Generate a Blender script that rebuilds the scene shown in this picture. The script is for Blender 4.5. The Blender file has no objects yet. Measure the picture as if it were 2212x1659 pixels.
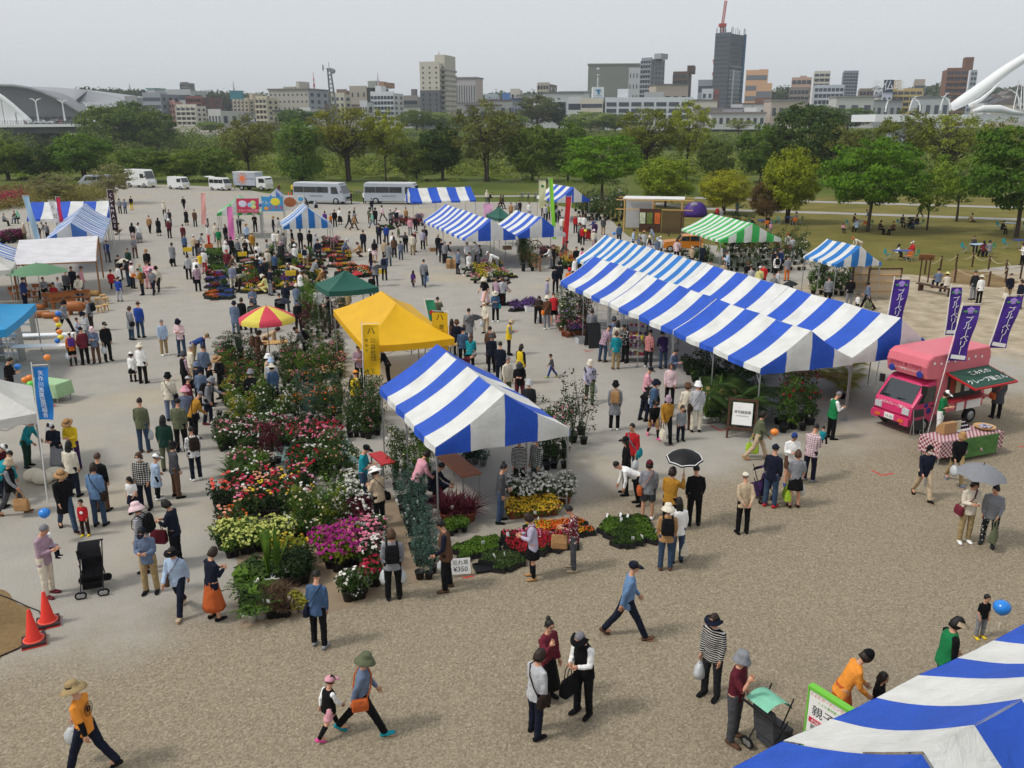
import bpy, math, random
import numpy as np
from mathutils import Vector, Matrix

R = math.radians
sc = bpy.context.scene
col = sc.collection

# ------------------------------------------------------------------ camera
CAM_H,PITCH,FPX=9.7,R(16.8),1866.0          # eye height,tilt,focal length for a 2212 px wide frame
cd = bpy.data.cameras.new("camera")
cam = bpy.data.objects.new("camera", cd); col.objects.link(cam)
cam.location = (0, 0, CAM_H)
cam.rotation_euler = (R(90) - PITCH, 0, 0)
cd.sensor_fit = 'HORIZONTAL'; cd.sensor_width = 36.0
cd.lens = 36.0 * FPX / 2212.0
cd.clip_start = 0.1; cd.clip_end = 6000
sc.camera = cam

# ------------------------------------------------------------------ sky, sun, exposure
SUN_EL, SUN_AZ = 52.0, -108.0                      # azimuth clockwise from +Y (the view direction)
w = bpy.data.worlds.new("World"); sc.world = w; w.use_nodes = True
wn, wl = w.node_tree.nodes, w.node_tree.links
for n in list(wn): wn.remove(n)
sky = wn.new("ShaderNodeTexSky"); sky.sky_type = 'NISHITA'; sky.sun_disc = False
sky.sun_elevation = R(SUN_EL); sky.sun_rotation = R(SUN_AZ)
sky.air_density = 1.3; sky.dust_density = 4.0; sky.ozone_density = 1.0; sky.altitude = 30
hs = wn.new("ShaderNodeHueSaturation"); hs.inputs['Saturation'].default_value = 0.22
mx = wn.new("ShaderNodeMix"); mx.data_type = 'RGBA'
mx.inputs[0].default_value = 0.66                  # a closed, even cloud deck over most of the sky
mx.inputs[7].default_value = (9.3, 9.75, 10.2, 1)
bg = wn.new("ShaderNodeBackground"); bg.inputs['Strength'].default_value = 0.1
wo = wn.new("ShaderNodeOutputWorld")
wl.new(sky.outputs[0], hs.inputs['Color']); wl.new(hs.outputs[0], mx.inputs[6])
wl.new(mx.outputs[2], bg.inputs['Color']); wl.new(bg.outputs[0], wo.inputs['Surface'])
sd=bpy.data.lights.new("sun",'SUN'); sd.energy=2.0; sd.angle=R(9); sd.color=(1.0,0.955,0.89)
sun = bpy.data.objects.new("sun", sd); col.objects.link(sun)
_a, _e = R(SUN_AZ), R(SUN_EL)
sun.rotation_euler=Vector((math.sin(_a)*math.cos(_e),math.cos(_a)*math.cos(_e),math.sin(_e))).to_track_quat('Z','Y').to_euler()
vs = sc.view_settings
vs.view_transform = 'Standard'; vs.look = 'None'; vs.gamma = 1.0; vs.use_curve_mapping = False
vs.exposure = -0.02
sc.cycles.max_bounces = 5; sc.cycles.diffuse_bounces = 3; sc.cycles.glossy_bounces = 2
sc.cycles.transmission_bounces=3; sc.cycles.transparent_max_bounces=6; sc.cycles.volume_bounces=0; sc.cycles.volume_step_rate=8
sc.cycles.caustics_reflective = False; sc.cycles.caustics_refractive = False
sc.cycles.use_denoising = True

# ------------------------------------------------------------------ measuring: where a sight line meets a level
def P(u, v, z=0.0):
	x = (u - 1106.0) / FPX; y = (829.5 - v) / FPX
	c, s = math.cos(PITCH), math.sin(PITCH)
	dy, dz = c + y * s, -s + y * c
	t = (z - CAM_H) / dz
	return Vector((x * t, dy * t, z))
def D(u, v, d):
	x = (u - 1106.0) / FPX; y = (829.5 - v) / FPX
	c, s = math.cos(PITCH), math.sin(PITCH)
	dy, dz = c + y * s, -s + y * c
	t = d / dy
	return Vector((x * t, d, CAM_H + dz * t))
CR=dict(A=(0,750,2.765),B=(700,700,2.765),C=(1400,700,2.765),D=(2100,700,2.765),E=(2800,800,1.7955),F=(0,1150,2.37),
		G=(0,1650,1.746),H=(700,1150,2.37),I=(780,1750,2.2125),J=(1450,1500,1.951),K=(1700,1100,2.5525),L=(2200,900,2.765),
		M=(3300,1050,2.0738),N=(2500,1450,2.2125),O=(3200,1750,2.553),Q=(1900,2150,1.951),R=(0,2200,2.0137),S=(700,2100,1.795),
		T=(2200,1300,2.765),U=(0,200,2.19),V=(1000,200,2.1686),W=(2010,0,2.1686),X=(3012,200,2.1686),Y=(2700,2300,1.6607))
def cr(k, x, y):
	a, b, s = CR[k]
	return (a + x / s) / 1.8228, (b + y / s) / 1.8228
def CP(k, x, y, z=0.0):
	return P(*cr(k, x, y), z)

# ------------------------------------------------------------------ materials
def lin(c):
	return c / 12.92 if c <= .04045 else ((c + .055) / 1.055) ** 2.4
def hx(h):
	return tuple(lin(int(h[i:i + 2], 16) / 255) for i in (0, 2, 4))
_mats = {}
def mat(key,rgb=None,rough=.7,var=.12,scale=9.0,bump=0.0,bscale=None,metal=0.0,spec=.35,island=0.0,transl=0.0,coord='Object',alpha=1.0):
	if key in _mats: return _mats[key]
	if isinstance(rgb, str): rgb = hx(rgb)
	m = bpy.data.materials.new(key); m.use_nodes = True
	nt = m.node_tree; N, L = nt.nodes, nt.links
	b = N['Principled BSDF']
	b.inputs['Roughness'].default_value = rough; b.inputs['Metallic'].default_value = metal
	b.inputs['Specular IOR Level'].default_value = spec
	tc = N.new("ShaderNodeTexCoord")
	nz=N.new("ShaderNodeTexNoise"); nz.inputs['Scale'].default_value=scale; nz.inputs['Detail'].default_value=4
	L.new(tc.outputs[coord], nz.inputs['Vector'])
	r = N.new("ShaderNodeMix"); r.data_type = 'RGBA'
	lo = [max(0, c * (1 - var * 1.6)) for c in rgb]; hi = [min(1, c * (1 + var * 1.2)) for c in rgb]
	r.inputs[6].default_value = (*lo, 1); r.inputs[7].default_value = (*hi, 1)
	L.new(nz.outputs['Fac'], r.inputs[0])
	out = r.outputs[2]
	if island:
		g = N.new("ShaderNodeNewGeometry"); oi = N.new("ShaderNodeObjectInfo")
		ad = N.new("ShaderNodeMath"); ad.operation = 'MULTIPLY_ADD'; ad.inputs[1].default_value = .7
		L.new(g.outputs['Random Per Island'], ad.inputs[0])
		mo = N.new("ShaderNodeMath"); mo.operation = 'MULTIPLY'; mo.inputs[1].default_value = .3
		L.new(oi.outputs['Random'], mo.inputs[0]); L.new(mo.outputs[0], ad.inputs[2])
		hsv = N.new("ShaderNodeHueSaturation")
		mr=N.new("ShaderNodeMapRange"); mr.inputs[3].default_value=1 - island; mr.inputs[4].default_value=1 + island
		L.new(ad.outputs[0], mr.inputs[0]); L.new(mr.outputs[0], hsv.inputs['Value'])
		mh=N.new("ShaderNodeMapRange"); mh.inputs[3].default_value=.503; mh.inputs[4].default_value=.503 - island*.075
		L.new(ad.outputs[0], mh.inputs[0]); L.new(mh.outputs[0], hsv.inputs['Hue'])
		L.new(out, hsv.inputs['Color']); out = hsv.outputs[0]
	L.new(out, b.inputs['Base Color'])
	if bump:
		nb=N.new("ShaderNodeTexNoise"); nb.inputs['Scale'].default_value=bscale or scale*2; nb.inputs['Detail'].default_value=3
		L.new(tc.outputs[coord], nb.inputs['Vector'])
		bp=N.new("ShaderNodeBump"); bp.inputs['Strength'].default_value=min(1,bump); bp.inputs['Distance'].default_value=.02*max(1,bump)
		L.new(nb.outputs['Fac'], bp.inputs['Height']); L.new(bp.outputs[0], b.inputs['Normal'])
	if transl:
		tr=N.new("ShaderNodeBsdfTranslucent"); ms=N.new("ShaderNodeMixShader"); ms.inputs[0].default_value=transl
		L.new(out,tr.inputs['Color']); L.new(b.outputs[0],ms.inputs[1]); L.new(tr.outputs[0],ms.inputs[2])
		L.new(ms.outputs[0], N['Material Output'].inputs['Surface'])
	if alpha < 1:
		b.inputs['Alpha'].default_value = alpha
	_mats[key] = m
	return m

COL=dict(white='ecebe8',cream='d9d0bd',beige='bba68a',tan='a98258',khaki='a08a63',brown='5c4232',darkbrown='2c201a',black='101013',charcoal='27282b',
		grey='83858a',lightgrey='b4b5b8',darkgrey='48494d',navy='171c2c',blue='28407c',royal='26479c',denim='435c7c',lightdenim='6584a8',jeans='36485f',
		bluegrey='66748c',lightblue='a9bdd6',teal='1a8793',mint='7fc0a4',green='1f7a48',darkgreen='1c3a30',olive='5f644c',lime='a3c23a',yellow='e3c22c',
		paleyellow='dcd68c',mustard='a8792a',orange='d8742c',tangerine='e3903a',red='b3242b',brightred='d02a2c',maroon='5a1f2a',pink='d79aa6',hotpink='e0559a',
		palepink='e0c3c6',mauve='a58a98',lavender='b0aabf',purple='55307e',darkpurple='3a2550',skin='d2a183',wine='6b2733',rust='b4592c')
CNAME=dict(darkbrown='dark brown',lightgrey='light grey',darkgrey='dark grey',lightdenim='faded denim',bluegrey='blue grey',lightblue='pale blue',darkgreen='dark green',
			paleyellow='pale yellow',tangerine='bright orange',brightred='bright red',hotpink='hot pink',palepink='pale pink',darkpurple='dark purple',royal='vivid blue',jeans='blue')
def cloth(c):
	if '#' in c: return patterned(*c.split('#'))
	return mat('cloth_' + c, COL[c], rough=.85, var=.16, scale=7, bump=1.6, bscale=8, spec=.15)
def patterned(c, kind):
	key = 'cloth_%s_%s' % (c, kind)
	if key in _mats: return _mats[key]
	m=mat(key,COL[c],rough=.85,var=.16,scale=7,bump=1.6,bscale=8,spec=.15); N,L=m.node_tree.nodes,m.node_tree.links; b=N['Principled BSDF']
	tc=N.new("ShaderNodeTexCoord"); src=b.inputs['Base Color'].links[0].from_socket; mixr=N.new("ShaderNodeMix"); mixr.data_type='RGBA'
	dark=sum(hx(COL[c])) > .5; mixr.inputs[7].default_value=(*(hx('5a5560') if dark else hx('c9c6c0')),1)
	if kind == 'dots':
		v=N.new("ShaderNodeTexVoronoi"); v.inputs['Scale'].default_value=16; L.new(tc.outputs['Object'],v.inputs['Vector']); f=N.new("ShaderNodeMath"); f.operation='LESS_THAN'; f.inputs[1].default_value=.32; L.new(v.outputs['Distance'],f.inputs[0]); out=f.outputs[0]
	else:
		outs = []
		for ax in ('Z',) if kind == 'stripe' else ('Z', 'X'):
			wv=N.new("ShaderNodeTexWave"); wv.bands_direction=ax; wv.inputs['Scale'].default_value=7.5 if kind=='stripe' else 5; L.new(tc.outputs['Object'],wv.inputs['Vector']); f=N.new("ShaderNodeMath"); f.operation='GREATER_THAN'; f.inputs[1].default_value=.72; L.new(wv.outputs['Fac'],f.inputs[0]); outs.append(f.outputs[0])
		out = outs[0]
		if len(outs) > 1: f=N.new("ShaderNodeMath"); f.operation='ADD'; L.new(outs[0],f.inputs[0]); L.new(outs[1],f.inputs[1]); g=N.new("ShaderNodeMath"); g.operation='MULTIPLY'; g.inputs[1].default_value=.45; L.new(f.outputs[0],g.inputs[0]); out=g.outputs[0]
	L.new(out,mixr.inputs[0]); L.new(src,mixr.inputs[6]); L.new(mixr.outputs[2],b.inputs['Base Color']); return m
def plain(c, rough=.5):
	return mat('plain_%s_%d' % (c, rough * 100), COL.get(c, c), rough=rough, var=.06, scale=5)
METAL = lambda: mat('galvanised', 'a9abac', rough=.42, var=.12, scale=20, metal=.7)
DARKMETAL = lambda: mat('dark_metal', '2c2c2e', rough=.45, var=.1, metal=.5)
RUBBER = lambda: mat('rubber', '161617', rough=.85, var=.15)
GLASS = lambda: mat('dark_glass', '232b31', rough=.06, var=.15, spec=1.0)
WOOD = lambda: mat('wood', '8a5f38', rough=.7, var=.35, scale=12, bump=.3)
PALEWOOD = lambda: mat('pale_wood', 'c79e63', rough=.7, var=.25, scale=12, bump=.3)
DARKWOOD = lambda: mat('dark_wood', '4a2f20', rough=.65, var=.3, scale=12, bump=.3)
BLACKPLASTIC = lambda: mat('black_plastic', '1b1b1c', rough=.55, var=.15)

# ------------------------------------------------------------------ mesh building
class MB:
	def __init__(s): s.v, s.f, s.m, s.uv = [], [], [], {}
	def add(s, vs, fs, mi=0):
		o=len(s.v); s.v.extend([tuple(v) for v in vs]); s.f.extend([tuple(i + o for i in f) for f in fs]); s.m.extend([mi]*len(fs)); return s
	def box(s, c, d, mi=0, rz=0.0, taper=1.0):
		x, y, z = [a / 2 for a in d]; vs = []
		ca, sa = math.cos(rz), math.sin(rz)
		for k,(i,j,h) in enumerate([(-1,-1,-1),(1,-1,-1),(1,1,-1),(-1,1,-1),(-1,-1,1),(1,-1,1),(1,1,1),(-1,1,1)]):
			t = taper if h > 0 else 1
			a, b = i * x * t, j * y * t
			vs.append((c[0] + a * ca - b * sa, c[1] + a * sa + b * ca, c[2] + h * z))
		return s.add(vs,[(0,3,2,1),(4,5,6,7),(0,1,5,4),(1,2,6,5),(2,3,7,6),(3,0,4,7)],mi)
	def loft(s, rings, mi=0, caps=True, closed=True):
		n = len(rings[0]); vs = [p for r in rings for p in r]; fs = []
		for i in range(len(rings) - 1):
			for j in range(n if closed else n - 1):
				k = (j + 1) % n
				fs.append((i * n + j, i * n + k, (i + 1) * n + k, (i + 1) * n + j))
		if caps and closed:
			fs.append(tuple(range(n - 1, -1, -1))); fs.append(tuple((len(rings) - 1) * n + j for j in range(n)))
		return s.add(vs, fs, mi)
	def tube(s, pts, r, n=8, mi=0, caps=True, sx=1.0, flat=None):
		pts = [Vector(p) for p in pts]
		if not hasattr(r, '__len__'): r = [r] * len(pts)
		rings = []; prev = None
		for i, p in enumerate(pts):
			t = (pts[min(i + 1, len(pts) - 1)] - pts[max(i - 1, 0)])
			t = t.normalized() if t.length > 1e-9 else Vector((0, 0, 1))
			if prev is None:
				ref = Vector((1, 0, 0)) if abs(t.x) < .9 else Vector((0, 1, 0))
				a = (ref - t * ref.dot(t)).normalized()
			else:
				a = (prev - t * prev.dot(t)).normalized()
			prev = a; b = t.cross(a)
			rr = r[i]
			ra, rb = (rr if hasattr(rr, '__len__') else (rr, rr * sx))
			rings.append([p + a*math.cos(2*math.pi*k/n)*ra + b*math.sin(2*math.pi*k/n)*rb for k in range(n)])
		return s.loft(rings, mi, caps)
	def ell(s, c, r, nu=10, nv=7, mi=0, M=None):
		vs = [(0, 0, -1)]; fs = []
		for j in range(1, nv):
			t = -math.pi / 2 + math.pi * j / nv
			for i in range(nu):
				a = 2 * math.pi * i / nu
				vs.append((math.cos(t) * math.cos(a), math.cos(t) * math.sin(a), math.sin(t)))
		vs.append((0, 0, 1)); top = len(vs) - 1
		for i in range(nu):
			k = (i + 1) % nu
			fs.append((0, 1 + k, 1 + i)); fs.append((top, top - nu + i, top - nu + k))
			for j in range(nv - 2):
				a = 1 + j * nu
				fs.append((a + i, a + k, a + nu + k, a + nu + i))
		out = []
		for v in vs:
			p = Vector((v[0] * r[0], v[1] * r[1], v[2] * r[2]))
			if M: p = M @ p
			out.append(p + Vector(c))
		return s.add(out, fs, mi)
	def lathe(s, prof, n=14, c=(0, 0, 0), mi=0, caps=True):
		return s.loft([[(c[0] + r*math.cos(2*math.pi*k/n),c[1] + r*math.sin(2*math.pi*k/n),c[2] + z) for k in range(n)] for r,z in prof],mi,caps)
	def prism(s, poly, h0, h1, axis='x', mi=0):
		def m(p, h):
			return (h, p[0], p[1]) if axis == 'x' else ((p[0], h, p[1]) if axis == 'y' else (p[0], p[1], h))
		n = len(poly)
		vs = [m(p, h0) for p in poly] + [m(p, h1) for p in poly]
		fs=[tuple(range(n - 1,-1,-1)),tuple(range(n,2*n))] + [(i,(i + 1) % n,n + (i + 1) % n,n + i) for i in range(n)]
		return s.add(vs, fs, mi)
	def mesh(s, name, smooth=False):
		me = bpy.data.meshes.new(name); me.from_pydata(s.v, [], s.f)
		if any(s.m): me.polygons.foreach_set('material_index', s.m)
		if smooth: me.polygons.foreach_set('use_smooth', [True] * len(me.polygons))
		me.update(); return me
	def build(s, name, mats, parent=None, smooth=False, loc=(0, 0, 0), rz=0.0, fixn=True):
		me = s.mesh(name, smooth)
		if fixn:
			import bmesh
			b=bmesh.new(); b.from_mesh(me); bmesh.ops.recalc_face_normals(b,faces=b.faces); b.to_mesh(me); b.free()
		for m in (mats if isinstance(mats, (list, tuple)) else [mats]): me.materials.append(m)
		return ob(name, me, parent, loc, rz)
def ob(name, data, parent=None, loc=(0, 0, 0), rz=0.0, scale=None):
	o = bpy.data.objects.new(name, data); col.objects.link(o)
	o.parent = parent; o.location = loc
	o.rotation_euler = (0, 0, rz) if not hasattr(rz, '__len__') else rz
	if scale is not None: o.scale = (scale,) * 3 if not hasattr(scale, '__len__') else scale
	return o
_labels = {}
def tag(o, label, cat, group=None, kind=None):
	if label: o['label'] = label
	if cat: o['category'] = cat
	if group: o['group'] = group
	if kind: o['kind'] = kind
	return o
def thing(name, label, cat, loc=(0, 0, 0), rz=0.0, group=None, scale=None):
	return tag(ob(name, None, None, loc, rz, scale), label, cat, group)
def inst(name, me, mats, parent=None, loc=(0, 0, 0), rz=0.0, scale=None):
	"""an object on shared mesh data with its own materials"""
	while len(me.materials) < len(mats): me.materials.append(None)
	o = ob(name, me, parent, loc, rz, scale)
	for i, m in enumerate(mats):
		o.material_slots[i].link = 'OBJECT'; o.material_slots[i].material = m
	return o
def copy_tree(o, parent=None):
	c = o.copy(); col.objects.link(c); c.parent = parent
	for ch in o.children: copy_tree(ch, c)
	return c
def quads(name, V, smooth=False):
	"""mesh from an (n,4,3) array of loose four-sided leaves"""
	n = len(V); me = bpy.data.meshes.new(name)
	me.vertices.add(n*4); me.vertices.foreach_set('co',np.ascontiguousarray(V,dtype=np.float32).ravel())
	me.loops.add(n * 4); me.loops.foreach_set('vertex_index', np.arange(n * 4, dtype=np.int32))
	me.polygons.add(n); me.polygons.foreach_set('loop_start', np.arange(0, n * 4, 4, dtype=np.int32))
	me.update(calc_edges=True); return me
def leaves(rng, C, nrm, length, width, spread=.7, fold=.25):
	"""leaf quads at centres C, facing roughly nrm"""
	n = len(C)
	nr = nrm + rng.normal(0, spread, (n, 3)); nr /= np.linalg.norm(nr, axis=1)[:, None] + 1e-9
	a=rng.normal(0,1,(n,3)); a -= (a*nr).sum(1)[:,None]*nr; a /= np.linalg.norm(a,axis=1)[:,None] + 1e-9
	b = np.cross(nr, a)
	ln = (length * rng.uniform(.6, 1.35, n))[:, None]; wd = (width * rng.uniform(.6, 1.3, n))[:, None]
	return np.stack([C - a*ln/2,C + b*wd/2 - nr*wd*fold,C + a*ln/2,C - b*wd/2 - nr*wd*fold],1)
_txt = {}
_ws=bpy.data.scenes.new('workshop')                # scratch scene for converting text and remeshing
def evalmesh(o):
	_ws.collection.objects.link(o)
	with bpy.context.temp_override(scene=_ws,view_layer=_ws.view_layers[0]): dg=bpy.context.evaluated_depsgraph_get()
	me = bpy.data.meshes.new_from_object(o.evaluated_get(dg)); bpy.data.objects.remove(o); return me
def text_mesh(body, size=1.0, align='CENTER', spacing=1.0, extrude=0.0):
	k = (body, size, align, spacing)
	if k in _txt: return _txt[k]
	c=bpy.data.curves.new("lettering",'FONT'); c.body=body; c.size=size; c.align_x=align; c.align_y='CENTER'
	c.space_line = spacing; c.resolution_u = 2; c.extrude = extrude
	o = bpy.data.objects.new("lettering", c); me = evalmesh(o)
	bpy.data.curves.remove(c)
	_txt[k] = me; return me
def lettering(body, size, m, parent, loc, rot=(R(90), 0, 0), name='lettering', spacing=1.0, sx=1.0):
	me = text_mesh(body, size, spacing=spacing)
	o = inst(name, me, [m], parent, loc, rot, (sx, 1, 1)); return o
# ================================================================== SETTING
def st(o): o['kind'] = 'structure'; return o
def sheet(name, pts, z, m):
	me=bpy.data.meshes.new(name); me.from_pydata([(p[0],p[1],z) for p in pts],[],[tuple(range(len(pts)))]); me.materials.append(m)
	if me.polygons[0].normal.z < 0: me.flip_normals()
	return st(ob(name, me))
def smooth_line(pts, n=8, jit=0.0, seed=1):
	rng = random.Random(seed); out = []
	for i in range(len(pts)):
		a, b = Vector(pts[i]), Vector(pts[(i + 1) % len(pts)])
		for k in range(n):
			p = a.lerp(b, k / n)
			out.append((p.x + rng.uniform(-jit, jit), p.y + rng.uniform(-jit, jit), 0))
	return out

def nodes(m):
	m.use_nodes=True; return m.node_tree.nodes,m.node_tree.links,m.node_tree.nodes['Principled BSDF']
def ramp(N, stops):
	r = N.new("ShaderNodeValToRGB"); e = r.color_ramp.elements
	while len(e) < len(stops): e.new(.5)
	for k, (p, c) in enumerate(stops): e[k].position = p; e[k].color = (*c, 1) if len(c) == 3 else c
	return r
def noise(N, L, vec, scale, detail=4, rough=.55):
	n=N.new("ShaderNodeTexNoise"); n.inputs['Scale'].default_value=scale; n.inputs['Detail'].default_value=detail; n.inputs['Roughness'].default_value=rough
	L.new(vec, n.inputs['Vector']); return n
def mixc(N, L, f, a, b, mode='MIX'):
	m = N.new("ShaderNodeMix"); m.data_type = 'RGBA'; m.blend_type = mode
	for s, i in ((f, 0), (a, 6), (b, 7)):
		if hasattr(s, 'links'): L.new(s, m.inputs[i])
		elif i == 0: m.inputs[0].default_value = s
		else: m.inputs[i].default_value = (*s, 1)
	return m.outputs[2]
def mth(N, L, op, a, b=0.0, c=0.0):
	m = N.new("ShaderNodeMath"); m.operation = op
	for k, s in enumerate((a, b, c)):
		if hasattr(s, 'links'): L.new(s, m.inputs[k])
		else: m.inputs[k].default_value = s
	return m.outputs[0]
def sstep(N, L, v, lo, hi):
	m=N.new("ShaderNodeMapRange"); m.interpolation_type='SMOOTHSTEP'; m.inputs[1].default_value=lo; m.inputs[2].default_value=hi
	L.new(v, m.inputs[0]); return m.outputs[0]

def plaza_material():
	m = bpy.data.materials.new("plaza_gravel"); N, L, b = nodes(m)
	g = N.new("ShaderNodeNewGeometry"); pos = g.outputs['Position']
	sx = N.new("ShaderNodeSeparateXYZ"); L.new(pos, sx.inputs[0])
	big=noise(N,L,pos,.18,3); mid=noise(N,L,pos,1.1,4); fine=noise(N,L,pos,16,5,.75); grain=noise(N,L,pos,42,3,.8)
	vor=N.new("ShaderNodeTexVoronoi"); vor.inputs['Scale'].default_value=30; L.new(pos,vor.inputs['Vector'])
	# coarse brown gravel nearer, packed grey gravel farther: a ragged line across the ground
	ln = mth(N, L, 'SUBTRACT', sx.outputs[1], mth(N, L, 'MULTIPLY_ADD', sx.outputs[0], .58, 19.6))
	ln = mth(N, L, 'ADD', ln, mth(N, L, 'MULTIPLY_ADD', big.outputs['Fac'], 7.0, -3.5))
	ln = mth(N, L, 'ADD', ln, mth(N, L, 'MULTIPLY_ADD', mid.outputs['Fac'], 2.4, -1.2))
	far = sstep(N, L, ln, -1.6, 2.2)
	stones=ramp(N,[(.0,hx('5c5344')),(.28,hx('7d7260')),(.5,hx('8e826e')),(.72,hx('a0947e')),(1.0,hx('c6bda9'))])
	L.new(mth(N,L,'MULTIPLY_ADD',vor.outputs['Color'],.55,mth(N,L,'MULTIPLY_ADD',fine.outputs['Fac'],.8,-.17)),stones.inputs[0])
	grey=ramp(N,[(.25,hx('868178')),(.5,hx('a19c93')),(.75,hx('b5b0a7'))]); L.new(mth(N,L,'MULTIPLY_ADD',grain.outputs['Fac'],.8,mth(N,L,'MULTIPLY_ADD',mid.outputs['Fac'],.22,-.01)),grey.inputs[0])
	c = mixc(N, L, far, stones.outputs[0], grey.outputs[0])
	# damp and dusty patches with outlines of their own
	damp = sstep(N, L, noise(N, L, pos, .23, 5, .5).outputs['Fac'], .58, .66)
	c = mixc(N, L, mth(N, L, 'MULTIPLY', damp, .12), c, hx('746e64'))
	ochre = sstep(N, L, noise(N, L, pos, .12, 4, .6).outputs['Fac'], .53, .68)
	c = mixc(N, L, mth(N, L, 'MULTIPLY', mth(N, L, 'MULTIPLY', ochre, far), .4), c, hx('b3a283'))
	# bare sandy ground to the right of the tents
	v=N.new("ShaderNodeVectorMath"); v.operation='SUBTRACT'; v.inputs[1].default_value=(33,46,0); L.new(pos,v.inputs[0])
	v2=N.new("ShaderNodeVectorMath"); v2.operation='MULTIPLY'; v2.inputs[1].default_value=(1/19,1/13,0); L.new(v.outputs[0],v2.inputs[0])
	v3 = N.new("ShaderNodeVectorMath"); v3.operation = 'LENGTH'; L.new(v2.outputs[0], v3.inputs[0])
	sd_=sstep(N,L,mth(N,L,'ADD',v3.outputs['Value'],mth(N,L,'MULTIPLY_ADD',mid.outputs['Fac'],.5,-.25)),1.12,.85)
	sand=ramp(N,[(.3,hx('877c68')),(.5,hx('a89a82')),(.7,hx('bdb09a'))]); L.new(noise(N,L,pos,.9,6,.62).outputs['Fac'],sand.inputs[0])
	c = mixc(N, L, sd_, c, sand.outputs[0])
	c = mixc(N, L, .4, c, ramp_grain(N, L, grain), 'MULTIPLY')
	L.new(c,b.inputs['Base Color']); b.inputs['Roughness'].default_value=.95; b.inputs['Specular IOR Level'].default_value=.1
	bp=N.new("ShaderNodeBump"); bp.inputs['Strength'].default_value=.55; bp.inputs['Distance'].default_value=.01
	L.new(mth(N,L,'ADD',fine.outputs['Fac'],vor.outputs['Distance']),bp.inputs['Height']); L.new(bp.outputs[0],b.inputs['Normal'])
	return m
def ramp_grain(N, L, grain):
	r=ramp(N,[(.3,(.5,.5,.5)),(.55,(1,1,1))]); L.new(grain.outputs['Fac'],r.inputs[0]); return r.outputs[0]
def ground_mat(key, stops, s1=.35, s2=9.0):
	m = bpy.data.materials.new(key); N, L, b = nodes(m)
	g = N.new("ShaderNodeNewGeometry"); pos = g.outputs['Position']
	a = noise(N, L, pos, s1, 5, .6); d = noise(N, L, pos, s2, 4, .7)
	r=ramp(N,stops); L.new(mth(N,L,'MULTIPLY_ADD',d.outputs['Fac'],.5,mth(N,L,'MULTIPLY_ADD',a.outputs['Fac'],.7,-.1)),r.inputs[0])
	L.new(r.outputs[0],b.inputs['Base Color']); b.inputs['Roughness'].default_value=.95; b.inputs['Specular IOR Level'].default_value=.1
	bp=N.new("ShaderNodeBump"); bp.inputs['Strength'].default_value=.6; bp.inputs['Distance'].default_value=.04
	L.new(d.outputs['Fac'], bp.inputs['Height']); L.new(bp.outputs[0], b.inputs['Normal'])
	return m
MEADOW=ground_mat("meadow",[(.25,hx('3a4619')),(.5,hx('545f28')),(.72,hx('6f6d38')),(.9,hx('878050'))],.06,2.5)
LAWN=ground_mat("lawn_grass",[(.2,hx('4c4f24')),(.5,hx('6c6634')),(.75,hx('867a48')),(.95,hx('978660'))],.25,7)
PATHM=ground_mat("path_asphalt",[(.2,hx('8a8783')),(.6,hx('a19e99')),(.9,hx('b1aea8'))],.3,8)
SOIL = ground_mat("bare_soil", [(.2, hx('5b4a34')), (.5, hx('7d6849')), (.8, hx('97835d'))], .8, 9)
WATER = mat('river_water', '5f6a66', rough=.12, var=.2, scale=.2, bump=.15, bscale=1.2, spec=.5)

# the land: flood plain, river, far flood plain, levee and the town behind it, out to the horizon
prof=[(-60,-.02),(195,-.02),(206,-3.2),(286,-3.2),(297,-.3),(468,.1),(486,7.0),(4800,7.0)]
mb = MB(); xs = [-4500, -1200, -400, -100, 0, 100, 400, 1200, 4500]
mb.loft([[(x, y, z) for x in xs] for y, z in prof], closed=False)
st(mb.build('ground', MEADOW))
sheet('river', [(-1500, 199), (1500, 199), (1500, 293), (-1500, 293)], -2.2, WATER)
plaza_pts=[(-45,-6,0),(45,-6,0),(75,25,0),P(2560,640),P(2212,572),CP('E',1480,512),CP('E',1000,475),CP('E',640,330),P(1370,520),P(1300,462),P(1170,437),
			P(1045,436),P(900,436),P(780,436),P(640,428),P(505,405),P(350,399),P(240,401),P(100,412),P(-300,421),(-150,60,0)]
sheet('plaza', smooth_line(plaza_pts, 6, .25, 3), 0.0, plaza_material())
def strip(name, pts, wd, z, m, n=6):
	ps = [Vector(p) for p in pts]; q = []
	for i in range(len(ps) - 1):
		for k in range(n): q.append(ps[i].lerp(ps[i + 1], k / n))
	q.append(ps[-1]); Lp, Rp = [], []
	for i, p in enumerate(q):
		t = (q[min(i + 1, len(q) - 1)] - q[max(i - 1, 0)]).normalized(); nn = Vector((-t.y, t.x, 0))
		Lp.append((p + nn * wd / 2)); Rp.append((p - nn * wd / 2))
	mb = MB(); mb.loft([[(a.x, a.y, z), (b.x, b.y, z)] for a, b in zip(Lp, Rp)], closed=False)
	return st(mb.build(name, m))
sheet('lawn',smooth_line([P(1300,462),P(1370,520),CP('E',640,330),CP('E',1000,475),CP('E',1480,512),P(2212,572),P(2560,640),(140,60,0),(140,130,0),P(1700,428),P(1250,426)],6,.2,5),-.012,LAWN)
strip('path',[P(1000,424),P(1160,423),P(1300,427),P(1500,449),P(1585,454),P(1800,460),P(2171,473),P(2500,480)],2.4,-.008,PATHM)
strip('path', [P(1500, 427), P(1761, 435.5), P(2133, 446.5), P(2500, 456)], 2.6, -.004, PATHM)
sheet('soil_corner',smooth_line([P(-60,1262),P(10,1275),P(75,1325),P(60,1350),P(95,1385),P(40,1400),P(0,1425),P(-80,1460)],5,.06,8),.004,SOIL)

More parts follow.
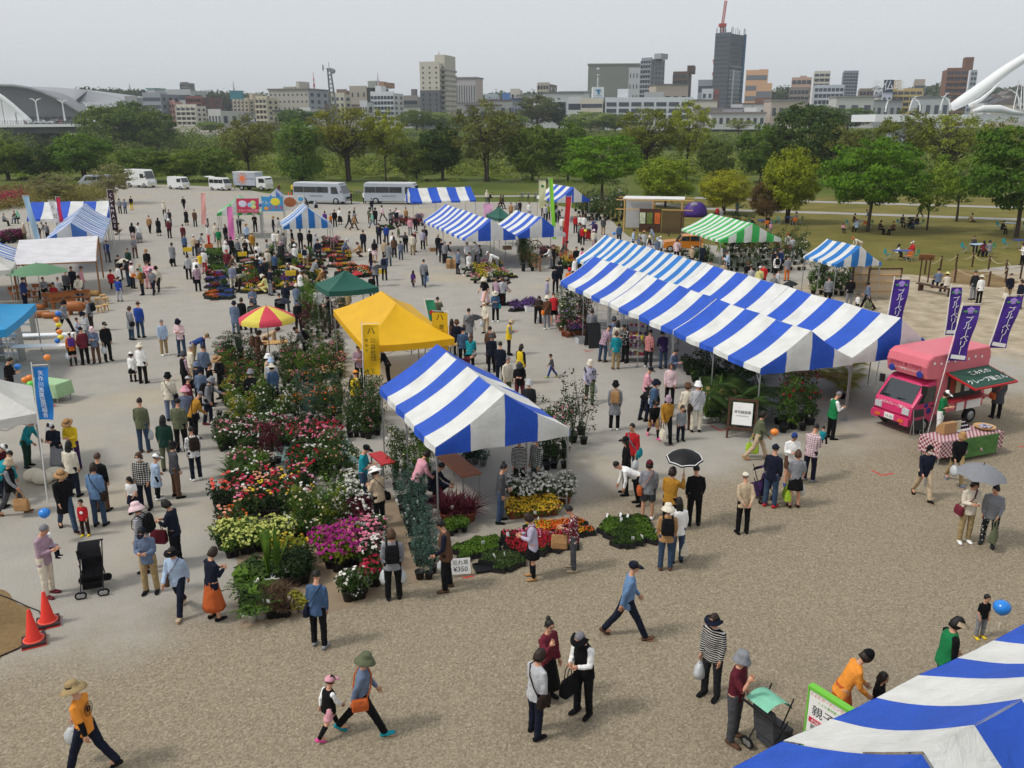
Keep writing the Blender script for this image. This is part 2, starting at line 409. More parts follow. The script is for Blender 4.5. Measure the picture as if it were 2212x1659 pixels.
# red tape corners laid out for the stalls
TAPE = mat('red_tape', 'c43a34', rough=.6, var=.2)
def tape(k, pts, lab):
	ps = [CP(k, *p) for p in pts]; mb = MB()
	for a, b in zip(ps, ps[1:]):
		t = (b - a).normalized(); nn = Vector((-t.y, t.x, 0)) * .03
		e = t * .028
		mb.add([a + nn - e, b + nn, b - nn, a - nn - e], [(0, 1, 2, 3)])
	for i, v in enumerate(mb.v): mb.v[i] = (v[0], v[1], .004 + .0006 * (i // 4))
	o = mb.build('ground_marking', TAPE); st(o)
tape('N',[(665,500),(740,545),(830,530)],''); tape('L',[(275,1322),(325,1345)],''); tape('L',[(300,1335),(380,1325)],'')
tape('O',[(598,262),(695,312),(815,290)],''); tape('K',[(1060,425),(1125,455)],''); tape('J',[(735,1512),(812,1497)],'')
tape('N',[(10,1505),(150,1472)],''); tape('F',[(430,1075),(500,1070),(515,1050)],''); tape('M',[(1480,1470),(1540,1465)],'')
tape('B', [(340, 1350), (440, 1345)], '')

# ------------------------------------------------------------------ trees
LEAFM = {}
def leafmat(key, rgb, isl=.38, tr=.25):
	return mat('leaf_' + key, rgb, rough=.75, var=.1, scale=.8, island=isl, transl=tr, spec=.2)
BARK = mat('bark', '4a3f35', rough=.95, var=.3, scale=6, bump=.8, bscale=14)
PALEBARK = mat('pale_bark', '7d756a', rough=.95, var=.25, scale=6, bump=.6)
def crown_mesh(seed, H, W, base, K, per, leaf, kind):
	"""leaf clumps through the volume of a crown; returns mesh and clump centres"""
	rng = np.random.default_rng(seed)
	C = []
	while len(C) < K:
		p = rng.uniform(-1, 1, 3); r = np.linalg.norm(p)
		if r > 1 or r < .35 and rng.random() < .75: continue
		z = p[2] * .5 + .5
		if kind == 'maple':
			lim = math.sqrt(max(0, 1 - (max(0, z - .35) / .68) ** 2)) * (1 if z > .2 else .55 + z * 2.2)
		elif kind == 'round':
			lim = math.sqrt(max(0, 1 - ((z - .42) / .6) ** 2))
		elif kind == 'willow':
			lim = (1 - .55 * max(0, z - .45) / .55) * (.75 + .25 * math.sin(z * 9 + seed))
		elif kind == 'airy':
			lim = .35 + .75 * math.sqrt(max(0, 1 - ((z - .7) / .75) ** 2)) - (.3 if z < .25 else 0)
		elif kind == 'cone':
			lim = 1.02 - z
		else:
			lim = math.sqrt(max(0, 1 - ((z - .5) / .55) ** 2))
		q = math.hypot(p[0], p[1])
		if q > lim: continue
		C.append((p[0] * W / 2, p[1] * W / 2, base + z * (H - base)))
	C = np.array(C); ctr = np.array([0, 0, base + (H - base) * .42])
	V = []
	for c in C:
		rc = W * (.075 if kind in ('airy', 'maple') else .085) * rng.uniform(.6, 1.5)
		n = int(per * rng.uniform(.6, 1.4))
		d = rng.normal(0, 1, (n, 3)); d /= np.linalg.norm(d, axis=1)[:, None]
		rad = rng.uniform(.35, 1, (n, 1)) ** .6
		flat = {'maple': .42, 'willow': 1.9, 'cone': .7}.get(kind, .75)
		pts = c + d * rad * rc * np.array([1.15, 1.15, flat])
		out = (c - ctr); out = out / (np.linalg.norm(out) + 1e-6)
		nr = d * .7 + out * .5 + np.array([0, 0, .55])
		if kind == 'willow':
			lv = leaves(rng, pts, nr, leaf * 1.8, leaf * .45, .5)
		else:
			lv = leaves(rng, pts, nr, leaf, leaf * .75, .55)
		V.append(lv)
	return quads('crown', np.concatenate(V)), C
def trunk_mesh(seed, H, base, C, r, nl, multi=1, W=6):
	rng = random.Random(seed); mb = MB()
	for m in range(multi):
		a = rng.uniform(0, 6.28); off = 0 if multi == 1 else r * 1.3
		x0, y0 = math.cos(a + m * 6.28 / multi) * off, math.sin(a + m * 6.28 / multi) * off
		lx, ly = (x0 * 4, y0 * 4) if multi > 1 else (rng.uniform(-.3, .3), rng.uniform(-.3, .3))
		top = base + (H - base) * .6
		pts=[(x0,y0,-.3)] + [(x0 + lx*t*t + rng.uniform(-.08,.08)*t,y0 + ly*t*t,top*t) for t in (.05,.2,.45,.7,1)]
		mb.tube(pts, [r * 1.5, r * 1.15, r, r * .85, r * .6, r * .25], 7)
		for k in range(nl):
			c = C[rng.randrange(len(C))]
			t = rng.uniform(.35, .9); s = (x0 + lx * t * t, y0 + ly * t * t, top * t)
			if c[2] < s[2] + .2: continue
			mid = ((s[0] * .45 + c[0] * .55), (s[1] * .45 + c[1] * .55), s[2] * .6 + c[2] * .4)
			mb.tube([s, mid, tuple(c)], [r * .42, r * .26, r * .07], 5)
	return mb.mesh('trunk', True)
TREE = {}
def tree_kind(kind, seed, H, W, base, K, per, leaf, r, nl, multi=1):
	me, C = crown_mesh(seed, H, W, base, K, per, leaf, kind)
	TREE[(kind, seed)] = (me, trunk_mesh(seed, H, base, C, r, nl, multi, W), H, W)
tree_kind('maple', 1, 9, 11.5, 2.3, 190, 75, .30, .20, 22)
tree_kind('maple', 2, 9, 11.5, 2.5, 180, 75, .30, .19, 22)
tree_kind('round', 1, 7, 7.0, 1.0, 190, 75, .22, .13, 10)
tree_kind('round', 2, 7, 7.0, 1.2, 190, 75, .22, .12, 10, 3)
tree_kind('airy', 1, 13, 12.0, 4.2, 120, 52, .36, .22, 34, 3)
tree_kind('airy', 2, 13, 10.5, 4.0, 100, 48, .36, .2, 34)
tree_kind('airy', 3, 13, 12.0, 3.4, 110, 50, .38, .2, 30, 2)
tree_kind('willow', 1, 11.5, 11, 1.2, 150, 60, .38, .22, 20, 3)
tree_kind('dense', 1, 10, 10.5, 1.2, 150, 55, .42, .22, 12)
tree_kind('dense', 2, 10, 10.5, 1.6, 150, 55, .42, .22, 12, 2)
tree_kind('cone', 1, 10, 5, .8, 120, 50, .32, .16, 6)
tree_kind('thin', 1, 6.5, 5.0, 1.9, 80, 45, .22, .09, 26)
def tree(name,label,loc,kind,seed,height,wscale,leafkey,rgb,rz=0.0,group=None,isl=.38,pale=False):
	cm, tm, H, W = TREE[(kind, seed)]
	s = height / H
	t = thing(name, label, 'tree', loc, rz, group, (s * wscale, s * wscale, s))
	inst('crown', cm, [leafmat(leafkey, rgb, isl)], t)
	inst('trunk', tm, [PALEBARK if pale else BARK], t)
	return t
def ptree(u,vb,vt,name,label,kind,seed,leafkey,rgb,wpx=None,group=None,isl=.38,pale=False,d=None,zb=0.0):
	if d is None: b = P(u, vb, zb); d = b.y
	else: b = D(u, vb, d)
	zt = D(u, vt, d).z
	h = zt - b.z
	cm, tm, H, W = TREE[(kind, seed)]
	ws = 1.0
	if wpx: ws = (wpx * math.hypot(d, b.x * .3) / FPX) / (W * h / H)
	return tree(name,label,b,kind,seed,h,ws,leafkey,rgb,random.Random(u*7 + vb).uniform(0,6),group,isl,pale)
G1, G2, GY, GO, GB, GD, GL = '558019', '4a6c1c', '7f8c28', '6f7626', '6a7030', '36501c', '6f9028'
T_L = 'trees on the lawn'
ptree(1300,432,288,'maple_tree','broad green maple tree between striped tent and round bushy trees','maple',1,'maple',G1,182,T_L)
ptree(1437,447,338,'bushy_tree','round yellow green tree behind the bamboo shelter and purple dome tent','round',1,'round','7d9420',128,T_L)
ptree(1562,462,368,'bushy_tree','golden yellow round tree behind the green striped tent','round',2,'gold','939a22',112,T_L)
ptree(1700,482,320,'bushy_tree','tall yellow green bushy tree with three thin trunks on lawn','round',2,'round2','87961f',118,T_L)
ptree(1655,480,385,'bushy_tree','small reddish brown bushy tree tucked beside tall yellow green one','round',1,'russet','66542c',76,T_L)
ptree(1874,500,298,'maple_tree','large spreading green maple over picnic tables on the lawn','maple',2,'maple',G1,215,T_L)
ptree(2002,497,345,'thin_tree','slender pale green tree with leaning trunk beside walking person','thin',1,'pale','6f8c28',105,T_L)
ptree(2066,478,325,'thin_tree','slender green tree shading person sitting on the grass','thin',1,'pale2','608022',125,T_L)
ptree(2195,512,262,'maple_tree','large dark green tree at right edge over picnic lawn','maple',1,'maple2','44691a',250,T_L)
ptree(120,440,372,'dogwood_tree','small pale flowering dogwood behind the striped tents at left','thin',1,'dogw','8a8a5a',92,'dogwood trees by the flower bed')
ptree(247,440,350,'dogwood_tree','pale flowering dogwood standing in front of silver van and step van','thin',1,'dogw','8a8a5a',88,'dogwood trees by the flower bed')
T_B = 'trees along the river bank'
BANK=[(650,394,262,'willow',1,'willow','55782a',128,'willow_tree','soft green willow standing behind the gap between truck and bus'),
(755,390,226,'airy',1,'bronze',GO,165,'spreading_tree','tall bronze leaved tree with forked trunk behind first bus'),
(834,391,236,'airy',2,'olive',GY,92,'spreading_tree','slim tree with single dark trunk between the two buses'),
(540,388,250,'airy',3,'bronze2',GB,130,'spreading_tree','brownish open tree behind the white minivan and sun truck'),
(470,392,315,'dense',1,'g2','527022',90,'leafy_tree','low leafy tree behind the small white van'),
(400,392,322,'dense',2,'g3','5f7622',100,'leafy_tree','bushy tree behind the second small white van'),
(310,393,318,'dense',1,'g2','527022',110,'leafy_tree','bushy tree behind the white step van'),
(185,388,288,'dense',2,'g4','52781c',125,'leafy_tree','fresh green rounded tree below the left bridge, behind dogwood'),
(95,388,312,'dense',1,'g5',GD,95,'leafy_tree','dark green tree below the left bridge piers'),
(20,389,300,'dense',2,'g3','5f7622',100,'leafy_tree','green tree at left edge below the arch bridge'),
(900,390,300,'dense',1,'g6','586b24',95,'leafy_tree','leafy bank tree behind the second bus windows'),
(955,390,268,'dense',2,'g5',GD,90,'leafy_tree','dark dense tree behind the tent next to second bus'),
(1052,392,218,'airy',3,'bronze2',GB,168,'spreading_tree','large brownish open tree right of the cream and grey tower'),
(1150,392,268,'dense',1,'g3','5f7622',110,'leafy_tree','green bank tree left of the broad maple'),
(1225,392,262,'dense',2,'g2','527022',105,'leafy_tree','green bank tree behind top of broad maple'),
(1395,393,228,'airy',1,'g7','667222',130,'spreading_tree','tall olive tree before the white long apartment block'),
(1482,393,216,'airy',2,'olive','707624',100,'spreading_tree','tall thin olive tree left of unfinished glass tower'),
(1545,395,300,'dense',1,'g6','586b24',75,'leafy_tree','low green bank tree behind the golden round tree'),
(1640,396,268,'dense',2,'g2','527022',100,'leafy_tree','green bank tree under the peach office building'),
(1735,397,222,'dense',1,'g5','446a20',150,'leafy_tree','dense dark green tree below the white balcony towers'),
(1800,400,268,'airy',3,'bronze2',GB,120,'spreading_tree','brownish open tree left of white bridge deck'),
(1850,400,280,'dense',2,'g6','586b24',95,'leafy_tree','olive bank tree behind the large spreading maple'),
(1945,402,236,'airy',2,'g7','667222',120,'spreading_tree','open tree growing in front of white bridge deck'),
(2040,404,240,'airy',1,'olive','707624',150,'spreading_tree','open olive tree below the foot of white bridge arch'),
(2140,404,256,'airy',3,'bronze',GO,130,'spreading_tree','golden brown tree under the white arch at right')]
for u,vb,vt,k,s,lk,rgb,wpx,nm,lab in BANK: ptree(u,vb,vt,nm,lab,k,s,lk,rgb,wpx,T_B)
FAR=[(235,329,226,'dense',1,'f1','587022',115,310,'left of the three big trees over the riverside car park'),(290,329,219,'dense',2,'f2','4a6820',115,312,'middle of the three big trees over the riverside car park'),
(340,329,236,'dense',1,'f1','587022',85,308,'right of the three big trees over the riverside car park'),
(645,275,236,'dense',2,'f3','486a20',95,380,'dark round tree rising behind the soft green willow'),(585,290,262,'airy',3,'bronze2',GB,90,360,'brownish tree left of the willow top'),
(900,280,236,'dense',1,'f1','587022',80,400,'green tree at foot of the cream and grey tower'),(945,280,242,'dense',2,'f4','6f8a3c',70,405,'light green tree at foot of the cream and grey tower'),
(1160,275,204,'dense',1,'f5','54602f',95,430,'olive round tree left of the dark pointed tree'),(1208,275,205,'cone',1,'f6','2c4a2c',44,430,'dark green pointed tree beside the white buildings'),
(1100,285,246,'dense',2,'f4','62803a',90,400,'light green far bank tree right of brownish tree'),(1275,285,240,'dense',1,'f4','62803a',100,410,'light green far bank tree below the clock sign building'),
(1330,285,246,'dense',2,'f1','587022',80,400,'far bank tree before the white long apartment block'),(1595,290,256,'airy',2,'olive','707624',60,380,'thin far bank tree below the unfinished tower'),
(1750,280,226,'dense',2,'f2','4a6820',120,400,'dark far tree before the white balcony towers'),(1830,280,232,'dense',1,'f3','486a20',110,410,'dark far tree left of the white bridge lamps'),
(455,285,262,'dense',2,'f4','5f7d3a',60,430,'light green tree above the concrete levee wall'),(1010,283,250,'dense',1,'f1','587022',80,390,'far bank tree right of the light green tower tree')]
for u,vb,vt,k,s,lk,rgb,wpx,d,lab in FAR: ptree(u,vb,vt,'bank_tree',lab,k,s,lk,rgb,wpx,'trees across the river',d=d)

# undergrowth along both banks: reads as one mass
def undergrowth(name, label, spots, rgb, seed, leaf):
	rng = np.random.default_rng(seed); V = []
	for (x, y, z, r, h) in spots:
		n = int(150 * max(1, r / 2.5))
		d = rng.normal(0, 1, (n, 3)); d /= np.linalg.norm(d, axis=1)[:, None]; d[:, 2] = np.abs(d[:, 2])
		pts = np.array([x, y, z]) + d * rng.uniform(.5, 1, (n, 1)) * np.array([r, r, h])
		V.append(leaves(rng, pts, d + np.array([0, 0, .4]), leaf, leaf * .7, .6))
	me = quads(name, np.concatenate(V)); me.materials.append(leafmat(name + label[:8], rgb, .45))
	return tag(ob(name, me), label, 'shrubbery', kind='stuff')
rn = random.Random(4)
undergrowth('undergrowth','tangled green shrubs and reeds along the near river bank',[(rn.uniform(-125,150),rn.uniform(174,202),-.3,rn.uniform(2,4.5),rn.uniform(2,6.2)) for _ in range(420)],'5f7328',5,.5)
undergrowth('undergrowth','pale willow scrub between the taller bank trees',[(rn.uniform(-125,150),rn.uniform(170,200),-.3,rn.uniform(1.5,3.4),rn.uniform(1.5,5)) for _ in range(260)],'7b8d38',6,.45)
undergrowth('undergrowth','shrubs and low trees on the far river bank',[(rn.uniform(-220,260),rn.uniform(298,440),0,rn.uniform(4,8),rn.uniform(3,9.5)) for _ in range(380)],'62782c',7,.95)
undergrowth('undergrowth','low green weeds along the edge of the grass strip',[(rn.uniform(-110,120),rn.uniform(150,176),-.1,rn.uniform(1,2.6),rn.uniform(.3,.8)) for _ in range(150)],'617a26',8,.35)
# ================================================================== THE TOWN ACROSS THE RIVER
CITYZ = 7.0
UNIT = MB().box((0, 0, 0), (1, 1, 1)).mesh('window')
def wallm(rgb): return mat('wall_' + rgb, rgb, rough=.85, var=.07, scale=.12)
WINM = mat('window_glass', '39424c', rough=.15, var=.25, scale=.3, spec=.6)
WINL = mat('window_shade', '6b727a', rough=.3, var=.2, scale=.3, spec=.4)
def piece(name, c, d, m, parent):
	return inst(name, UNIT, [m], parent, c, 0.0, d)
def bld(k,xL,xS,xR,yt,d,rgb,label,rows=6,cf=5,cs=2,style='win',side=None,kk=.28,name='apartment_building',base=None,top=None,cat='building',ww=.5,wh=.5,roof=None,glass=None):
	uL, vt = cr(k, xL, yt); uS, _ = cr(k, xS, yt); uR, _ = cr(k, xR, yt)
	C = D(uS, vt, d); zt = C.z
	xl = D(uL, vt, d).x; xr = D(uR, vt, d).x
	a = Vector((xl - C.x, 0, 0)); wl = -(a.x); wr = max(.5, xr - C.x)
	# left face runs back at slope kk, right face is square to it
	e1 = Vector((-wl, wl * kk, 0)); ang = math.atan2(e1.y, -e1.x)
	e2dir=Vector((math.sin(ang),math.cos(ang),0)); dep=min(wr/max(.12,math.sin(ang)),wl*2 + 12) if wr > .6 else wl*.5 + 8
	zb = CITYZ - .5 if base is None else base
	t=thing(name,label,cat,(C.x,d,zb),-ang)     # local -x runs along the left face,+y goes back
	LW = e1.length; Hh = zt - zb
	piece('wall', (-LW / 2, dep / 2, Hh / 2), (LW, dep, Hh), wallm(rgb), t)
	if roof: piece('roof', (-LW / 2, dep / 2, Hh + .4), (LW + 1.2, dep + 1.2, .8), wallm(roof), t)
	else: piece('parapet', (-LW / 2, .3, Hh + .45), (LW + .2, .6, .9), wallm(rgb), t)
	g = glass or WINM
	z0 = Hh * .04 + 1; fh = (Hh - z0 - .8) / rows
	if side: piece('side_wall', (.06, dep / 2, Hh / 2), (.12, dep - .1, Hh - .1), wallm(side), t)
	for r_ in range(rows):
		z = z0 + fh * (r_ + .5)
		if style == 'win':
			for c_ in range(cf):
				piece('window', (-LW * (c_ + .5) / cf, -.03, z), (LW / cf * ww, .2, fh * wh), g, t)
		elif style == 'band':
			piece('window', (-LW / 2, -.03, z), (LW * .94, .2, fh * .45), g, t)
		elif style == 'balc':
			piece('window', (-LW / 2, -.03, z + fh * .12), (LW * .95, .2, fh * .62), g, t)
			piece('balcony', (-LW / 2, -.55, z - fh * .3), (LW * .98, 1.0, fh * .36), wallm(rgb), t)
		elif style == 'grid':
			for c_ in range(cf):
				piece('window', (-LW * (c_ + .5) / cf, -.03, z), (LW / cf * .8, .25, fh * .62), g, t)
		if cs and wr > 1.2:
			for c_ in range(cs):
				piece('window', (.12, dep * (c_ + .5) / cs, z), (.2, dep / cs * .42, fh * .5), g, t)
	if style == 'vert':
		for c_ in range(cf):
			piece('window', (-LW * (c_ + .5) / cf, -.03, Hh * .5), (LW / cf * ww, .2, Hh * .72), g, t)
	if style == 'balc' and cf:
		for c_ in range(cf + 1):
			piece('fin', (-LW * (c_ / cf) * .98 - LW * .01, -.5, Hh * .5), (.35, 1.04, Hh * .96), wallm(rgb), t)
	if top:
		for (f0, f1, h, rg) in top:
			piece('rooftop_block',(-LW*(1 - (f0 + f1)/2),dep*.5,Hh + h*.21),(LW*(f1 - f0),dep*.5,h*.42),wallm(rg),t)
	return t, LW, dep, Hh
# left part
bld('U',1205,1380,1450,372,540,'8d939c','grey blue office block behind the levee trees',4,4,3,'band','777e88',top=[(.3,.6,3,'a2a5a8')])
bld('U',1060,1180,1205,402,560,'8f9294','low grey building beside the grey blue office',2,4,0,'band')
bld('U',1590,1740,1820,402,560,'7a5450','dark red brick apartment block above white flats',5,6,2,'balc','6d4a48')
bld('U',1500,1690,1728,476,500,'c3beb2','small cream apartment block with four storeys left of the beige flats',4,4,2,'balc')
bld('U',1395,1640,1700,342,640,'a8abac','long pale grey building on the hill below brown high-rise',3,5,1,'band')
bld('U',1545,1620,1645,277,900,'6f6a68','distant brown high-rise on the wooded hill',9,3,1,'balc')
bld('U',1780,1900,2010,517,490,'b9b9b6','low white shop with brown shutters beside the beige flats',1,4,3,'win')
bld('U', 1450, 1500, 1530, 440, 545, 'b98f86', 'pink building squeezed behind cream flats', 4, 2, 1)
bld('U',1990,2140,2230,418,520,'b4aa96','beige apartment building carrying a rooftop billboard',7,4,4,'win','a79d8b',top=[(.75,.95,8,'b4aa96')])
bld('U',2215,2330,2380,470,515,'c0bbb0','cream flats with small square windows left of the long hospital',5,4,2)
bld('U',1255,1330,1370,330,700,'aeb0ae','pale hilltop building with green roof',2,3,1,roof='5f8f86')
# centre
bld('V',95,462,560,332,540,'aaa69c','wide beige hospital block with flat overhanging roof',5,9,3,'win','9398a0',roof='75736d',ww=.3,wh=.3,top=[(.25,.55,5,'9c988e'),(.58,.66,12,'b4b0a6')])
bld('V',5,110,160,402,470,'b9b29e','cream flats with long balconies left of the hospital',5,3,2,'balc')
bld('V',645,770,806,372,500,'b8b3a6','cream building with zigzag outside stair behind lattice mast',5,3,1)
bld('V',700,790,806,340,600,'7c6a60','brown block behind the zigzag stair building',3,3,0,'band')
bld('V',806,960,1165,311,580,'a29c90','large taupe department store with roof machinery',3,3,2,'win','4c4a48',ww=.25,wh=.35,top=[(.75,1.25,10,'8d918c'),(1.3,1.7,8,'9b7a62')])
bld('V',985,1190,1250,362,460,'c6c9cd','white gridded apartment block before the taupe store',6,7,2,'grid',top=[(.1,.35,9,'c6c9cd')])
bld('V',1250,1400,1425,392,620,'8b8783','grey brown office left of the cream and grey tower',3,5,0,'band',top=[(.55,.8,12,'6f6a6a')])
bld('V',1697,1890,1946,234,560,'a5a3a3','grey office slab with tall vertical windows right of tower',1,9,0,'vert','b3a7a2',ww=.32,roof='8b8a8a',name='office_building')
bld('V',1970,2080,2102,378,600,'9fa9b4','small blue grey building with lettered front',3,6,0,'win')
bld('V',2120,2200,2225,372,620,'4f76ad','blue fronted building right of the small grey one',2,3,0,'band')
bld('V', 900, 965, 1000, 440, 450, 'bfc2c6', 'low white shed in front of the taupe store', 2, 3, 1)
bld('V',380,480,520,500,430,'c2c4c4','low white building half hidden by the dark tree',2,4,1,'band')
bld('V',600,680,700,470,440,'55504c','dark shop front with white lettering at mast foot',1,3,0,'band')
bld('V',165,250,275,520,420,'a9a296','grey roofed house above the trees left of dark tree',1,3,1,roof='4b4c50')
# cream and grey tower
t,LW,dep,Hh=bld('V',1408,1582,1690,106,470,'bdb8ab','tall tower block, cream above and dark grey below',12,3,2,'win',None,name='tower_block',ww=.22,wh=.34)
piece('lower_wall',(-LW/2,-.02,Hh*.3),(LW + .2,.3,Hh*.6),wallm('5f6266'),t); piece('lower_wall',(.02,dep/2,Hh*.3),(.3,dep + .2,Hh*.6),wallm('66696d'),t)
piece('stair_tower',(-1.5,dep*.55,Hh*.5 + 2.2),(5.5,dep*.7,Hh + 4.4),wallm('b9b4a8'),t)
for r_ in range(12):
	z = Hh * (.06 + r_ * .077)
	piece('balcony',(.8,dep*.25,z),(1.4,dep*.42,.9),wallm('8c8b88'),t); piece('balcony',(.8,dep*.75,z),(1.4,dep*.42,.9),wallm('8c8b88'),t)
for r_ in range(7):
	for c_ in range(3): piece('window',(-LW*(c_ + .5)/3,-.2,Hh*(.08 + r_*.075)),(LW*.08,.2,1.3),WINM,t)
# right of centre
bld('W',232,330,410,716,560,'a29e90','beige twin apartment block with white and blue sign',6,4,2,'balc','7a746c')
bld('W',668,1110,1132,548,760,'757a74','huge plain grey green department store slab',1,1,0,'none',roof='9b9d98',name='department_store',kk=.1)
bld('W',1016,1126,1134,588,640,'aeb1b5','white office block in front of the grey green slab',5,4,0,'win',ww=.3,wh=.4)
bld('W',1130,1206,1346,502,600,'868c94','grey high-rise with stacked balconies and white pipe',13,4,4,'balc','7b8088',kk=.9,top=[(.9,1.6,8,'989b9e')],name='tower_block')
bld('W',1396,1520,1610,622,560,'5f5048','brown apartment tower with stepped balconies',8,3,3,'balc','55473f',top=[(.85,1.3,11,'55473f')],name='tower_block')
bld('W',1612,1740,1756,690,700,'8d97a3','pale blue grey block left of the unfinished tower',3,4,0,'band')
bld('W',1640,1730,1745,770,560,'bcc3c9','white narrow building with green roof light',4,2,0,'win')
bld('W',1740,1780,1796,776,540,'7d4a40','narrow brick red building beside unfinished tower',5,2,0,'win')
bld('W',2026,2200,2212,606,650,'c9a283','peach coloured office with brown window bands',5,1,0,'band',name='office_building',glass=WINL)
bld('W',2110,2235,2300,722,600,'c7a183','lower peach office wing right of the banded one',2,1,1,'band',glass=WINL)
bld('W',2100,2230,2270,846,560,'7a5a4c','brown tile roofed block below the peach office',2,4,1,'band')
bld('W',820,1560,1592,846,440,'c9ced4','long white four storey apartment slab with recessed balconies',4,7,0,'grid',kk=.12)
bld('W',605,790,818,852,450,'c1bbac','cream three storey building below the clock sign box',3,3,1,'band')
bld('W',495,605,640,840,470,'bdc0c2','low white parking deck left of the cream building',2,1,0,'band')
bld('W',1150,1310,1330,800,470,'a4a6a8','grey flats rising behind the long white slab',1,6,0,'grid')
bld('W',918,1005,1012,775,455,'c6c9cc','white stair house on top of long white slab',1,1,0,'win')
bld('W', 0, 80, 105, 770, 560, 'b7b4ac', 'pale houses with tall thin chimney block', 3, 2, 0)
bld('W',10,85,110,850,460,'8890a4','blue roofed house left of the olive round tree',1,3,0,roof='4d5a78')
bld('W',1720,2180,2230,968,480,'c3c4c4','long low white hall with mauve roof on far bank',1,8,0,'win',roof='8f7d83',kk=.05)
bld('W', 2005, 2100, 2120, 936, 500, 'd0d2d2', 'small white hall above the mauve roof', 1, 2, 0)
bld('W',1890,1980,2000,905,510,'b9bbbd','white house with two windows under unfinished tower',2,2,0)
# clock sign box with round mast
u,v=cr('W',745,796); c=D(u,v,455); t=thing('sign_tower','white sign box with blue T mark and ball topped mast','sign',(c.x,455,CITYZ))
s = 455 / FPX / 1.8228 / 2.1686
piece('sign_box', (0, 0, c.z - CITYZ), (90 * s, 6, 92 * s), wallm('d4d8da'), t)
BLUE = mat('sign_blue', '2b7fae', rough=.5)
piece('blue_mark',(0,-3.1,c.z - CITYZ + 22*s),(40*s,.3,10*s),BLUE,t); piece('blue_mark',(2*s,-3.1,c.z - CITYZ + 4*s),(14*s,.3,28*s),BLUE,t)
piece('blue_stripe', (0, -3.1, c.z - CITYZ - 38 * s), (88 * s, .3, 7 * s), BLUE, t)
lettering('TOYO CAR', 14 * s, BLUE, t, (0, -3.2, c.z - CITYZ - 22 * s))
piece('base',(0,1,(c.z - CITYZ)/2 - 25*s),(60*s,5,(c.z - CITYZ) - 45*s),wallm('c8c8c2'),t)
mb=MB(); zt=c.z - CITYZ; mb.tube([(0,1,zt),(0,1,zt + 140*s)],[8*s,6*s],10); mb.lathe([(6*s,0),(13*s,4*s),(13*s,12*s),(6*s,16*s)],12,(0,1,zt + 130*s)); mb.ell((0,1,zt + 182*s),(14*s,)*3,12,8)
mb.build('mast', wallm('a9adab'), t, True)
# unfinished tower with netting and crane
t,LW,dep,Hh=bld('W',1772,1880,2050,285,680,'4d555e','unfinished dark glass tower wrapped in blue grey netting',20,1,0,'band','545d66',kk=.9,name='tower_block',glass=mat('netting','3f464e',rough=.8,var=.3,scale=.2))
for r_ in range(14): piece('floor_slab',(.35,dep*.5,Hh*(.06 + r_*.046)),(.7,dep*.86,.8),wallm('8c979e'),t)
for r_ in range(6): piece('floor_slab',(.3,dep*.5,Hh*(.72 + r_*.046)),(.5,dep*.9,.5),wallm('5d666e'),t)
for r_ in range(12): piece('window',(.2,dep*.5,Hh*(.085 + r_*.046)),(.3,dep*.8,2.2),mat('tower_glass','50626c',rough=.12,spec=.7),t)
piece('white_pipe', (.9, dep * .3, Hh * .4), (.8, 1.2, Hh * .45), wallm('c9ced2'), t)
piece('blue_net',(.6,dep*.97,Hh*.52),(1.4,dep*.1,Hh*.98),mat('blue_net','2f5f7e',rough=.8,var=.2,scale=.3),t)
rn = random.Random(2)
for k in range(22): piece('scaffold',(.2 if k % 2 else -LW*rn.random(),dep*rn.random() if k % 2 else .2,Hh + rn.uniform(.5,2)),(.25,.25,4 + rn.random()*3),wallm('5b636b'),t)
RED = mat('crane_red', 'b0413a', rough=.6)
def lattice(mb, a, b, w0, n, r):
	a,b=Vector(a),Vector(b); t=(b - a).normalized(); x=t.cross(Vector((0,1,0))).normalized()*w0; y=t.cross(x).normalized()*w0
	prev = None
	for i in range(n + 1):
		p = a.lerp(b, i / n); q = [p + x + y, p - x + y, p - x - y, p + x - y]
		if prev:
			for j in range(4): mb.tube([prev[j],q[j]],r,4,0,False); mb.tube([prev[j],q[(j + 1) % 4]],r*.7,4,0,False)
		prev = q
def crane(k, pts, d, label):
	q = [D(*cr(k, *p), d) for p in pts]; o = q[0]
	t = thing('tower_crane', label, 'crane', o)
	mb = MB(); lattice(mb, q[0] - o, q[1] - o, 1.2, 6, .3); mb.build('mast', RED, t)
	mb = MB(); mb.box(q[1] - o, (5, 4, 2.2)); mb.build('cab', RED, t)
	mb = MB(); lattice(mb, q[1] - o, q[2] - o, .7, 14, .2); mb.build('jib', RED, t)
crane('W',[(1806,290),(1810,215),(1840,6)],690,'red and white crane standing on the unfinished tower')
crane('W',[(1752,690),(1754,630),(1738,508)],720,'small red crane left of the unfinished tower')
# far right
bld('X',-40,30,36,168,660,'c9a283','peach stair tower at edge of the banded office',3,1,0,'none')
bld('X',245,400,420,236,680,'b6998a','pink terraced apartment building with long balconies',6,4,1,'balc',top=[(.4,.75,5,'b6998a')])
bld('X',226,380,398,322,600,'86807c','grey brown flats below the pink terraces',5,5,1,'balc')
bld('X',436,560,594,182,640,'bdbab0','white apartment tower with black vertical stripes',10,3,1,'balc','5a5856',name='tower_block')
bld('X',446,680,720,302,560,'aeb6bf','pale blue apartment slab with long white balconies',6,7,1,'balc','b59a86')
bld('X',686,800,838,178,760,'76808f','blue grey high-rise standing apart on the right',16,5,2,'balc','6b6f80',name='tower_block')
bld('X',820,930,966,332,620,'83766d','brown flats below the blue grey high-rise',5,4,2,'balc')
bld('X',790,930,965,405,520,'c3ab86','low sand coloured building behind the green trees',1,5,1)
t,LW,dep,Hh=bld('X',1015,1092,1104,352,560,'b4bcc8','white building topped by dark lettered sign board',2,2,0)
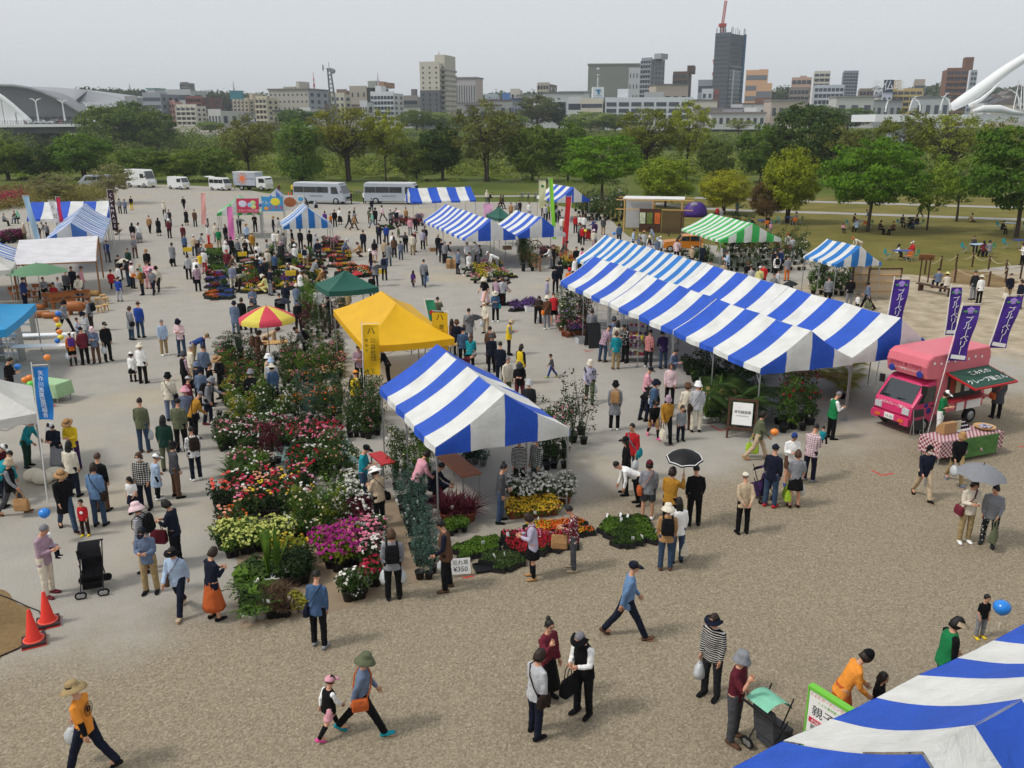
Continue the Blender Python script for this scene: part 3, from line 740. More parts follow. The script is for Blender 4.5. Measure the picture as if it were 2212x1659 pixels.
piece('sign_board', (-LW / 2, -.4, Hh + 3.6), (LW, .5, 7), wallm('2b3a50'), t)
lettering('胴仏壇', 6.2, mat('sign_white', 'e2e4e6', rough=.6), t, (-LW / 2, -.75, Hh + 3.4))
bld('X',1110,1350,1384,332,560,'b7a26c','ochre yellow apartment block with stacked balconies',6,5,1,'balc',top=[(.1,.32,14,'c0b19c')])
bld('X',1290,1370,1384,252,720,'a3968a','beige block high on hill behind ochre flats',3,3,0,'band')
bld('X',1580,1740,1800,158,520,'7a5a4c','tall reddish brown apartment tower beside white arch',9,3,3,'balc','6d5145',top=[(.85,1.25,16,'74564a')],name='tower_block')
bld('X',1770,1815,1828,172,760,'9aa3ab','slim white high-rise peeping out behind the brown tower',10,2,0,'balc')
rn = random.Random(9)
HOUSES=[(1860,420),(1910,440),(1960,405),(2000,450),(2050,380),(2090,430),(2140,400),(2180,360),(2200,440),(1880,370),(1940,345),(2110,345),(2160,320),(1400,330),(1440,350),(960,330),(985,395),(1395,420),(2040,455),(1985,340)]
for i, (x, y) in enumerate(HOUSES):
	u,v=cr('X',x,y); d=560 + (460 - y)*2.4; c=D(u,v,d); wd,dp,hh=rn.uniform(9,14),rn.uniform(8,11),rn.uniform(6,9)
	rgb=rn.choice(['b9b5ac','a9a6a2','c2bdb2','b3a79b','c4c6c8']); rf=rn.choice(['54555a','6b6360','5c5f6a','4c4a4a'])
	t=thing('house','pale hillside house with dark pitched roof near the white arch','house',(c.x,d,c.z - hh),rn.uniform(-.5,.5),'houses on the hillside')
	piece('wall', (0, 0, hh / 2 - 6), (wd, dp, hh + 12), wallm(rgb), t)
	MB().prism([(-wd/2 - .6,hh),(wd/2 + .6,hh),(0,hh + 3.2)],-dp/2 - .5,dp/2 + .5,'y').build('roof',wallm(rf),t)
	for c_ in (-.28,0,.28): piece('window',(wd*c_,-dp/2 - .03,hh*.55),(wd*.14,.2,1.6),WINM,t)
# many low roofs along the levee line
LOWK=[('V',x,y) for x,y in ((30,540),(310,500),(560,500),(740,500),(870,470),(1130,510),(1300,470),(1380,480),(1750,450),(1960,470),(2060,440),(2180,430))] + [('U',x,y) for x,y in ((1400,520),(1740,540),(1880,560),(2070,560))] + [('W',x,y) for x,y in ((160,820),(330,830),(450,800),(560,790),(1350,730),(1620,860),(1660,930),(2060,890),(1830,930))] + [('X',x,y) for x,y in ((740,400),(1000,430),(1420,400),(20,480),(170,430))]
for i, (k, x, y) in enumerate(LOWK):
	u,v=cr(k,x,y); d=rn.uniform(500,560); c=D(u,v,d); wd=rn.uniform(14,26); hh=max(4,c.z - CITYZ)
	rgb = rn.choice(['b9b9b6', 'c2bdb2', 'a9adb2', 'b3a79b', 'c4c6c8', '9a958d'])
	t=thing('low_building','low pale building in the row along the far levee','building',(c.x,d,CITYZ),rn.uniform(-.25,.25),'low buildings along the levee')
	piece('wall',(0,0,hh/2),(wd,12,hh),wallm(rgb),t); piece('roof',(0,0,hh + .3),(wd + 1,13,.6),wallm(rn.choice(['6d6e70','8a8c8e','71605a'])),t)
	n = rn.randint(3, 5)
	for c_ in range(n): piece('window',(wd*((c_ + .5)/n - .5),-6.03,hh*.6),(wd/n*.5,.2,hh*.3),WINM,t)
# wooded hills behind the town
def hill(name, label, pts, d, dep, rgb, seed, leaf=3.2):
	rng = np.random.default_rng(seed); V = []
	for (k, x, y) in pts:
		c = D(*cr(k, x, y), d)
		n = 420
		dd=rng.normal(0,1,(n,3)); dd /= np.linalg.norm(dd,axis=1)[:,None]; dd[:,2]=np.abs(dd[:,2])
		r = 13
		p=np.array([c.x,c.y,c.z - 9]) + dd*rng.uniform(.4,1,(n,1))*np.array([r*1.3,dep,9]) + rng.normal(0,1.2,(n,3))
		V.append(leaves(rng, p, dd + np.array([0, -.2, .4]), leaf, leaf * .8, .5))
		p2=np.array([c.x,c.y + dep*.5,CITYZ]) + rng.uniform(-1,1,(160,3))*np.array([r*1.3,3,0]) + np.array([0,0,1])*rng.uniform(0,max(2,c.z - CITYZ - 6),(160,1))
		V.append(leaves(rng, p2, np.tile([0, -1, .3], (160, 1)), leaf * 2.4, leaf * 2, .4))
	me = quads(name, np.concatenate(V)); me.materials.append(leafmat('hill' + str(seed), rgb, .35, .1))
	return tag(ob(name, me), label, 'wood', kind='stuff')
hill('wooded_hill','dark wooded hill behind the stadium roof',[('U',x,y) for x,y in ((720,322),(800,325),(880,330),(960,322),(1040,335),(1120,330),(1190,328),(1260,345),(1480,395),(1720,350),(1800,348),(1880,355),(1950,352),(2090,360),(2180,380),(1000,360),(1100,365),(860,350))],800,12,'37492c',21)
hill('wooded_hill','wooded ridge between the town buildings',[('V',x,y) for x,y in ((10,362),(60,360),(580,372),(640,350),(700,365),(2080,345),(2130,350),(1900,420),(1950,370))] + [('W',x,y) for x,y in ((150,780),(200,785),(840,800),(880,805),(1080,780),(1120,790))] + [('X',x,y) for x,y in ((150,305),(200,308),(750,380),(1330,305),(1510,290),(1540,275),(1480,340),(2000,320),(2150,320),(1900,330))],780,12,'3d4f30',22)

# ------------------------------------------------------------------ levee wall,car park,stadium,bridges,masts
u0, _ = cr('U', 800, 0)
c0, c1 = D(365, 303, 478), D(530, 300, 478)
t = thing('levee_wall', 'sloping concrete block wall of the far levee', 'wall', (c0.x, 466, 0))
CONC = mat('old_concrete', '8b877e', rough=.9, var=.25, scale=.6, bump=.3)
nx = 16; wd = (c1.x + 15 - c0.x + 90) / nx
blk=MB().add([(-.48,0,0),(.48,0,0),(.48,2.4,1),(-.48,2.4,1),(-.48,.5,-.1),(.48,.5,-.1),(.48,2.9,.9),(-.48,2.9,.9)],[(0,1,2,3),(4,7,6,5),(0,4,5,1),(3,2,6,7),(0,3,7,4),(1,5,6,2)]).mesh('block')
for i in range(nx):
	for j in range(5): inst('block',blk,[CONC],t,(-85 + wd*(i + .5),j*2.6,.3 + j*1.5),0.0,(wd,1,1.42))
MB().add([(-90,.5,-.5),(wd*nx - 86,.5,-.5),(wd*nx - 86,13.5,7.4),(-90,13.5,7.4)],[(0,1,2,3)]).build('backing',mat('wall_shade','6f6b63',rough=.9),t)
piece('coping', (-85 + wd * nx / 2, 14, 7.6), (wd * nx + 4, 2, 1.2), wallm('a8a49a'), t)
# guard rail along the levee road
t = thing('guard_rail', 'long white guard rail along the far levee road', 'railing', (0, 488, 7.0))
for i in range(64): piece('post', (-60 + i * 5.0, 0, .45), (.2, .2, .9), wallm('cfd2d2'), t)
piece('rail', (97, -.15, .8), (318, .12, .4), wallm('cfd2d2'), t)
t=thing('stone_steps','grey stone steps up the grassy levee','steps',(D(1450,280,478).x,468,0))
for i in range(8): piece('step', (0, i * 2.1 + .8, i * .9 + .2), (19, 2.2, .9), wallm('8d8880'), t)
# stadium: two curved roof shells over a dark glazed base
t=thing('stadium','huge grey curved stadium roof behind the arch bridge','stadium',(0,560,CITYZ))
ROOF=mat('stadium_roof','7d7f84',rough=.6,var=.08,scale=.05); ROOF2=mat('stadium_roof_light','94979b',rough=.6,var=.06,scale=.05)
def shell(name, pts, ybase, d0, d1, m, sink=0):
	rings = []
	for f in np.linspace(0, 1, 9):
		ring = []
		for (x, y) in pts:
			p=D(*cr('U',x,ybase + (y - ybase)*math.sqrt(max(.0,1 - f*f*.9)) if False else y + (ybase - y)*f*f*.35),d0)
			ring.append((p.x + f * sink, (d1 - d0) * f, p.z - CITYZ))
		rings.append(ring)
	mb = MB(); mb.loft(rings, closed=False); front = [(x_, y_, z_) for x_, y_, z_ in rings[0]]
	base = D(0, cr('U', 0, ybase)[1], d0).z - CITYZ
	return mb, front, base
arch=[(-900,560),(-700,470),(-450,375),(-200,318),(0,303),(120,306),(250,325),(370,360),(480,408),(580,460),(650,505),(695,535)]
mb, front, base = shell('roof', arch, 540, 560, 640, ROOF)
o = mb.build('roof', ROOF, t, True)
mb=MB(); fl=[(x,.4,z) for x,y,z in front]; lo=[(x,.4,base - 3) for x,y,z in front]; mb.loft([lo,fl],closed=False); mb.build('front_wall',mat('stadium_wall','5e6065',rough=.6,var=.1,scale=.1),t)
mb=MB(); mb.tube([(x,-.6,z + .3) for x,y,z in front],1.0,6); mb.build('roof_edge',wallm('8a8c90'),t)
arch2=[(200,308),(330,310),(480,316),(640,328),(760,345),(880,370),(1000,402),(1100,435),(1160,455)]
mb, front, base2 = shell('roof', arch2, 520, 600, 760, ROOF2)
for i, v in enumerate(mb.v): mb.v[i] = (v[0], v[1] + 40, v[2])
mb.build('side_roof', ROOF2, t, True)
mb=MB(); fl=[(x,39,z) for x,y,z in front]; lo=[(x + (5 if i < 5 else -30),2,base - 1) for i,(x,y,z) in enumerate(front)]; mb.loft([lo,fl],closed=False); mb.build('side_slope',ROOF2,t,True)
a, b_ = D(*cr('U', -900, 560), 559), D(*cr('U', 800, 560), 559)
piece('glazing',((a.x + b_.x)/2,6,3.2),(b_.x - a.x,14,7),mat('stadium_glass','2a2d31',rough=.3,spec=.5),t)
for i in range(26): piece('column',(a.x + (b_.x - a.x)*(i + .5)/26,-1.2,3.2),(.9,.9,7),wallm('55585c'),t)
# left arch bridge
DB = 330
WHITEC = mat('bridge_white', 'e0e2e2', rough=.6, var=.06, scale=.1)
t = thing('arch_bridge', 'white arch road bridge with grey girder at left', 'bridge', (0, DB, 0))
q = lambda x, y, d=DB: D(*cr('U', x, y), d)
a, b_ = q(-500, 640), q(860, 628)
def beam(name, a, b, h, wd, m, par, off=0.0):
	mb = MB(); n = 12; rings = []
	for i in range(n + 1):
		p = Vector(a).lerp(Vector(b), i / n)
		rings.append([(p.x,off - wd/2,p.z - h),(p.x,off + wd/2,p.z - h),(p.x,off + wd/2,p.z),(p.x,off - wd/2,p.z)])
	mb.loft(rings); return mb.build(name, m, par)
beam('deck',a,b_,1.0,16,WHITEC,t); beam('girder',a - Vector((0,0,1.0)),b_ - Vector((0,0,1.0)),2.2,12,wallm('5d5f60'),t)
n = 60
for i in range(n):
	p=a.lerp(b_,(i + .5)/n); piece('rail_post',(p.x,-7.6,p.z + .6),(.14,.1,1.2),wallm('7c8084'),t)
for dz in (.5,1.2): beam('rail',a + Vector((0,0,dz)),b_ + Vector((0,0,dz)),.14,.12,wallm('8a8e92'),t,-7.6)
pts=[q(x,y) for x,y in ((-420,470),(-260,352),(-120,322),(0,362),(80,415),(150,470),(220,532),(280,585),(312,615))]
mb=MB(); mb.tube([(p.x,-4,p.z) for p in pts],[(1.0,.9)]*len(pts),8); mb.build('arch_rib',WHITEC,t,True)
for x, y in ((35, 385), (102, 432), (163, 482), (222, 538)):
	p,p2=q(x,y),q(x,640); piece('hanger',(p.x,-4,(p.z + p2.z)/2),(2.2 if x < 200 else 2.6,1.4,p.z - p2.z),WHITEC,t)
for x in (-120, 240, 330, 470):
	p = q(x, 690); piece('pier', (p.x, 2, p.z / 2 - 1.5), (4, 8, p.z + 3), wallm('77746d'), t)
piece('abutment', (q(80, 700).x, 6, 3), (24, 10, 7.5), wallm('6e6a62'), t)
def bridge_lamp(k, x, yb, yt, d, lab, grp):
	c = D(*cr(k, x, yb), d); h = D(*cr(k, x, yt), d).z - c.z
	o = thing('street_lamp', lab, 'street lamp', c, 0.0, grp)
	mb = MB(); mb.tube([(0, 0, 0), (0, 0, h * .85)], [.35, .2], 6); mb.build('pole', WHITEC, o)
	mb = MB()
	for s_ in (-1,1): mb.tube([(0,0,h*.82),(s_*h*.08,0,h*.93),(s_*h*.24,0,h*.965)],[.18,.2,.1],5)
	mb.build('arm', WHITEC, o)
for x,yb,yt,lb in ((333,612,405,'white Y shaped street lamp beside foot of the bridge arch'),(560,606,418,'white Y shaped street lamp in middle of left bridge'),(765,606,440,'white Y shaped street lamp at right end of left bridge')):
	bridge_lamp('U', x, yb, yt, DB - 6, lb, 'lamps on the left bridge')
rn = random.Random(31)
CARM=MB(); CARM.prism([(-2.1,.3),(2.1,.3),(2.15,.8),(1.3,.95),(.7,1.45),(-1.3,1.5),(-1.9,.95),(-2.15,.8)],-.82,.82,'y'); CARB=CARM.mesh('body')
CARW=MB().prism([(-1.65,.98),(1.15,.98),(.68,1.38),(-1.25,1.42)],-.83,.83,'y').mesh('windows')
WH = MB()
for x in (-1.3, 1.3):
	for y in (-.83, .83): WH.tube([(x, y - .09, .32), (x, y + .09, .32)], .32, 10)
CARWH = WH.mesh('wheels')
def far_car(loc, rz, c, lab, grp, sc_=1.0):
	o = thing('parked_car', lab, 'car', loc, rz, grp, sc_)
	inst('body',CARB,[mat('carpaint_' + c,c,rough=.3,var=.03,spec=.6)],o); inst('windows',CARW,[GLASS()],o); inst('wheels',CARWH,[RUBBER()],o)
	return o
for i in range(11):
	x = -20 + i * 80 + rn.uniform(-20, 20); p = a.lerp(b_, 0) ; p = q(x, 640)
	f = (p.x - a.x) / (b_.x - a.x); z = a.z + (b_.z - a.z) * f
	far_car((p.x,DB + rn.choice((-3.5,0,3)),z),rn.choice((0,math.pi)),rn.choice(['b9bdc0','d7d9da','4a4f56','2c2f33','8a2f2c']),'car queuing on the left arch bridge','cars on the left bridge')
for i,(x,y) in enumerate([(940,762),(975,752),(1330,800),(1360,798),(1390,795),(1420,795),(1450,792),(1480,785),(1510,785),(1540,778),(1570,775),(1300,805),(1010,752)]):
	c=D(*cr('U',x,y),447); far_car((c.x,447 + (i % 2)*6,.1),R(60) + rn.uniform(-.1,.1),rn.choice(['d7d9da','d7d9da','2c2f33','3a4552','9ea3a8']),'car parked in the riverside car park across the water','cars in the riverside car park')
sheet('car_park', [(-240, 425, 0), (-128, 425, 0), (-120, 462, 0), (-240, 462, 0)], .12, PATHM)
# right white bridge
DR = 235
t=thing('white_bridge','white bridge with thick sloping arch rib and stay cables','bridge',(0,DR,0))
q = lambda x, y, d=DR: D(*cr('X', x, y), d)
rib=[q(x,y) for x,y in ((1600,480),(1700,420),(1800,355),(1900,282),(2000,205),(2100,135),(2212,65),(2400,-30),(2700,-130))]
mb=MB(); mb.tube([(p.x,0,p.z) for p in rib],[(1.1,1.5),(1.5,1.8),(1.6,1.9),(1.5,1.9),(1.35,1.9),(1.25,1.8),(1.15,1.7),(1.0,1.6),(1,1.5)],10); mb.build('arch_rib',WHITEC,t,True)
mb=MB(); rb2=[q(x,y) for x,y in ((1690,470),(1790,420),(1880,345),(1960,268))]; mb.tube([(p.x,-3.2,p.z) for p in rb2],[.5,.5,.4,.15],8); mb.build('side_strut',WHITEC,t,True)
a, b_ = q(840, 545), q(2900, 545); beam('deck', a, b_, 1.8, 16, WHITEC, t)
mb=MB(); mb.tube([(p.x,-8.2,p.z) for p in (q(1640,520),q(1720,500),q(1850,500),q(1960,525),q(2060,540))],[.4,.9,1.0,.6,.35],10); mb.build('deck_fairing',WHITEC,t,True)
for x in (1180, 1300):
	p=q(x,600); mb=MB(); mb.tube([(p.x,0,p.z),(p.x - 3,0,p.z/2),(p.x - 7,0,-1)],[1.8,1.5,1.8],8); mb.build('pier',WHITEC,t,True)
for (x0,y0,x1,y1) in ((2190,250,2030,500),(2212,285,2090,510),(2230,300,2120,510),(2260,300,2160,512),(2300,280,2200,515)):
	p,p2=q(x0,y0),q(x1,y1); mb=MB(); mb.tube([(p.x,1,p.z),(p2.x,-5,p2.z)],.1,5); mb.build('cable',WHITEC,t)
def curved_lamp(x, yb, xt, yt, lab):
	p,p2=q(x,yb),q(xt,yt); o=thing('street_lamp',lab,'street lamp',(p.x,DR - 5,p.z),0.0,'lamps on the white bridge')
	dx, dz = p2.x - p.x, p2.z - p.z
	mb=MB(); mb.tube([(0,0,0),(dx*.06,0,dz*.4),(dx*.35,0,dz*.78),(dx,0,dz)],[.22,.2,.16,.08],6); mb.build('pole',WHITEC,o,True)
	MB().box((dx, 0, dz), (.8, .4, .15)).build('lamp_head', WHITEC, o)
for x,yb,xt,yt,lb in ((1250,520,1195,412,'curved white lamp on the bridge bending left'),(1160,520,1220,395,'curved white lamp on the bridge bending right'),(960,525,990,425,'small curved white lamp at far end of white bridge'),(1420,510,1480,368,'tall curved white lamp before the brown tower'),(1500,515,1445,395,'curved white lamp bending left before brown tower'),(2075,480,2005,340,'curved white lamp under the arch cables')): curved_lamp(x,yb,xt,yt,lb)
# masts
u, v = cr('V', 690, 500); c = D(u, v, 430); ht = D(*cr('V', 675, 155), 430).z
t=thing('lattice_mast','tall grey lattice mast with antennas and dishes','mast',(c.x,430,CITYZ))
mb = MB()
for i in range(14):
	z0,z1=(ht - CITYZ)*i/14,(ht - CITYZ)*(i + 1)/14; w0,w1=3.2 - i*.13,3.2 - (i + 1)*.13
	cs=lambda w_,z_: [(-w_/2 - z_*.06,-w_/2,z_),(w_/2 - z_*.06,-w_/2,z_),(w_/2 - z_*.06,w_/2,z_),(-w_/2 - z_*.06,w_/2,z_)]
	A_, B_ = cs(w0, z0), cs(w1, z1)
	for j in range(4): mb.tube([A_[j],B_[j]],.2,4,0,False); mb.tube([A_[j],B_[(j + 1) % 4]],.14,4,0,False)
mb.build('frame', wallm('73777b'), t)
zz=ht - CITYZ; mb=MB(); mb.lathe([(1.6,0),(1.6,.3)],10,(-zz*.06,0,zz)); mb.ell((2 - zz*.06,-1,zz - 1),(1.2,.5,1.2)); mb.ell((-2.6 - zz*.06,-1,zz + .5),(.4,.4,1.5)); mb.tube([(-zz*.06,0,zz),(-zz*.06,0,zz + 3)],.15,5); mb.build('antenna',wallm('8d9194'),t)
for k,x,yb,yt,lb in (('V',515,330,182,'thin red and white radio mast behind the hospital'),('V',1060,300,185,'thin antenna pole on the taupe store roof'),('U',2018,350,262,'thin antenna pole on billboard building'),('U',1120,335,280,'thin pole on the wooded hill'),('V',1580,60,2,'thin lightning rod on the cream tower')):
	c=D(*cr(k,x,yb),560); c2=D(*cr(k,x,yt),560); o=thing('antenna_mast',lb,'mast',(c.x,560,c.z)); mb=MB(); h=c2.z - c.z
	for i in range(6): mb.tube([(0,0,h*i/6),(0,0,h*(i + 1)/6)],[.7 - i*.1,.62 - i*.1],5,i % 2 if 'red' in lb else 0)
	mb.build('pole', [wallm('b6aeb0'), RED], o)
# billboard
c=D(*cr('U',2040,380),515); t=thing('billboard','rooftop billboard with blue and green picture on beige flats','billboard',(c.x,515,c.z - 8)); s=515/FPX/1.8228/2.19
piece('panel',(0,0,8),(110*s,.6,66*s),mat('billboard_print','3d6f7c',rough=.6,var=.9,scale=.25),t)
for x in (-45, -15, 15, 45): piece('support', (x * s, .6, 2), (.4, .4, 9), wallm('6d6e70'), t)
# ================================================================== PEOPLE: templates
def remesh(mb, voxel, smooth=2):
	me = mb.mesh('tmp'); import bmesh
	b=bmesh.new(); b.from_mesh(me); bmesh.ops.recalc_face_normals(b,faces=b.faces); b.to_mesh(me); b.free()
	o = bpy.data.objects.new('tmp', me)
	r=o.modifiers.new('r','REMESH'); r.mode='VOXEL'; r.voxel_size=voxel; r.use_smooth_shade=True
	if smooth:
		s_ = o.modifiers.new('s', 'SMOOTH'); s_.iterations = smooth; s_.factor = .5
	out = evalmesh(o); bpy.data.meshes.remove(me)
	out.materials.clear()
	return out
def rot_x(v, a):
	c, s = math.cos(a), math.sin(a); return Vector((v.x, v.y * c + v.z * s, -v.y * s + v.z * c))
# lean,(hip,knee,spread) left/right,(shoulder swing,outward,elbow,inward) left/right,head pitch,head yaw
POSES = {
's': dict(lean=2, L=(0, 3, 4), R=(2, 3, 4), aL=(4, 9, 14, 4), aR=(2, 9, 16, 4), hp=8, hy=0),
'S': dict(lean=3, L=(6, 8, 5), R=(-4, 2, 6), aL=(10, 10, 40, 14), aR=(0, 9, 12, 2), hp=18, hy=18),
'w': dict(lean=4, L=(24, 6, 2), R=(-20, 18, 2), aL=(-20, 8, 14, 2), aR=(22, 8, 22, 4), hp=10, hy=0),
'W': dict(lean=5, L=(-26, 14, 2), R=(28, 4, 2), aL=(20, 8, 20, 4), aR=(-24, 8, 16, 2), hp=8, hy=6),
'h': dict(lean=4, L=(0, 3, 4), R=(3, 4, 4), aL=(18, 8, 88, 38), aR=(16, 8, 92, 38), hp=26, hy=0),
'k': dict(lean=4,L=(0,3,5),R=(2,3,5),aL=(-24,10,-8,34),aR=(-24,10,-8,34),hp=10,hy=0),
'b': dict(lean=62, L=(-8, 6, 5), R=(-4, 8, 6), aL=(58, 8, 12, 6), aR=(66, 8, 16, 6), hp=10, hy=0),
'l': dict(lean=24, L=(-4, 5, 5), R=(2, 8, 5), aL=(40, 8, 30, 10), aR=(28, 8, 40, 10), hp=26, hy=0),
'c': dict(lean=22,L=(84,138,12),R=(62,128,12),aL=(52,8,30,10),aR=(58,8,30,10),hp=16,hy=0),
't': dict(lean=4,L=(84,84,8),R=(86,80,8),aL=(30,8,50,14),aR=(34,8,46,14),hp=14,hy=0),
'g': dict(lean=6,L=(78,20,10),R=(84,26,8),aL=(-28,14,10,0),aR=(20,8,60,10),hp=10,hy=0),
'p': dict(lean=2, L=(0, 3, 4), R=(4, 5, 4), aL=(6, 8, 20, 6), aR=(46, 14, 118, 12), hp=4, hy=10),
'u': dict(lean=2, L=(2, 3, 4), R=(-3, 4, 4), aL=(6, 8, 16, 6), aR=(26, 8, 108, 14), hp=4, hy=0),
'a': dict(lean=12, L=(4, 5, 4), R=(-6, 6, 4), aL=(48, 8, 34, 6), aR=(10, 8, 20, 4), hp=22, hy=0),
}
PT = {}
def skeleton(code, kid):
	p = POSES[code]; sk = {}
	leg = .37 if kid else .42; hipz = 0
	f = {}
	for s_, sg in (('L', -1), ('R', 1)):
		hip, knee, spr = p[s_]
		h0 = Vector((sg * .092, 0, 0))
		d1 = Vector((sg * math.sin(R(spr)) * .7, math.sin(R(hip)), -math.cos(R(hip)))).normalized()
		d2=Vector((sg*math.sin(R(spr))*.25,math.sin(R(hip - knee)),-math.cos(R(hip - knee)))).normalized()
		k = h0 + d1 * leg; a = k + d2 * leg
		f[s_] = (h0, k, a, hip - knee)
	low = min(f['L'][2].z, f['R'][2].z) - .075
	if code == 'g': low = -.11
	off = Vector((0, 0, -low))
	if code == 'w' or code == 'W' or True:
		off.y = -(f['L'][2].y + f['R'][2].y) / 2 * (.0 if code in 'tg' else 1)
	sk['hip'] = off
	for s_ in 'LR': sk['leg' + s_] = [q + off for q in f[s_][:3]] + [f[s_][3]]
	ln=R(p['lean']); up=Vector((0,math.sin(ln),math.cos(ln))); fw=Vector((0,math.cos(ln),-math.sin(ln)))
	ts = .88 if kid else 1.0
	sk['up'], sk['fw'] = up, fw
	sp = lambda t, y=0: off + up * t * ts + fw * y
	sk['sp'] = sp
	sh = sp(.50)
	hp = ln * .75 + R(p['hp']); hup = Vector((0, math.sin(hp), math.cos(hp)));
	if code in 'b': hp = R(48); hup = Vector((0, math.sin(hp), math.cos(hp)))
	neck = sp(.545)
	sk['hup'] = hup; sk['hp'] = hp; sk['hy'] = R(p['hy'])
	hs_ = 1.16 if kid else 1.0
	sk['hs'] = hs_
	sk['head'] = neck + hup * (.155 * hs_) + Vector((0, .02, 0))
	for s_, sg in (('L', -1), ('R', 1)):
		sw, outw, el, inn = p['a' + s_]
		s0 = sh + Vector((sg * .163 * (.86 if kid else 1), 0, 0)) - up * .05
		a = R(sw) + (0 if code in 'bc' else 0)
		d1=(-up*math.cos(a) + fw*math.sin(a)); d1=(d1 + Vector((sg*math.sin(R(outw)),0,0))).normalized()
		b=R(sw + el); d2=(-up*math.cos(b) + fw*math.sin(b)); d2=(d2 + Vector((-sg*math.sin(R(inn)),0,0))).normalized()
		al = .84 if kid else 1.0
		e = s0 + d1 * .275 * al; wq = e + d2 * .235 * al
		sk['arm' + s_] = (s0, e, wq, d2)
		sk['hand' + s_] = wq + d2 * .09
	return sk
def ering(c, x, y, rx, ry, n=16):
	return [c + x*math.cos(2*math.pi*k/n)*rx + y*math.sin(2*math.pi*k/n)*ry for k in range(n)]
def torso(mb, sk, prof):
	X=Vector((1,0,0)); mb.loft([ering(sk['sp'](t,y0),X,sk['fw'],rx,ry) for t,rx,ry,y0 in prof])
def foot_dir(sk, s_):
	return Vector((.12 if s_ == 'R' else -.12, 1, 0)).normalized()
def hand(mb, sk, s_):
	s0, e, wq, d = sk['arm' + s_]; sg = -1 if s_ == 'L' else 1
	side = Vector((0, 1, 0)) - d * d.y
	side = side.normalized() if side.length > .2 else Vector((1, 0, 0)); th = d.cross(side)
	mb.tube([wq - d * .03, wq + d * .02, wq + d * .085], [(.026, .022), (.024, .038), (.018, .04)], 7)
	for k, (o_, ln_) in enumerate(((-.032, .06), (-.011, .075), (.011, .08), (.031, .07))):
		b = wq + d * .075 + side * o_
		mb.tube([b,b + d*ln_*.5 + th*.004*sg,b + d*ln_*.9 + th*.022*-sg],[.0095,.009,.006],5)
	b = wq + d * .03 + side * .036
	mb.tube([b, b + side * .022 + d * .025, b + side * .026 + d * .06], [.012, .0105, .007], 5)
def template(code, kid=False):
	key = (code, kid)
	if key in PT: return PT[key]
	sk = skeleton(code, kid); mb = MB(); hs_ = sk['hs']
	torso(mb,sk,[(-.1,.1,.07,0),(0,.125,.08,0),(.14,.11,.07,0),(.34,.135,.085,0),(.47,.13,.065,0),(.53,.07,.055,0)])
	for s_ in 'LR':
		h, k, a, _ = sk['leg' + s_]
		mb.tube([h + Vector((0,0,.06)),h.lerp(k,.5),k,k.lerp(a,.35),a],[.09,.075,.055,.056,.038],10)
		fd=foot_dir(sk,s_); mb.tube([a + Vector((0,0,-.02)) - fd*.05,a + fd*.06 + Vector((0,0,-.04)),a + fd*.17 + Vector((0,0,-.055))],[.04,.042,.025],8)
		s0, e, wq, d2 = sk['arm' + s_]
		mb.tube([s0, s0.lerp(e, .5), e, e.lerp(wq, .4), wq], [.05, .045, .038, .037, .026], 8)
	nk = sk['sp'](.52); hd, hu = sk['head'], sk['hup']
	mb.tube([nk, hd - hu * .06], [.055, .05], 10)
	hf=Vector((0,math.cos(sk['hp']),-math.sin(sk['hp']))); Mh=Matrix((Vector((1,0,0)),hf,hu)).transposed()
	Mh = Mh @ Matrix.Rotation(-sk['hy'], 3, 'Z'); hfw = Mh @ Vector((0, 1, 0))
	mb.ell(hd + hu * .015 * hs_, (.074 * hs_, .092 * hs_, .1 * hs_), 14, 10, 0, Mh)
	mb.ell(hd - hu * .05 * hs_ + hfw * .022 * hs_, (.056 * hs_, .066 * hs_, .065 * hs_), 12, 8, 0, Mh)
	mb.ell(hd - hu * .022 * hs_ + hfw * .093 * hs_, (.014 * hs_, .02 * hs_, .022 * hs_), 6, 5, 0, Mh)
	for sg in (-1,1): mb.ell(hd - hu*.01 + Mh @ Vector((sg*.076*hs_,-.005,0)),(.012,.02,.028),6,5,0,Mh)
	body = remesh(mb, .0145, 1)
	mh = MB(); hand(mh, sk, 'L'); hand(mh, sk, 'R')
	import bmesh
	b=bmesh.new(); b.from_mesh(body); b.from_mesh(mh.mesh('hands',True)); bmesh.ops.recalc_face_normals(b,faces=b.faces); b.to_mesh(body); b.free()
	body.name = 'person'; body.polygons.foreach_set('use_smooth', [True] * len(body.polygons))
	sk['Mh'] = Mh; sk['body'] = body; sk['top'] = (hd + hu * .115 * hs_); sk['hfw'] = hfw; sk['cl'] = {}
	PT[key] = sk
	return sk
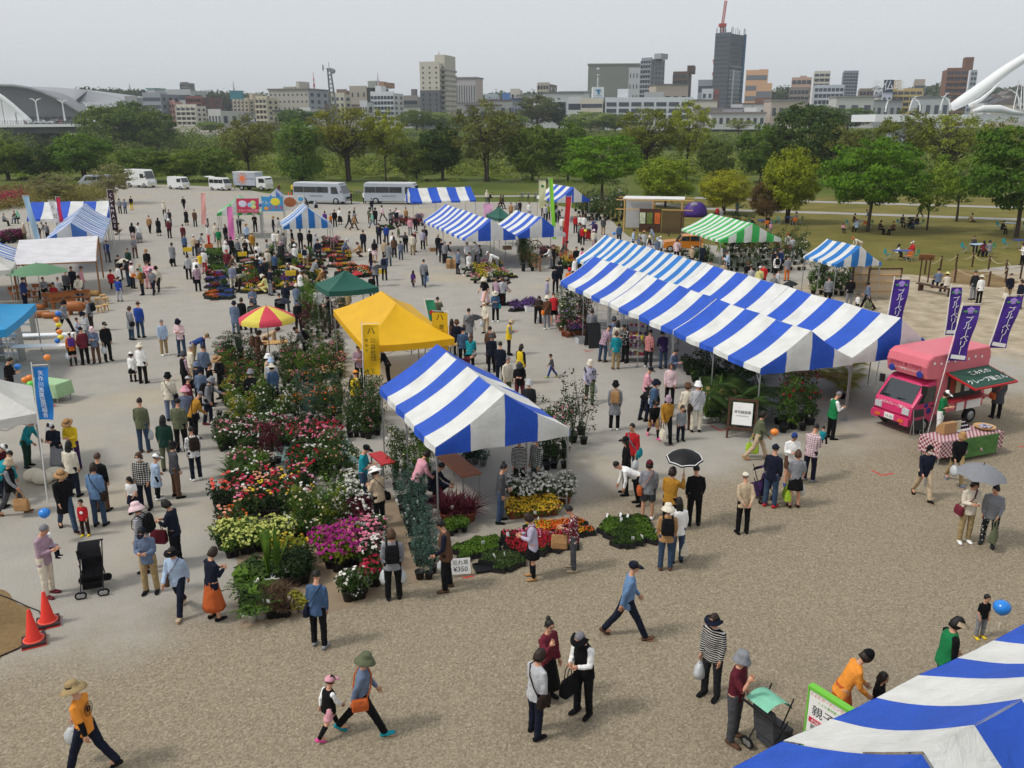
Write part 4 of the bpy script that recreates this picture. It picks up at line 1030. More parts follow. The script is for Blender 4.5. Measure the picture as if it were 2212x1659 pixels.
def garment(sk, code, what):
	if what in sk['cl']: return sk['cl'][what]
	mb = MB(); vox = .02; up, fw, sp = sk['up'], sk['fw'], sk['sp']; X = Vector((1, 0, 0))
	sleeves=lambda full,r: [mb.tube([sk['arm' + s_][0] - (sk['arm' + s_][0] - sp(.47))*.35,sk['arm' + s_][0],sk['arm' + s_][0].lerp(sk['arm' + s_][1],.55),sk['arm' + s_][1]] + ([sk['arm' + s_][1].lerp(sk['arm' + s_][2],.5),sk['arm' + s_][2]] if full else []),
							[.06 * r, .068 * r, .06 * r, .055 * r] + ([.05 * r, .042 * r] if full else []), 10) for s_ in 'LR']
	sit = code in 'tgc'
	if what in ('shirt', 'tee', 'coat', 'vest'):
		if what == 'coat' and not sit:
			prof = [(-.34, .215, .165, .0), (-.2, .2, .15, 0), (0, .185, .135, 0)]
		elif what == 'tee': prof = [(-.1, .178, .126, .0), (0, .176, .126, 0)]
		else: prof = [(-.14, .19, .138, 0) if not sit else (-.06, .19, .14, 0), (0, .182, .13, 0)]
		ex = .012 if what == 'vest' else 0
		prof=prof + [(.14,.165,.118,0),(.3,.178,.126,.005),(.41,.176,.112,0),(.475,.142,.088,0),(.53,.085,.068,0)]
		prof = [(t, rx + ex, ry + ex, y) for t, rx, ry, y in prof]
		if what == 'coat' and not sit:   # hangs straight down below the hip
			X_ = Vector((1, 0, 0)); rings = []
			for t, rx, ry, y0 in prof:
				c = sp(t, y0) if t >= 0 else sp(0) + Vector((0, 0, t))
				rings.append(ering(c, X_, fw if t >= 0 else Vector((0, 1, 0)), rx, ry))
			mb.loft(rings)
		else: torso(mb, sk, prof)
		if what != 'vest': sleeves(what != 'tee', 1.0 if what != 'coat' else 1.1)
	elif what=='sleeves': torso(mb,sk,[(.2,.15,.1,0),(.3,.17,.112,0),(.42,.178,.1,0),(.49,.15,.08,0)]); sleeves(True,.96)
	elif what in ('trousers', 'shorts'):
		torso(mb, sk, [(-.1, .15, .11, 0), (0, .166, .118, 0), (.1, .155, .108, 0)])
		for s_ in 'LR':
			h, k, a, _ = sk['leg' + s_]
			hh = h + Vector((0, 0, .05))
			if what=='trousers': mb.tube([hh,h.lerp(k,.45),k,k.lerp(a,.5),a + Vector((0,0,.0))],[.1,.092,.076,.07,.066],10)
			else: mb.tube([hh, h.lerp(k, .45), h.lerp(k, .85)], [.102, .102, .1], 10)
	elif what in ('skirt', 'miniskirt'):
		c = sk['hip']; ln = .62 if what == 'skirt' else .34
		y = -.0
		if sit:
			torso(mb, sk, [(-.1, .15, .11, 0), (0, .166, .118, 0), (.1, .155, .108, 0)])
			for s_ in 'LR':
				h, k, a, _ = sk['leg' + s_]; mb.tube([h, h.lerp(k, .5), k, k.lerp(a, .5)], [.11, .105, .1, .1], 10)
		else:
			n = 24; rings = []
			for t in np.linspace(0, 1, 7):
				rx,ry=.15 + .12*t*(1 if what=='skirt' else .6),.11 + .13*t*(1 if what=='skirt' else .6)
				rings.append([c + Vector((math.cos(2*math.pi*k/n)*rx*(1 + .05*t*math.sin(k*2.1)),math.sin(2*math.pi*k/n)*ry*(1 + .06*t*math.cos(k*1.7)),.1 - (ln + .1)*t)) for k in range(n)])
			mb.loft(rings)
	elif what[:4] == 'sock':
		for s_ in what[4]:
			h, k, a, _ = sk['leg' + s_]; mb.tube([k.lerp(a, .15), k.lerp(a, .5), a], [.064, .06, .045], 8)
	elif what[:4] == 'shoe':
		for s_ in what[4]:
			a=sk['leg' + s_][2]; fd=foot_dir(sk,s_); q=a + Vector((0,0,-.035)); pit=max(-.9,min(.35,R(sk['leg' + s_][3])*.8)) if code in 'wW' else 0
			fd=Vector((fd.x,fd.y*math.cos(pit),math.sin(pit))); sd=Vector((1,0,0)); uz=fd.cross(sd)*-1
			if uz.z < 0: uz = -uz
			mb.loft([ering(q + fd*f + uz*z,sd,uz,rx,rz,10) for f,z,rx,rz in ((-.085,.002,.03,.032),(-.06,.008,.045,.046),(0,.008,.05,.05),(.08,-.004,.054,.036),(.15,-.01,.05,.028),(.19,-.014,.026,.018))])
	if what[:4] in ('shoe', 'sock', 'skir', 'mini') and not (sit and 'skirt' in what):
		me = mb.mesh(what, True)
	else:
		me = remesh(mb, vox, 3); from mathutils import noise as mn
		a_,b_,am=(9,20,.007) if what in ('trousers','shorts') else (15,6,.011)     # creases in the cloth
		nv=[v.co + v.normal*am*(mn.noise(Vector((v.co.x*a_,v.co.y*a_,v.co.z*b_ + v.co.x*6))) + .5*mn.noise(v.co*31)) for v in me.vertices]
		me.vertices.foreach_set('co', [c for p in nv for c in p]); me.update()
	me.name = what; sk['cl'][what] = me
	return me

# head wear and hair, in head space (origin at head centre, +y forward, size of an adult head)
HD = {}
def head_piece(kind):
	if kind in HD: return HD[kind]
	mb = MB()
	def cap_shell(r, zlo, zhi=1.0, back=-.02, front=.3):
		rings = []
		for t in np.linspace(0, 1, 7):
			z=zlo + (zhi - zlo)*math.sin(t*math.pi/2); q=math.sqrt(max(.002,1 - (max(z,-.2)*.985)**2)) if z > 0 else 1.0
			rings.append([(r[0]*q*math.cos(a),r[1]*q*math.sin(a) + back*1.0,r[2]*z + .015) for a in np.linspace(0,2*math.pi,16,endpoint=False)])
		mb.loft(rings)
	if kind in ('short', 'bob', 'long', 'bun', 'pony', 'thin'):
		# skull cap, open over the face: higher at the front
		n=18; rings=[]; low={'short': -.3,'thin': -.4,'bob': -1.05,'long': -1.0,'bun': -.45,'pony': -.5}[kind]
		for t in np.linspace(0, 1, 8):
			ring = []
			for a in np.linspace(0, 2 * math.pi, n, endpoint=False):
				fr = max(0, math.sin(a)) ** 1.5
				lo_ = low * (1 - fr) + .6 * fr
				z = lo_ + (1.08 - lo_) * math.sin(t * math.pi / 2)
				q=math.sqrt(max(.01,1 - min(.99,max(z,0)/1.09)**2)); wd=1.0 + (.16 if z < -.1 and kind in ('bob','long') else 0)
				ring.append((.082 * q * wd * math.cos(a), .1 * q * wd * math.sin(a) - .008, .105 * z + .012))
			rings.append(ring)
		mb.loft(rings)
		if kind=='long': mb.loft([[(.085*s_*math.cos(a),-.045 + .05*s_*math.sin(a),z) for a in np.linspace(0,2*math.pi,12,endpoint=False)] for z,s_ in ((.0,1.0),(-.1,1.12),(-.2,1.15),(-.3,1.0),(-.36,.7))])
		if kind == 'bun': mb.ell((0, -.06, .125), (.045, .045, .04), 10, 7)
		if kind=='pony': mb.tube([(0,-.1,.03),(0,-.14,-.03),(0,-.13,-.13),(0,-.115,-.22)],[.022,.032,.028,.008],8)
	elif kind == 'cap':
		cap_shell((.093, .108, .105), .05, 1.08)
		mb.loft([[(.08*math.cos(a),.085 + r*math.sin(a)*.11,z) for a in np.linspace(0.1,math.pi - .1,9)] for r,z in ((.0,.04),(.6,.035),(1.0,.02),(1.0,.012),(.0,.03))],closed=False)
	elif kind == 'visor':
		mb.loft([[(r*1.0*math.cos(a),.0 + r*1.12*math.sin(a),z) for a in np.linspace(-.3,math.pi + .3,14)] for r,z in ((.09,.06),(.09,.035),(.165,.005),(.165,.0),(.088,.03))],closed=False)
	elif kind in ('bucket', 'wide', 'straw', 'sunhat'):
		br,dz={'bucket': (.145,-.045),'wide': (.205,-.02),'straw': (.185,-.01),'sunhat': (.18,-.05)}[kind]
		prof=[(br,dz + .0),(br,dz + .008),(.13,.035 if kind != 'bucket' else .0),(.1,.045),(.096,.09),(.085,.122),(.05,.137),(.005,.139)]
		n = 20; rings = []
		for r, z in prof:
			rings.append([(r*.95*math.cos(a),r*1.06*math.sin(a) - .006,z + (.014*math.sin(a*2 + 1)*(r/br)**2 if r > .11 else 0)) for a in np.linspace(0,2*math.pi,n,endpoint=False)])
		mb.loft(rings)
		if kind in ('straw', 'wide'): pass
	elif kind == 'band': mb.lathe([(.1, .046), (.1, .07), (.097, .07)], 18)
	elif kind == 'beanie': cap_shell((.092, .108, .125), .0, 1.06)
	elif kind == 'eyes':
		for sg in (-1, 1):
			mb.ell((sg*.031,.084,.006),(.013,.006,.0065),8,5); mb.box((sg*.031,.083,.026),(.03,.008,.006))
		mb.box((0, .0895, -.062), (.042, .006, .008))
	elif kind == 'mask':
		mb.loft([[(.064*s_*math.sin(a),.036 + .07*math.cos(a)*1.0 + y,z) for a in np.linspace(-1.35,1.35,9)] for z,s_,y in ((-.012,1.05,-.0),(-.04,1.1,.004),(-.075,.95,-.002),(-.1,.7,-.018))],closed=False)
	elif kind == 'glasses':
		for sg in (-1,1): mb.lathe([(.018,-.003),(.022,-.003),(.022,.003),(.018,.003)],10,(0,0,0));
		mb = MB()
		for sg in (-1,1): mb.tube([(sg*.033 + .021*math.cos(a),.094,.004 + .018*math.sin(a)) for a in np.linspace(0,2*math.pi,11)],.003,4)
		mb.tube([(-.012, .097, .006), (.012, .097, .006)], .003, 4)
	if kind in ('short', 'bob', 'long', 'bun', 'pony', 'thin'):
		from mathutils import noise as mn
		mb.v=[tuple(Vector(v)*(1 + .09*mn.noise(Vector(v)*38) + .05*mn.noise(Vector(v)*90))) for v in mb.v]
	me = mb.mesh(kind, True); HD[kind] = me
	return me
SKIN = mat('skin', 'c9967a', rough=.6, var=.08, scale=12, spec=.3)
HAIRC = dict(k='17130f', d='2b1d15', n='4a3020', g='77757a', w='a9a7a5')
def hairm(c): return mat('hair_' + c, HAIRC[c], rough=.55, var=.3, scale=30, bump=.4, bscale=40)
PHRASE=dict(s='standing',S='looking around',w='walking',W='striding',h='hands together',k='hands behind back',b='bending over',l='leaning forward',c='crouching',t='seated',g='sitting on the grass',p='hand raised to face',u='holding umbrella',a='reaching out')
HATN=dict(c='cap',b='bucket hat',w='wide brimmed hat',v='sun visor',s='straw hat',n='knit cap',u='sun hat')
HATK = dict(c='cap', b='bucket', w='wide', v='visor', s='straw', n='beanie', u='sunhat')
HAIRK = dict(H='short', B='bob', L='long', N='bun', P='pony', G='short', T='thin')
DIRS = dict(b=0, bl=45, l=90, fl=135, f=180, fr=225, r=270, br=315)
def cn(c):
	c,_,k=c.partition('#'); return CNAME.get(c,c) + {'': '','stripe': ' striped','check': ' checked','dots': ' dotted'}[k]

# ------------------------------------------------------------------ things people carry
def bag_plastic(rgbk='plastic'):
	if rgbk in HD: return HD[rgbk]
	mb = MB(); n = 14
	prof = [(.02, -.40), (.11, -.385), (.135, -.3), (.12, -.2), (.075, -.13), (.05, -.1)]
	rings=[[(r*.75*math.cos(a)*(1 + .12*math.sin(3*a + z*20)),r*1.1*math.sin(a)*(1 + .1*math.cos(2*a - z*15)),z) for a in np.linspace(0,2*math.pi,n,endpoint=False)] for r,z in prof]
	mb.loft(rings)
	for sg in (-1,1): mb.tube([(0,sg*.04,-.12),(0,sg*.028,-.04),(0,0,.0)],[(.016,.006),(.012,.005),(.01,.005)],6)
	HD[rgbk] = mb.mesh('bag', True); return HD[rgbk]
def bag_mesh(kind):
	k = 'bag_' + kind
	if k in HD: return HD[k]
	a, b = MB(), MB()
	if kind == 'tote':
		a.loft([[(x*.09*f,y*.19*g,z) for x,y in ((-1,-.85),(-.6,-1),(.6,-1),(1,-.85),(1,.85),(.6,1),(-.6,1),(-1,.85))] for z,f,g in ((-.56,.7,.85),(-.53,1,1),(-.4,.95,1),(-.24,.4,.95))])
		for sx in (-.03,.03): b.tube([(sx,-.1,-.26),(sx,-.07,-.08),(sx,0,0),(sx,.07,-.08),(sx,.1,-.26)],.009,6)
	elif kind == 'shoulder':   # body at the hip, strap over the shoulder (person space)
		a.loft([[(x*.06*f,y*.15*g,z) for x,y in ((-1,-.8),(-.5,-1),(.5,-1),(1,-.8),(1,.8),(.5,1),(-.5,1),(-1,.8))] for z,f,g in ((-.13,.5,.7),(-.11,1,.95),(.0,1.1,1),(.09,.7,.9),(.11,.3,.8))])
	elif kind == 'backpack':
		a.loft([[(x*.15*g,y*.075*f - .03,z) for x,y in ((-1,1),(-1,-.4),(-.75,-1),(.75,-1),(1,-.4),(1,1))] for z,f,g in ((-.2,.6,.85),(-.18,1,1),(0,1.15,1.02),(.14,1,.95),(.21,.6,.75),(.225,.2,.4))])
		a.loft([[(x*.11*g,y*.035*f - .115,z) for x,y in ((-1,1),(-1,-.6),(1,-.6),(1,1))] for z,f,g in ((-.17,.6,.9),(-.15,1,1),(-.04,1,1),(-.02,.4,.9))])
	HD[k] = (a.mesh('bag', False), b.mesh('handle', True) if b.v else None); return HD[k]
PLASTIC=mat('white_plastic_bag','d5d8da',rough=.35,var=.08,scale=10,bump=.8,bscale=14,transl=.3,spec=.5)
def umbrella(loc,rgb,label,tilt=(0,0),rad=.43,trim=None,hand_z=1.15,drop=.62,grp='open umbrellas in the crowd',cat='umbrella',ribs=8):
	"""canopy crown at loc; shaft runs down from it"""
	t=thing('umbrella',label,cat,loc,0.0,grp); t.rotation_euler=(R(tilt[0]),R(tilt[1]),random.Random(loc[0]).uniform(0,1))
	key = ('umb', ribs)
	if key not in HD:
		mb = MB(); n = ribs * 4; rings = []
		for q in np.linspace(.02, 1, 8):
			rings.append([(q*math.cos(2*math.pi*k/n)*(1 - .07*q*abs(math.sin(ribs/2*2*math.pi*k/n))),q*math.sin(2*math.pi*k/n)*(1 - .07*q*abs(math.sin(ribs/2*2*math.pi*k/n))),-.5*q**2.0 + .05*q*q*abs(math.sin(ribs/2*2*math.pi*k/n))) for k in range(n)])
		mb.loft(rings, caps=False)
		me = mb.mesh('canopy', True)
		m2 = MB()
		for k in range(ribs):
			a = 2 * math.pi * k / ribs
			m2.tube([(q*math.cos(a),q*math.sin(a),-.5*q**2 - .012) for q in (.03,.4,.7,.98)],.008,4)
		tr=MB(); rings2=[[(x*f,y*f,z + dz) for x,y,z in r_] for r_,f,dz in ((rings[-2],1.07,.002),(rings[-1],.985,.006))]
		HD[key] = (me, m2.mesh('ribs', False), None)
	me, rb, _ = HD[key]
	inst('canopy',me,[mat('umbrella_' + rgb,COL.get(rgb,rgb),rough=.6,var=.1,scale=6,transl=.12)],t,(0,0,0),0.0,(rad,rad,rad*.95))
	inst('ribs', rb, [METAL()], t, (0, 0, 0), 0.0, (rad, rad, rad * .95))
	mb=MB(); mb.tube([(0,0,.07),(0,0,-drop)],.009,6); mb.tube([(0,0,-drop),(0,0,-drop - .09),(.03,0,-drop - .12)],.014,6); mb.build('shaft',DARKMETAL(),t)
	if trim:
		mb = MB(); n = 40
		mb.tube([((.93 - .06*abs(math.sin(4*2*math.pi*k/n)))*rad*math.cos(2*math.pi*k/n),(.93 - .06*abs(math.sin(4*2*math.pi*k/n)))*rad*math.sin(2*math.pi*k/n),(-.5*.88 + .03*abs(math.sin(4*2*math.pi*k/n)))*rad*.95 + .01) for k in range(n + 1)],.011,4)
		mb.build('trim', plain(trim), t)
	return t
def balloon(loc, rgb, label, r=.15, string=0.0, grp=None):
	t = thing('balloon', label, 'balloon', loc, 0.0, grp)
	mb=MB(); mb.lathe([(.004,-.62),(.05,-.6),(.012,-.56),(.06,-.52),(.3,-.42),(.62,-.15),(.8,.2),(.82,.45),(.68,.78),(.4,.98),(.1,1.07)],16); mb.v=[(x*r*1.02,y*r*1.02,z*r) for x,y,z in mb.v]
	mb.build('skin', mat('balloon_' + rgb, rgb, rough=.22, var=.03, spec=.6), t, True)
	if string:
		mb=MB(); mb.tube([(0,0,-r*.6),(.02,.01,-r*.6 - string*.5),(0,0,-r*.6 - string)],.003,4); mb.build('string',plain('white'),t)
	return t

NLAB = {}
CROWD = []
def dec(me):
	k = ('dec', me.name)
	if k not in HD:
		o=bpy.data.objects.new('tmp',me); d=o.modifiers.new('d','DECIMATE'); d.ratio=.1 if len(me.polygons) > 600 else .5; HD[k]=evalmesh(o)
	return HD[k]
def person(k,x,y,dr,pose,top,bot,head,extra='',h=None,place='',shoes='black',label=None,at=None,zadd=0.0,far=False):
	"""head top seen at (x, y); dr = which way they face"""
	kid = h is not None and h < 1.38
	sk = template(pose, kid)
	tpl_h = sk['top'].z
	full = {False: 1.70, True: 1.42}[kid]
	h = h or (1.60 if (x * 7 + y * 3) % 5 < 3 else 1.68)
	hatlift = 0.0
	s = h / template('s', kid)['top'].z
	ang = R(DIRS[dr] if dr in DIRS else float(dr)) + random.Random(x * 31 + y).uniform(-.16, .16)
	if at is None:
		tz = tpl_h * s + zadd
		w_ = CP(k, x, y, tz)
		o2 = Matrix.Rotation(ang, 3, 'Z') @ Vector((sk['top'].x * s, sk['top'].y * s, 0))
		loc = Vector((w_.x - o2.x, w_.y - o2.y, zadd))
	else: loc = Vector(at)
	rr = random.Random(x * 13 + y * 7); sx = rr.uniform(.95, 1.08)
	tp = top.split('.'); bt = bot.split('.')
	gar = {'c': 'coat', 't': 'tee', 'v': 'vest'}.get(tp[1] if len(tp) > 1 else '', 'shirt')
	bg_ = {'k': 'skirt', 's': 'shorts', 'm': 'miniskirt'}.get(bt[1] if len(bt) > 1 else '', 'trousers')
	# head code: optional hair letter(+colour), then hat.colour
	hair, hat, hatc = 'H', None, None
	hc = 'k'
	for part in head.split('+'):
		if '.' in part: hat, hatc = part.split('.')
		else:
			hair=part[0]; hc=part[1] if len(part) > 1 else ('g' if part[0]=='G' else 'd' if part[0]=='B' else 'k')
	Wm=Matrix.Translation(loc) @ Matrix.Rotation(ang,4,'Z') @ Matrix.Diagonal((s*sx,s*sx,s,1))
	if far:
		inst = lambda nm, me, ms, par=None, *r: CROWD.append((dec(me), Wm, ms[0]))
		o = None
	else: inst = globals()['inst']
	o = inst('person', sk['body'], [SKIN], None, loc, ang, (s * sx, s * sx, s))
	hs_ = sk['hs']; MH = Matrix.Translation(sk['head']) @ sk['Mh'].to_4x4() @ Matrix.Scale(hs_, 4)
	def headgear(nm, kind, m):
		if far: CROWD.append((dec(head_piece(kind)) if 'hair' in nm else head_piece(kind), Wm @ MH, m))
		else: q = inst(nm, head_piece(kind), [m], o); q.matrix_local = MH
	inst({'coat': 'coat','tee': 'shirt','vest': 'vest','shirt': 'shirt'}[gar],garment(sk,pose,gar),[cloth(tp[0])],o)
	if gar=='vest' or len(tp) > 2: inst('sleeves',garment(sk,pose,'sleeves'),[cloth(tp[2] if len(tp) > 2 else 'white')],o)
	inst({'trousers': 'trousers','shorts': 'shorts','skirt': 'skirt','miniskirt': 'skirt'}[bg_],garment(sk,pose,bg_),[cloth(bt[0])],o)
	if len(bt) > 2:
		for q in 'LR': inst('sock', garment(sk, pose, 'sock' + q), [cloth(bt[2])], o)
	for q in 'LR': inst('shoe', garment(sk, pose, 'shoe' + q), [cloth(shoes)], o)
	headgear('hair', HAIRK[hair], hairm(hc))
	if hat:
		headgear('hat', HATK[hat], cloth(hatc))
		if hat in 'sw': headgear('hat_band', 'band', cloth('darkbrown'))
	ex = extra.split()
	facing = DIRS.get(dr, 0) not in (0,)
	if facing: headgear('face', 'eyes', hairm('k'))
	if 'm' in ex: headgear('face_mask', 'mask', plain('white', .8))
	if 'gl' in ex: headgear('glasses', 'glasses', DARKMETAL())
	say = []
	carried = []
	if far: ex = [e for e in ex if e.startswith('um')]
	for e in ex:
		q = e.split('.'); c = q[1] if len(q) > 1 else None
		if q[0] in ('pb', 'pl', 'p2'):
			for hnd in ({'pb': 'R', 'pl': 'L', 'p2': 'LR'}[q[0]]):
				hp_ = Wm @ (sk['hand' + hnd] + Vector((0, 0, .0)))
				z = min(0, hp_.z - .42)
				b=inst('shopping_bag',bag_plastic(),[PLASTIC],None,hp_ + Vector((0,0,0)),ang + .3,.8 if hp_.z < .5 else (1 if hp_.z > .45 else .9))
				carried.append((b, 'white plastic shopping bag carried by', 'bag', 'plastic shopping bags', hnd))
			say.append('carrying plastic bag')
		elif q[0] in ('tb', 'tl'):
			hp_ = Wm @ sk['hand' + ('R' if q[0] == 'tb' else 'L')]
			b=ob('tote_bag',None,None,hp_,ang); a_,h_=bag_mesh('tote'); sc_=min(1,max(.5,hp_.z/.62)); b.scale=(sc_,)*3
			inst('body', a_, [cloth(c)], b); inst('handle', h_, [cloth(c)], b)
			carried.append((b, '%s tote bag held by' % cn(c), 'bag', None, ''))
			say.append('with %s tote bag' % cn(c))
		elif q[0] in ('sb', 'sl'):
			sg = 1 if q[0] == 'sb' else -1
			b = ob('shoulder_bag', None, None, loc, ang, (s * sx, s * sx, s)); a_, _ = bag_mesh('shoulder')
			hipp = sk['sp'](.0) + Vector((sg * .225, -.02, -.05))
			inst('body', a_, [cloth(c)], b, hipp, (0, 0, R(8)))
			key = ('strap', pose, kid, sg)
			if key not in HD:
				fw, sp = sk['fw'], sk['sp']; mb = MB()
				pts=[hipp + Vector((0,.1,.06)),sp(.2,.145) + Vector((sg*.1,0,0)),sp(.38,.145) + Vector((-sg*.03,0,0)),sp(.5,.05) + Vector((-sg*.11,0,.02)),sp(.5,-.06) + Vector((-sg*.11,0,.015)),sp(.36,-.145) + Vector((-sg*.02,0,0)),sp(.18,-.15) + Vector((sg*.1,0,0)),hipp + Vector((0,-.1,.06))]
				mb.tube(pts, [(.006, .016)] * len(pts), 6); HD[key] = mb.mesh('strap', True)
			inst('strap', HD[key], [cloth(c)], b)
			carried.append((b,'%s shoulder bag worn by' % cn(c),'bag',None,'')); say.append('with %s shoulder bag' % cn(c))
		elif q[0] == 'bp':
			b = ob('backpack', None, None, loc, ang, (s * sx, s * sx, s)); a_, _ = bag_mesh('backpack')
			pos = sk['sp'](.3, -.165); ln = math.atan2(sk['up'].y, sk['up'].z)
			inst('body', a_, [cloth(c)], b, pos, (-ln, 0, 0))
			key = ('straps', pose, kid)
			if key not in HD:
				mb = MB(); sp = sk['sp']
				for sg in (-1, 1):
					v=Vector((sg*.11,0,0)); mb.tube([sp(.46,-.12) + v,sp(.53,-.03) + v,sp(.52,.04) + v,sp(.42,.13) + v,sp(.25,.14) + v*1.3,sp(.15,.02) + v*1.75,sp(.14,-.12) + v*1.2],[(.02,.007)]*7,6)
				HD[key] = mb.mesh('straps', True)
			inst('strap', HD[key], [cloth(c)], b)
			carried.append((b,'%s backpack on' % cn(c),'backpack',None,'')); say.append('with %s backpack' % cn(c))
		elif q[0] == 'um':
			hp_ = Wm @ sk['handR']
			um=umbrella(hp_ + Vector((0,0,.62)),c,None,(rr.uniform(-8,8),rr.uniform(-8,8)),.46 if len(q) > 2 else .42,'white' if len(q) > 2 else None)
			carried.append((um,'%s umbrella held open by' % cn(c),'umbrella','open umbrellas in the crowd','')); say.append('under %s umbrella' % cn(c))
	gn = {'coat': 'long coat', 'tee': 'short sleeved top', 'vest': 'vest', 'shirt': 'top'}[gar]
	bn=('jeans' if bt[0] in ('jeans',) and bg_=='trousers' else cn(bt[0]) + ' ' + {'trousers': 'trousers','shorts': 'shorts','skirt': 'long skirt','miniskirt': 'short skirt'}[bg_])
	who = 'child' if kid else 'person'
	desc = '%s %s' % (cn(tp[0]), gn)
	if label is None:
		words = [f"{who} in {desc} and {bn}"]
		if hat: words.append(cn(hatc) + ' ' + HATN[hat])
		elif hair in 'GT': words.append('grey hair')
		if say: words.append(say[0])
		else: words.append(PHRASE[pose])
		if place: words.append(place)
		label = ', '.join(words)
		w_ = label.split()
		if len(w_) > 16:
			words=[x_ for i,x_ in enumerate(words) if not (i==(1 if hat is None else 2) and len(words) > 2)]; label=', '.join(words)
		label = ' '.join(label.split()[:16]).rstrip(',')
	if not far:
		NLAB.setdefault(label, []).append(o)
		tag(o, label, 'person', 'people at the flower market')
	short = f"{who} in {desc}" + (', ' + cn(hatc) + ' ' + HATN[hat] if hat else (' and ' + bn))
	for b, ph, cat, grp, hnd in carried:
		lb = f"{ph} {short}" + (', ' + place if place and len((ph + short + place).split()) < 15 else '')
		if hnd == 'L' and 'p2' in ex: lb = lb.replace('carried by', 'in left hand of')
		tag(b, ' '.join(lb.split()[:16]).rstrip(','), cat, grp or 'bags carried by visitors')
	return o, Wm, sk
# ================================================================== TENTS
def stripe_mat(key, c1, c2, transl=.22):
	if key in _mats: return _mats[key]
	m = bpy.data.materials.new(key); N, L, b = nodes(m)
	uv = N.new("ShaderNodeUVMap"); uv.uv_map = 'uv'
	sx = N.new("ShaderNodeSeparateXYZ"); L.new(uv.outputs[0], sx.inputs[0])
	fr=mth(N,L,'FRACT',mth(N,L,'MULTIPLY',sx.outputs[0],.5)); st_=mth(N,L,'GREATER_THAN',fr,.5)
	tc = N.new("ShaderNodeTexCoord"); nz = noise(N, L, tc.outputs['Object'], 1.4, 5, .6)
	c = mixc(N, L, st_, c1, c2)
	dirt = ramp(N, [(.3, (.82, .82, .8)), (.62, (1, 1, 1))]); L.new(nz.outputs['Fac'], dirt.inputs[0])
	c = mixc(N, L, 1.0, c, dirt.outputs[0], 'MULTIPLY')
	L.new(c,b.inputs['Base Color']); b.inputs['Roughness'].default_value=.5; b.inputs['Specular IOR Level'].default_value=.3
	nb=noise(N,L,tc.outputs['Object'],3.2,5,.62); nb.inputs['Distortion'].default_value=1.2; bp=N.new("ShaderNodeBump"); bp.inputs['Strength'].default_value=.6; bp.inputs['Distance'].default_value=.06
	L.new(nb.outputs['Fac'], bp.inputs['Height']); L.new(bp.outputs[0], b.inputs['Normal'])
	tr=N.new("ShaderNodeBsdfTranslucent"); L.new(c,tr.inputs['Color']); ms=N.new("ShaderNodeMixShader"); ms.inputs[0].default_value=transl
	L.new(b.outputs[0],ms.inputs[1]); L.new(tr.outputs[0],ms.inputs[2]); L.new(ms.outputs[0],N['Material Output'].inputs['Surface'])
	_mats[key] = m; return m
BLUEW=stripe_mat('canvas_blue_white',hx('2e5fd0'),hx('eeeeea')); AZUREW=stripe_mat('canvas_azure_white',hx('2a7fd0'),hx('e8e8e6')); GREENW=stripe_mat('canvas_green_white',hx('47bf62'),hx('e6e8e4'))
WHITEC2=stripe_mat('canvas_white',hx('dedcd6'),hx('e2e0da')); PALEBLUEW=stripe_mat('canvas_paleblue_white',hx('4f7fd0'),hx('e4e6ea'))
def uvmesh(name, V, F, UV, m, parent, smooth=True):
	me = bpy.data.meshes.new(name); me.from_pydata(V, [], F); ul = me.uv_layers.new(name='uv')
	for l in me.loops: ul.data[l.index].uv = (UV[l.vertex_index], 0)
	me.materials.append(m)
	if smooth: me.polygons.foreach_set('use_smooth', [True] * len(me.polygons))
	return ob(name, me, parent)
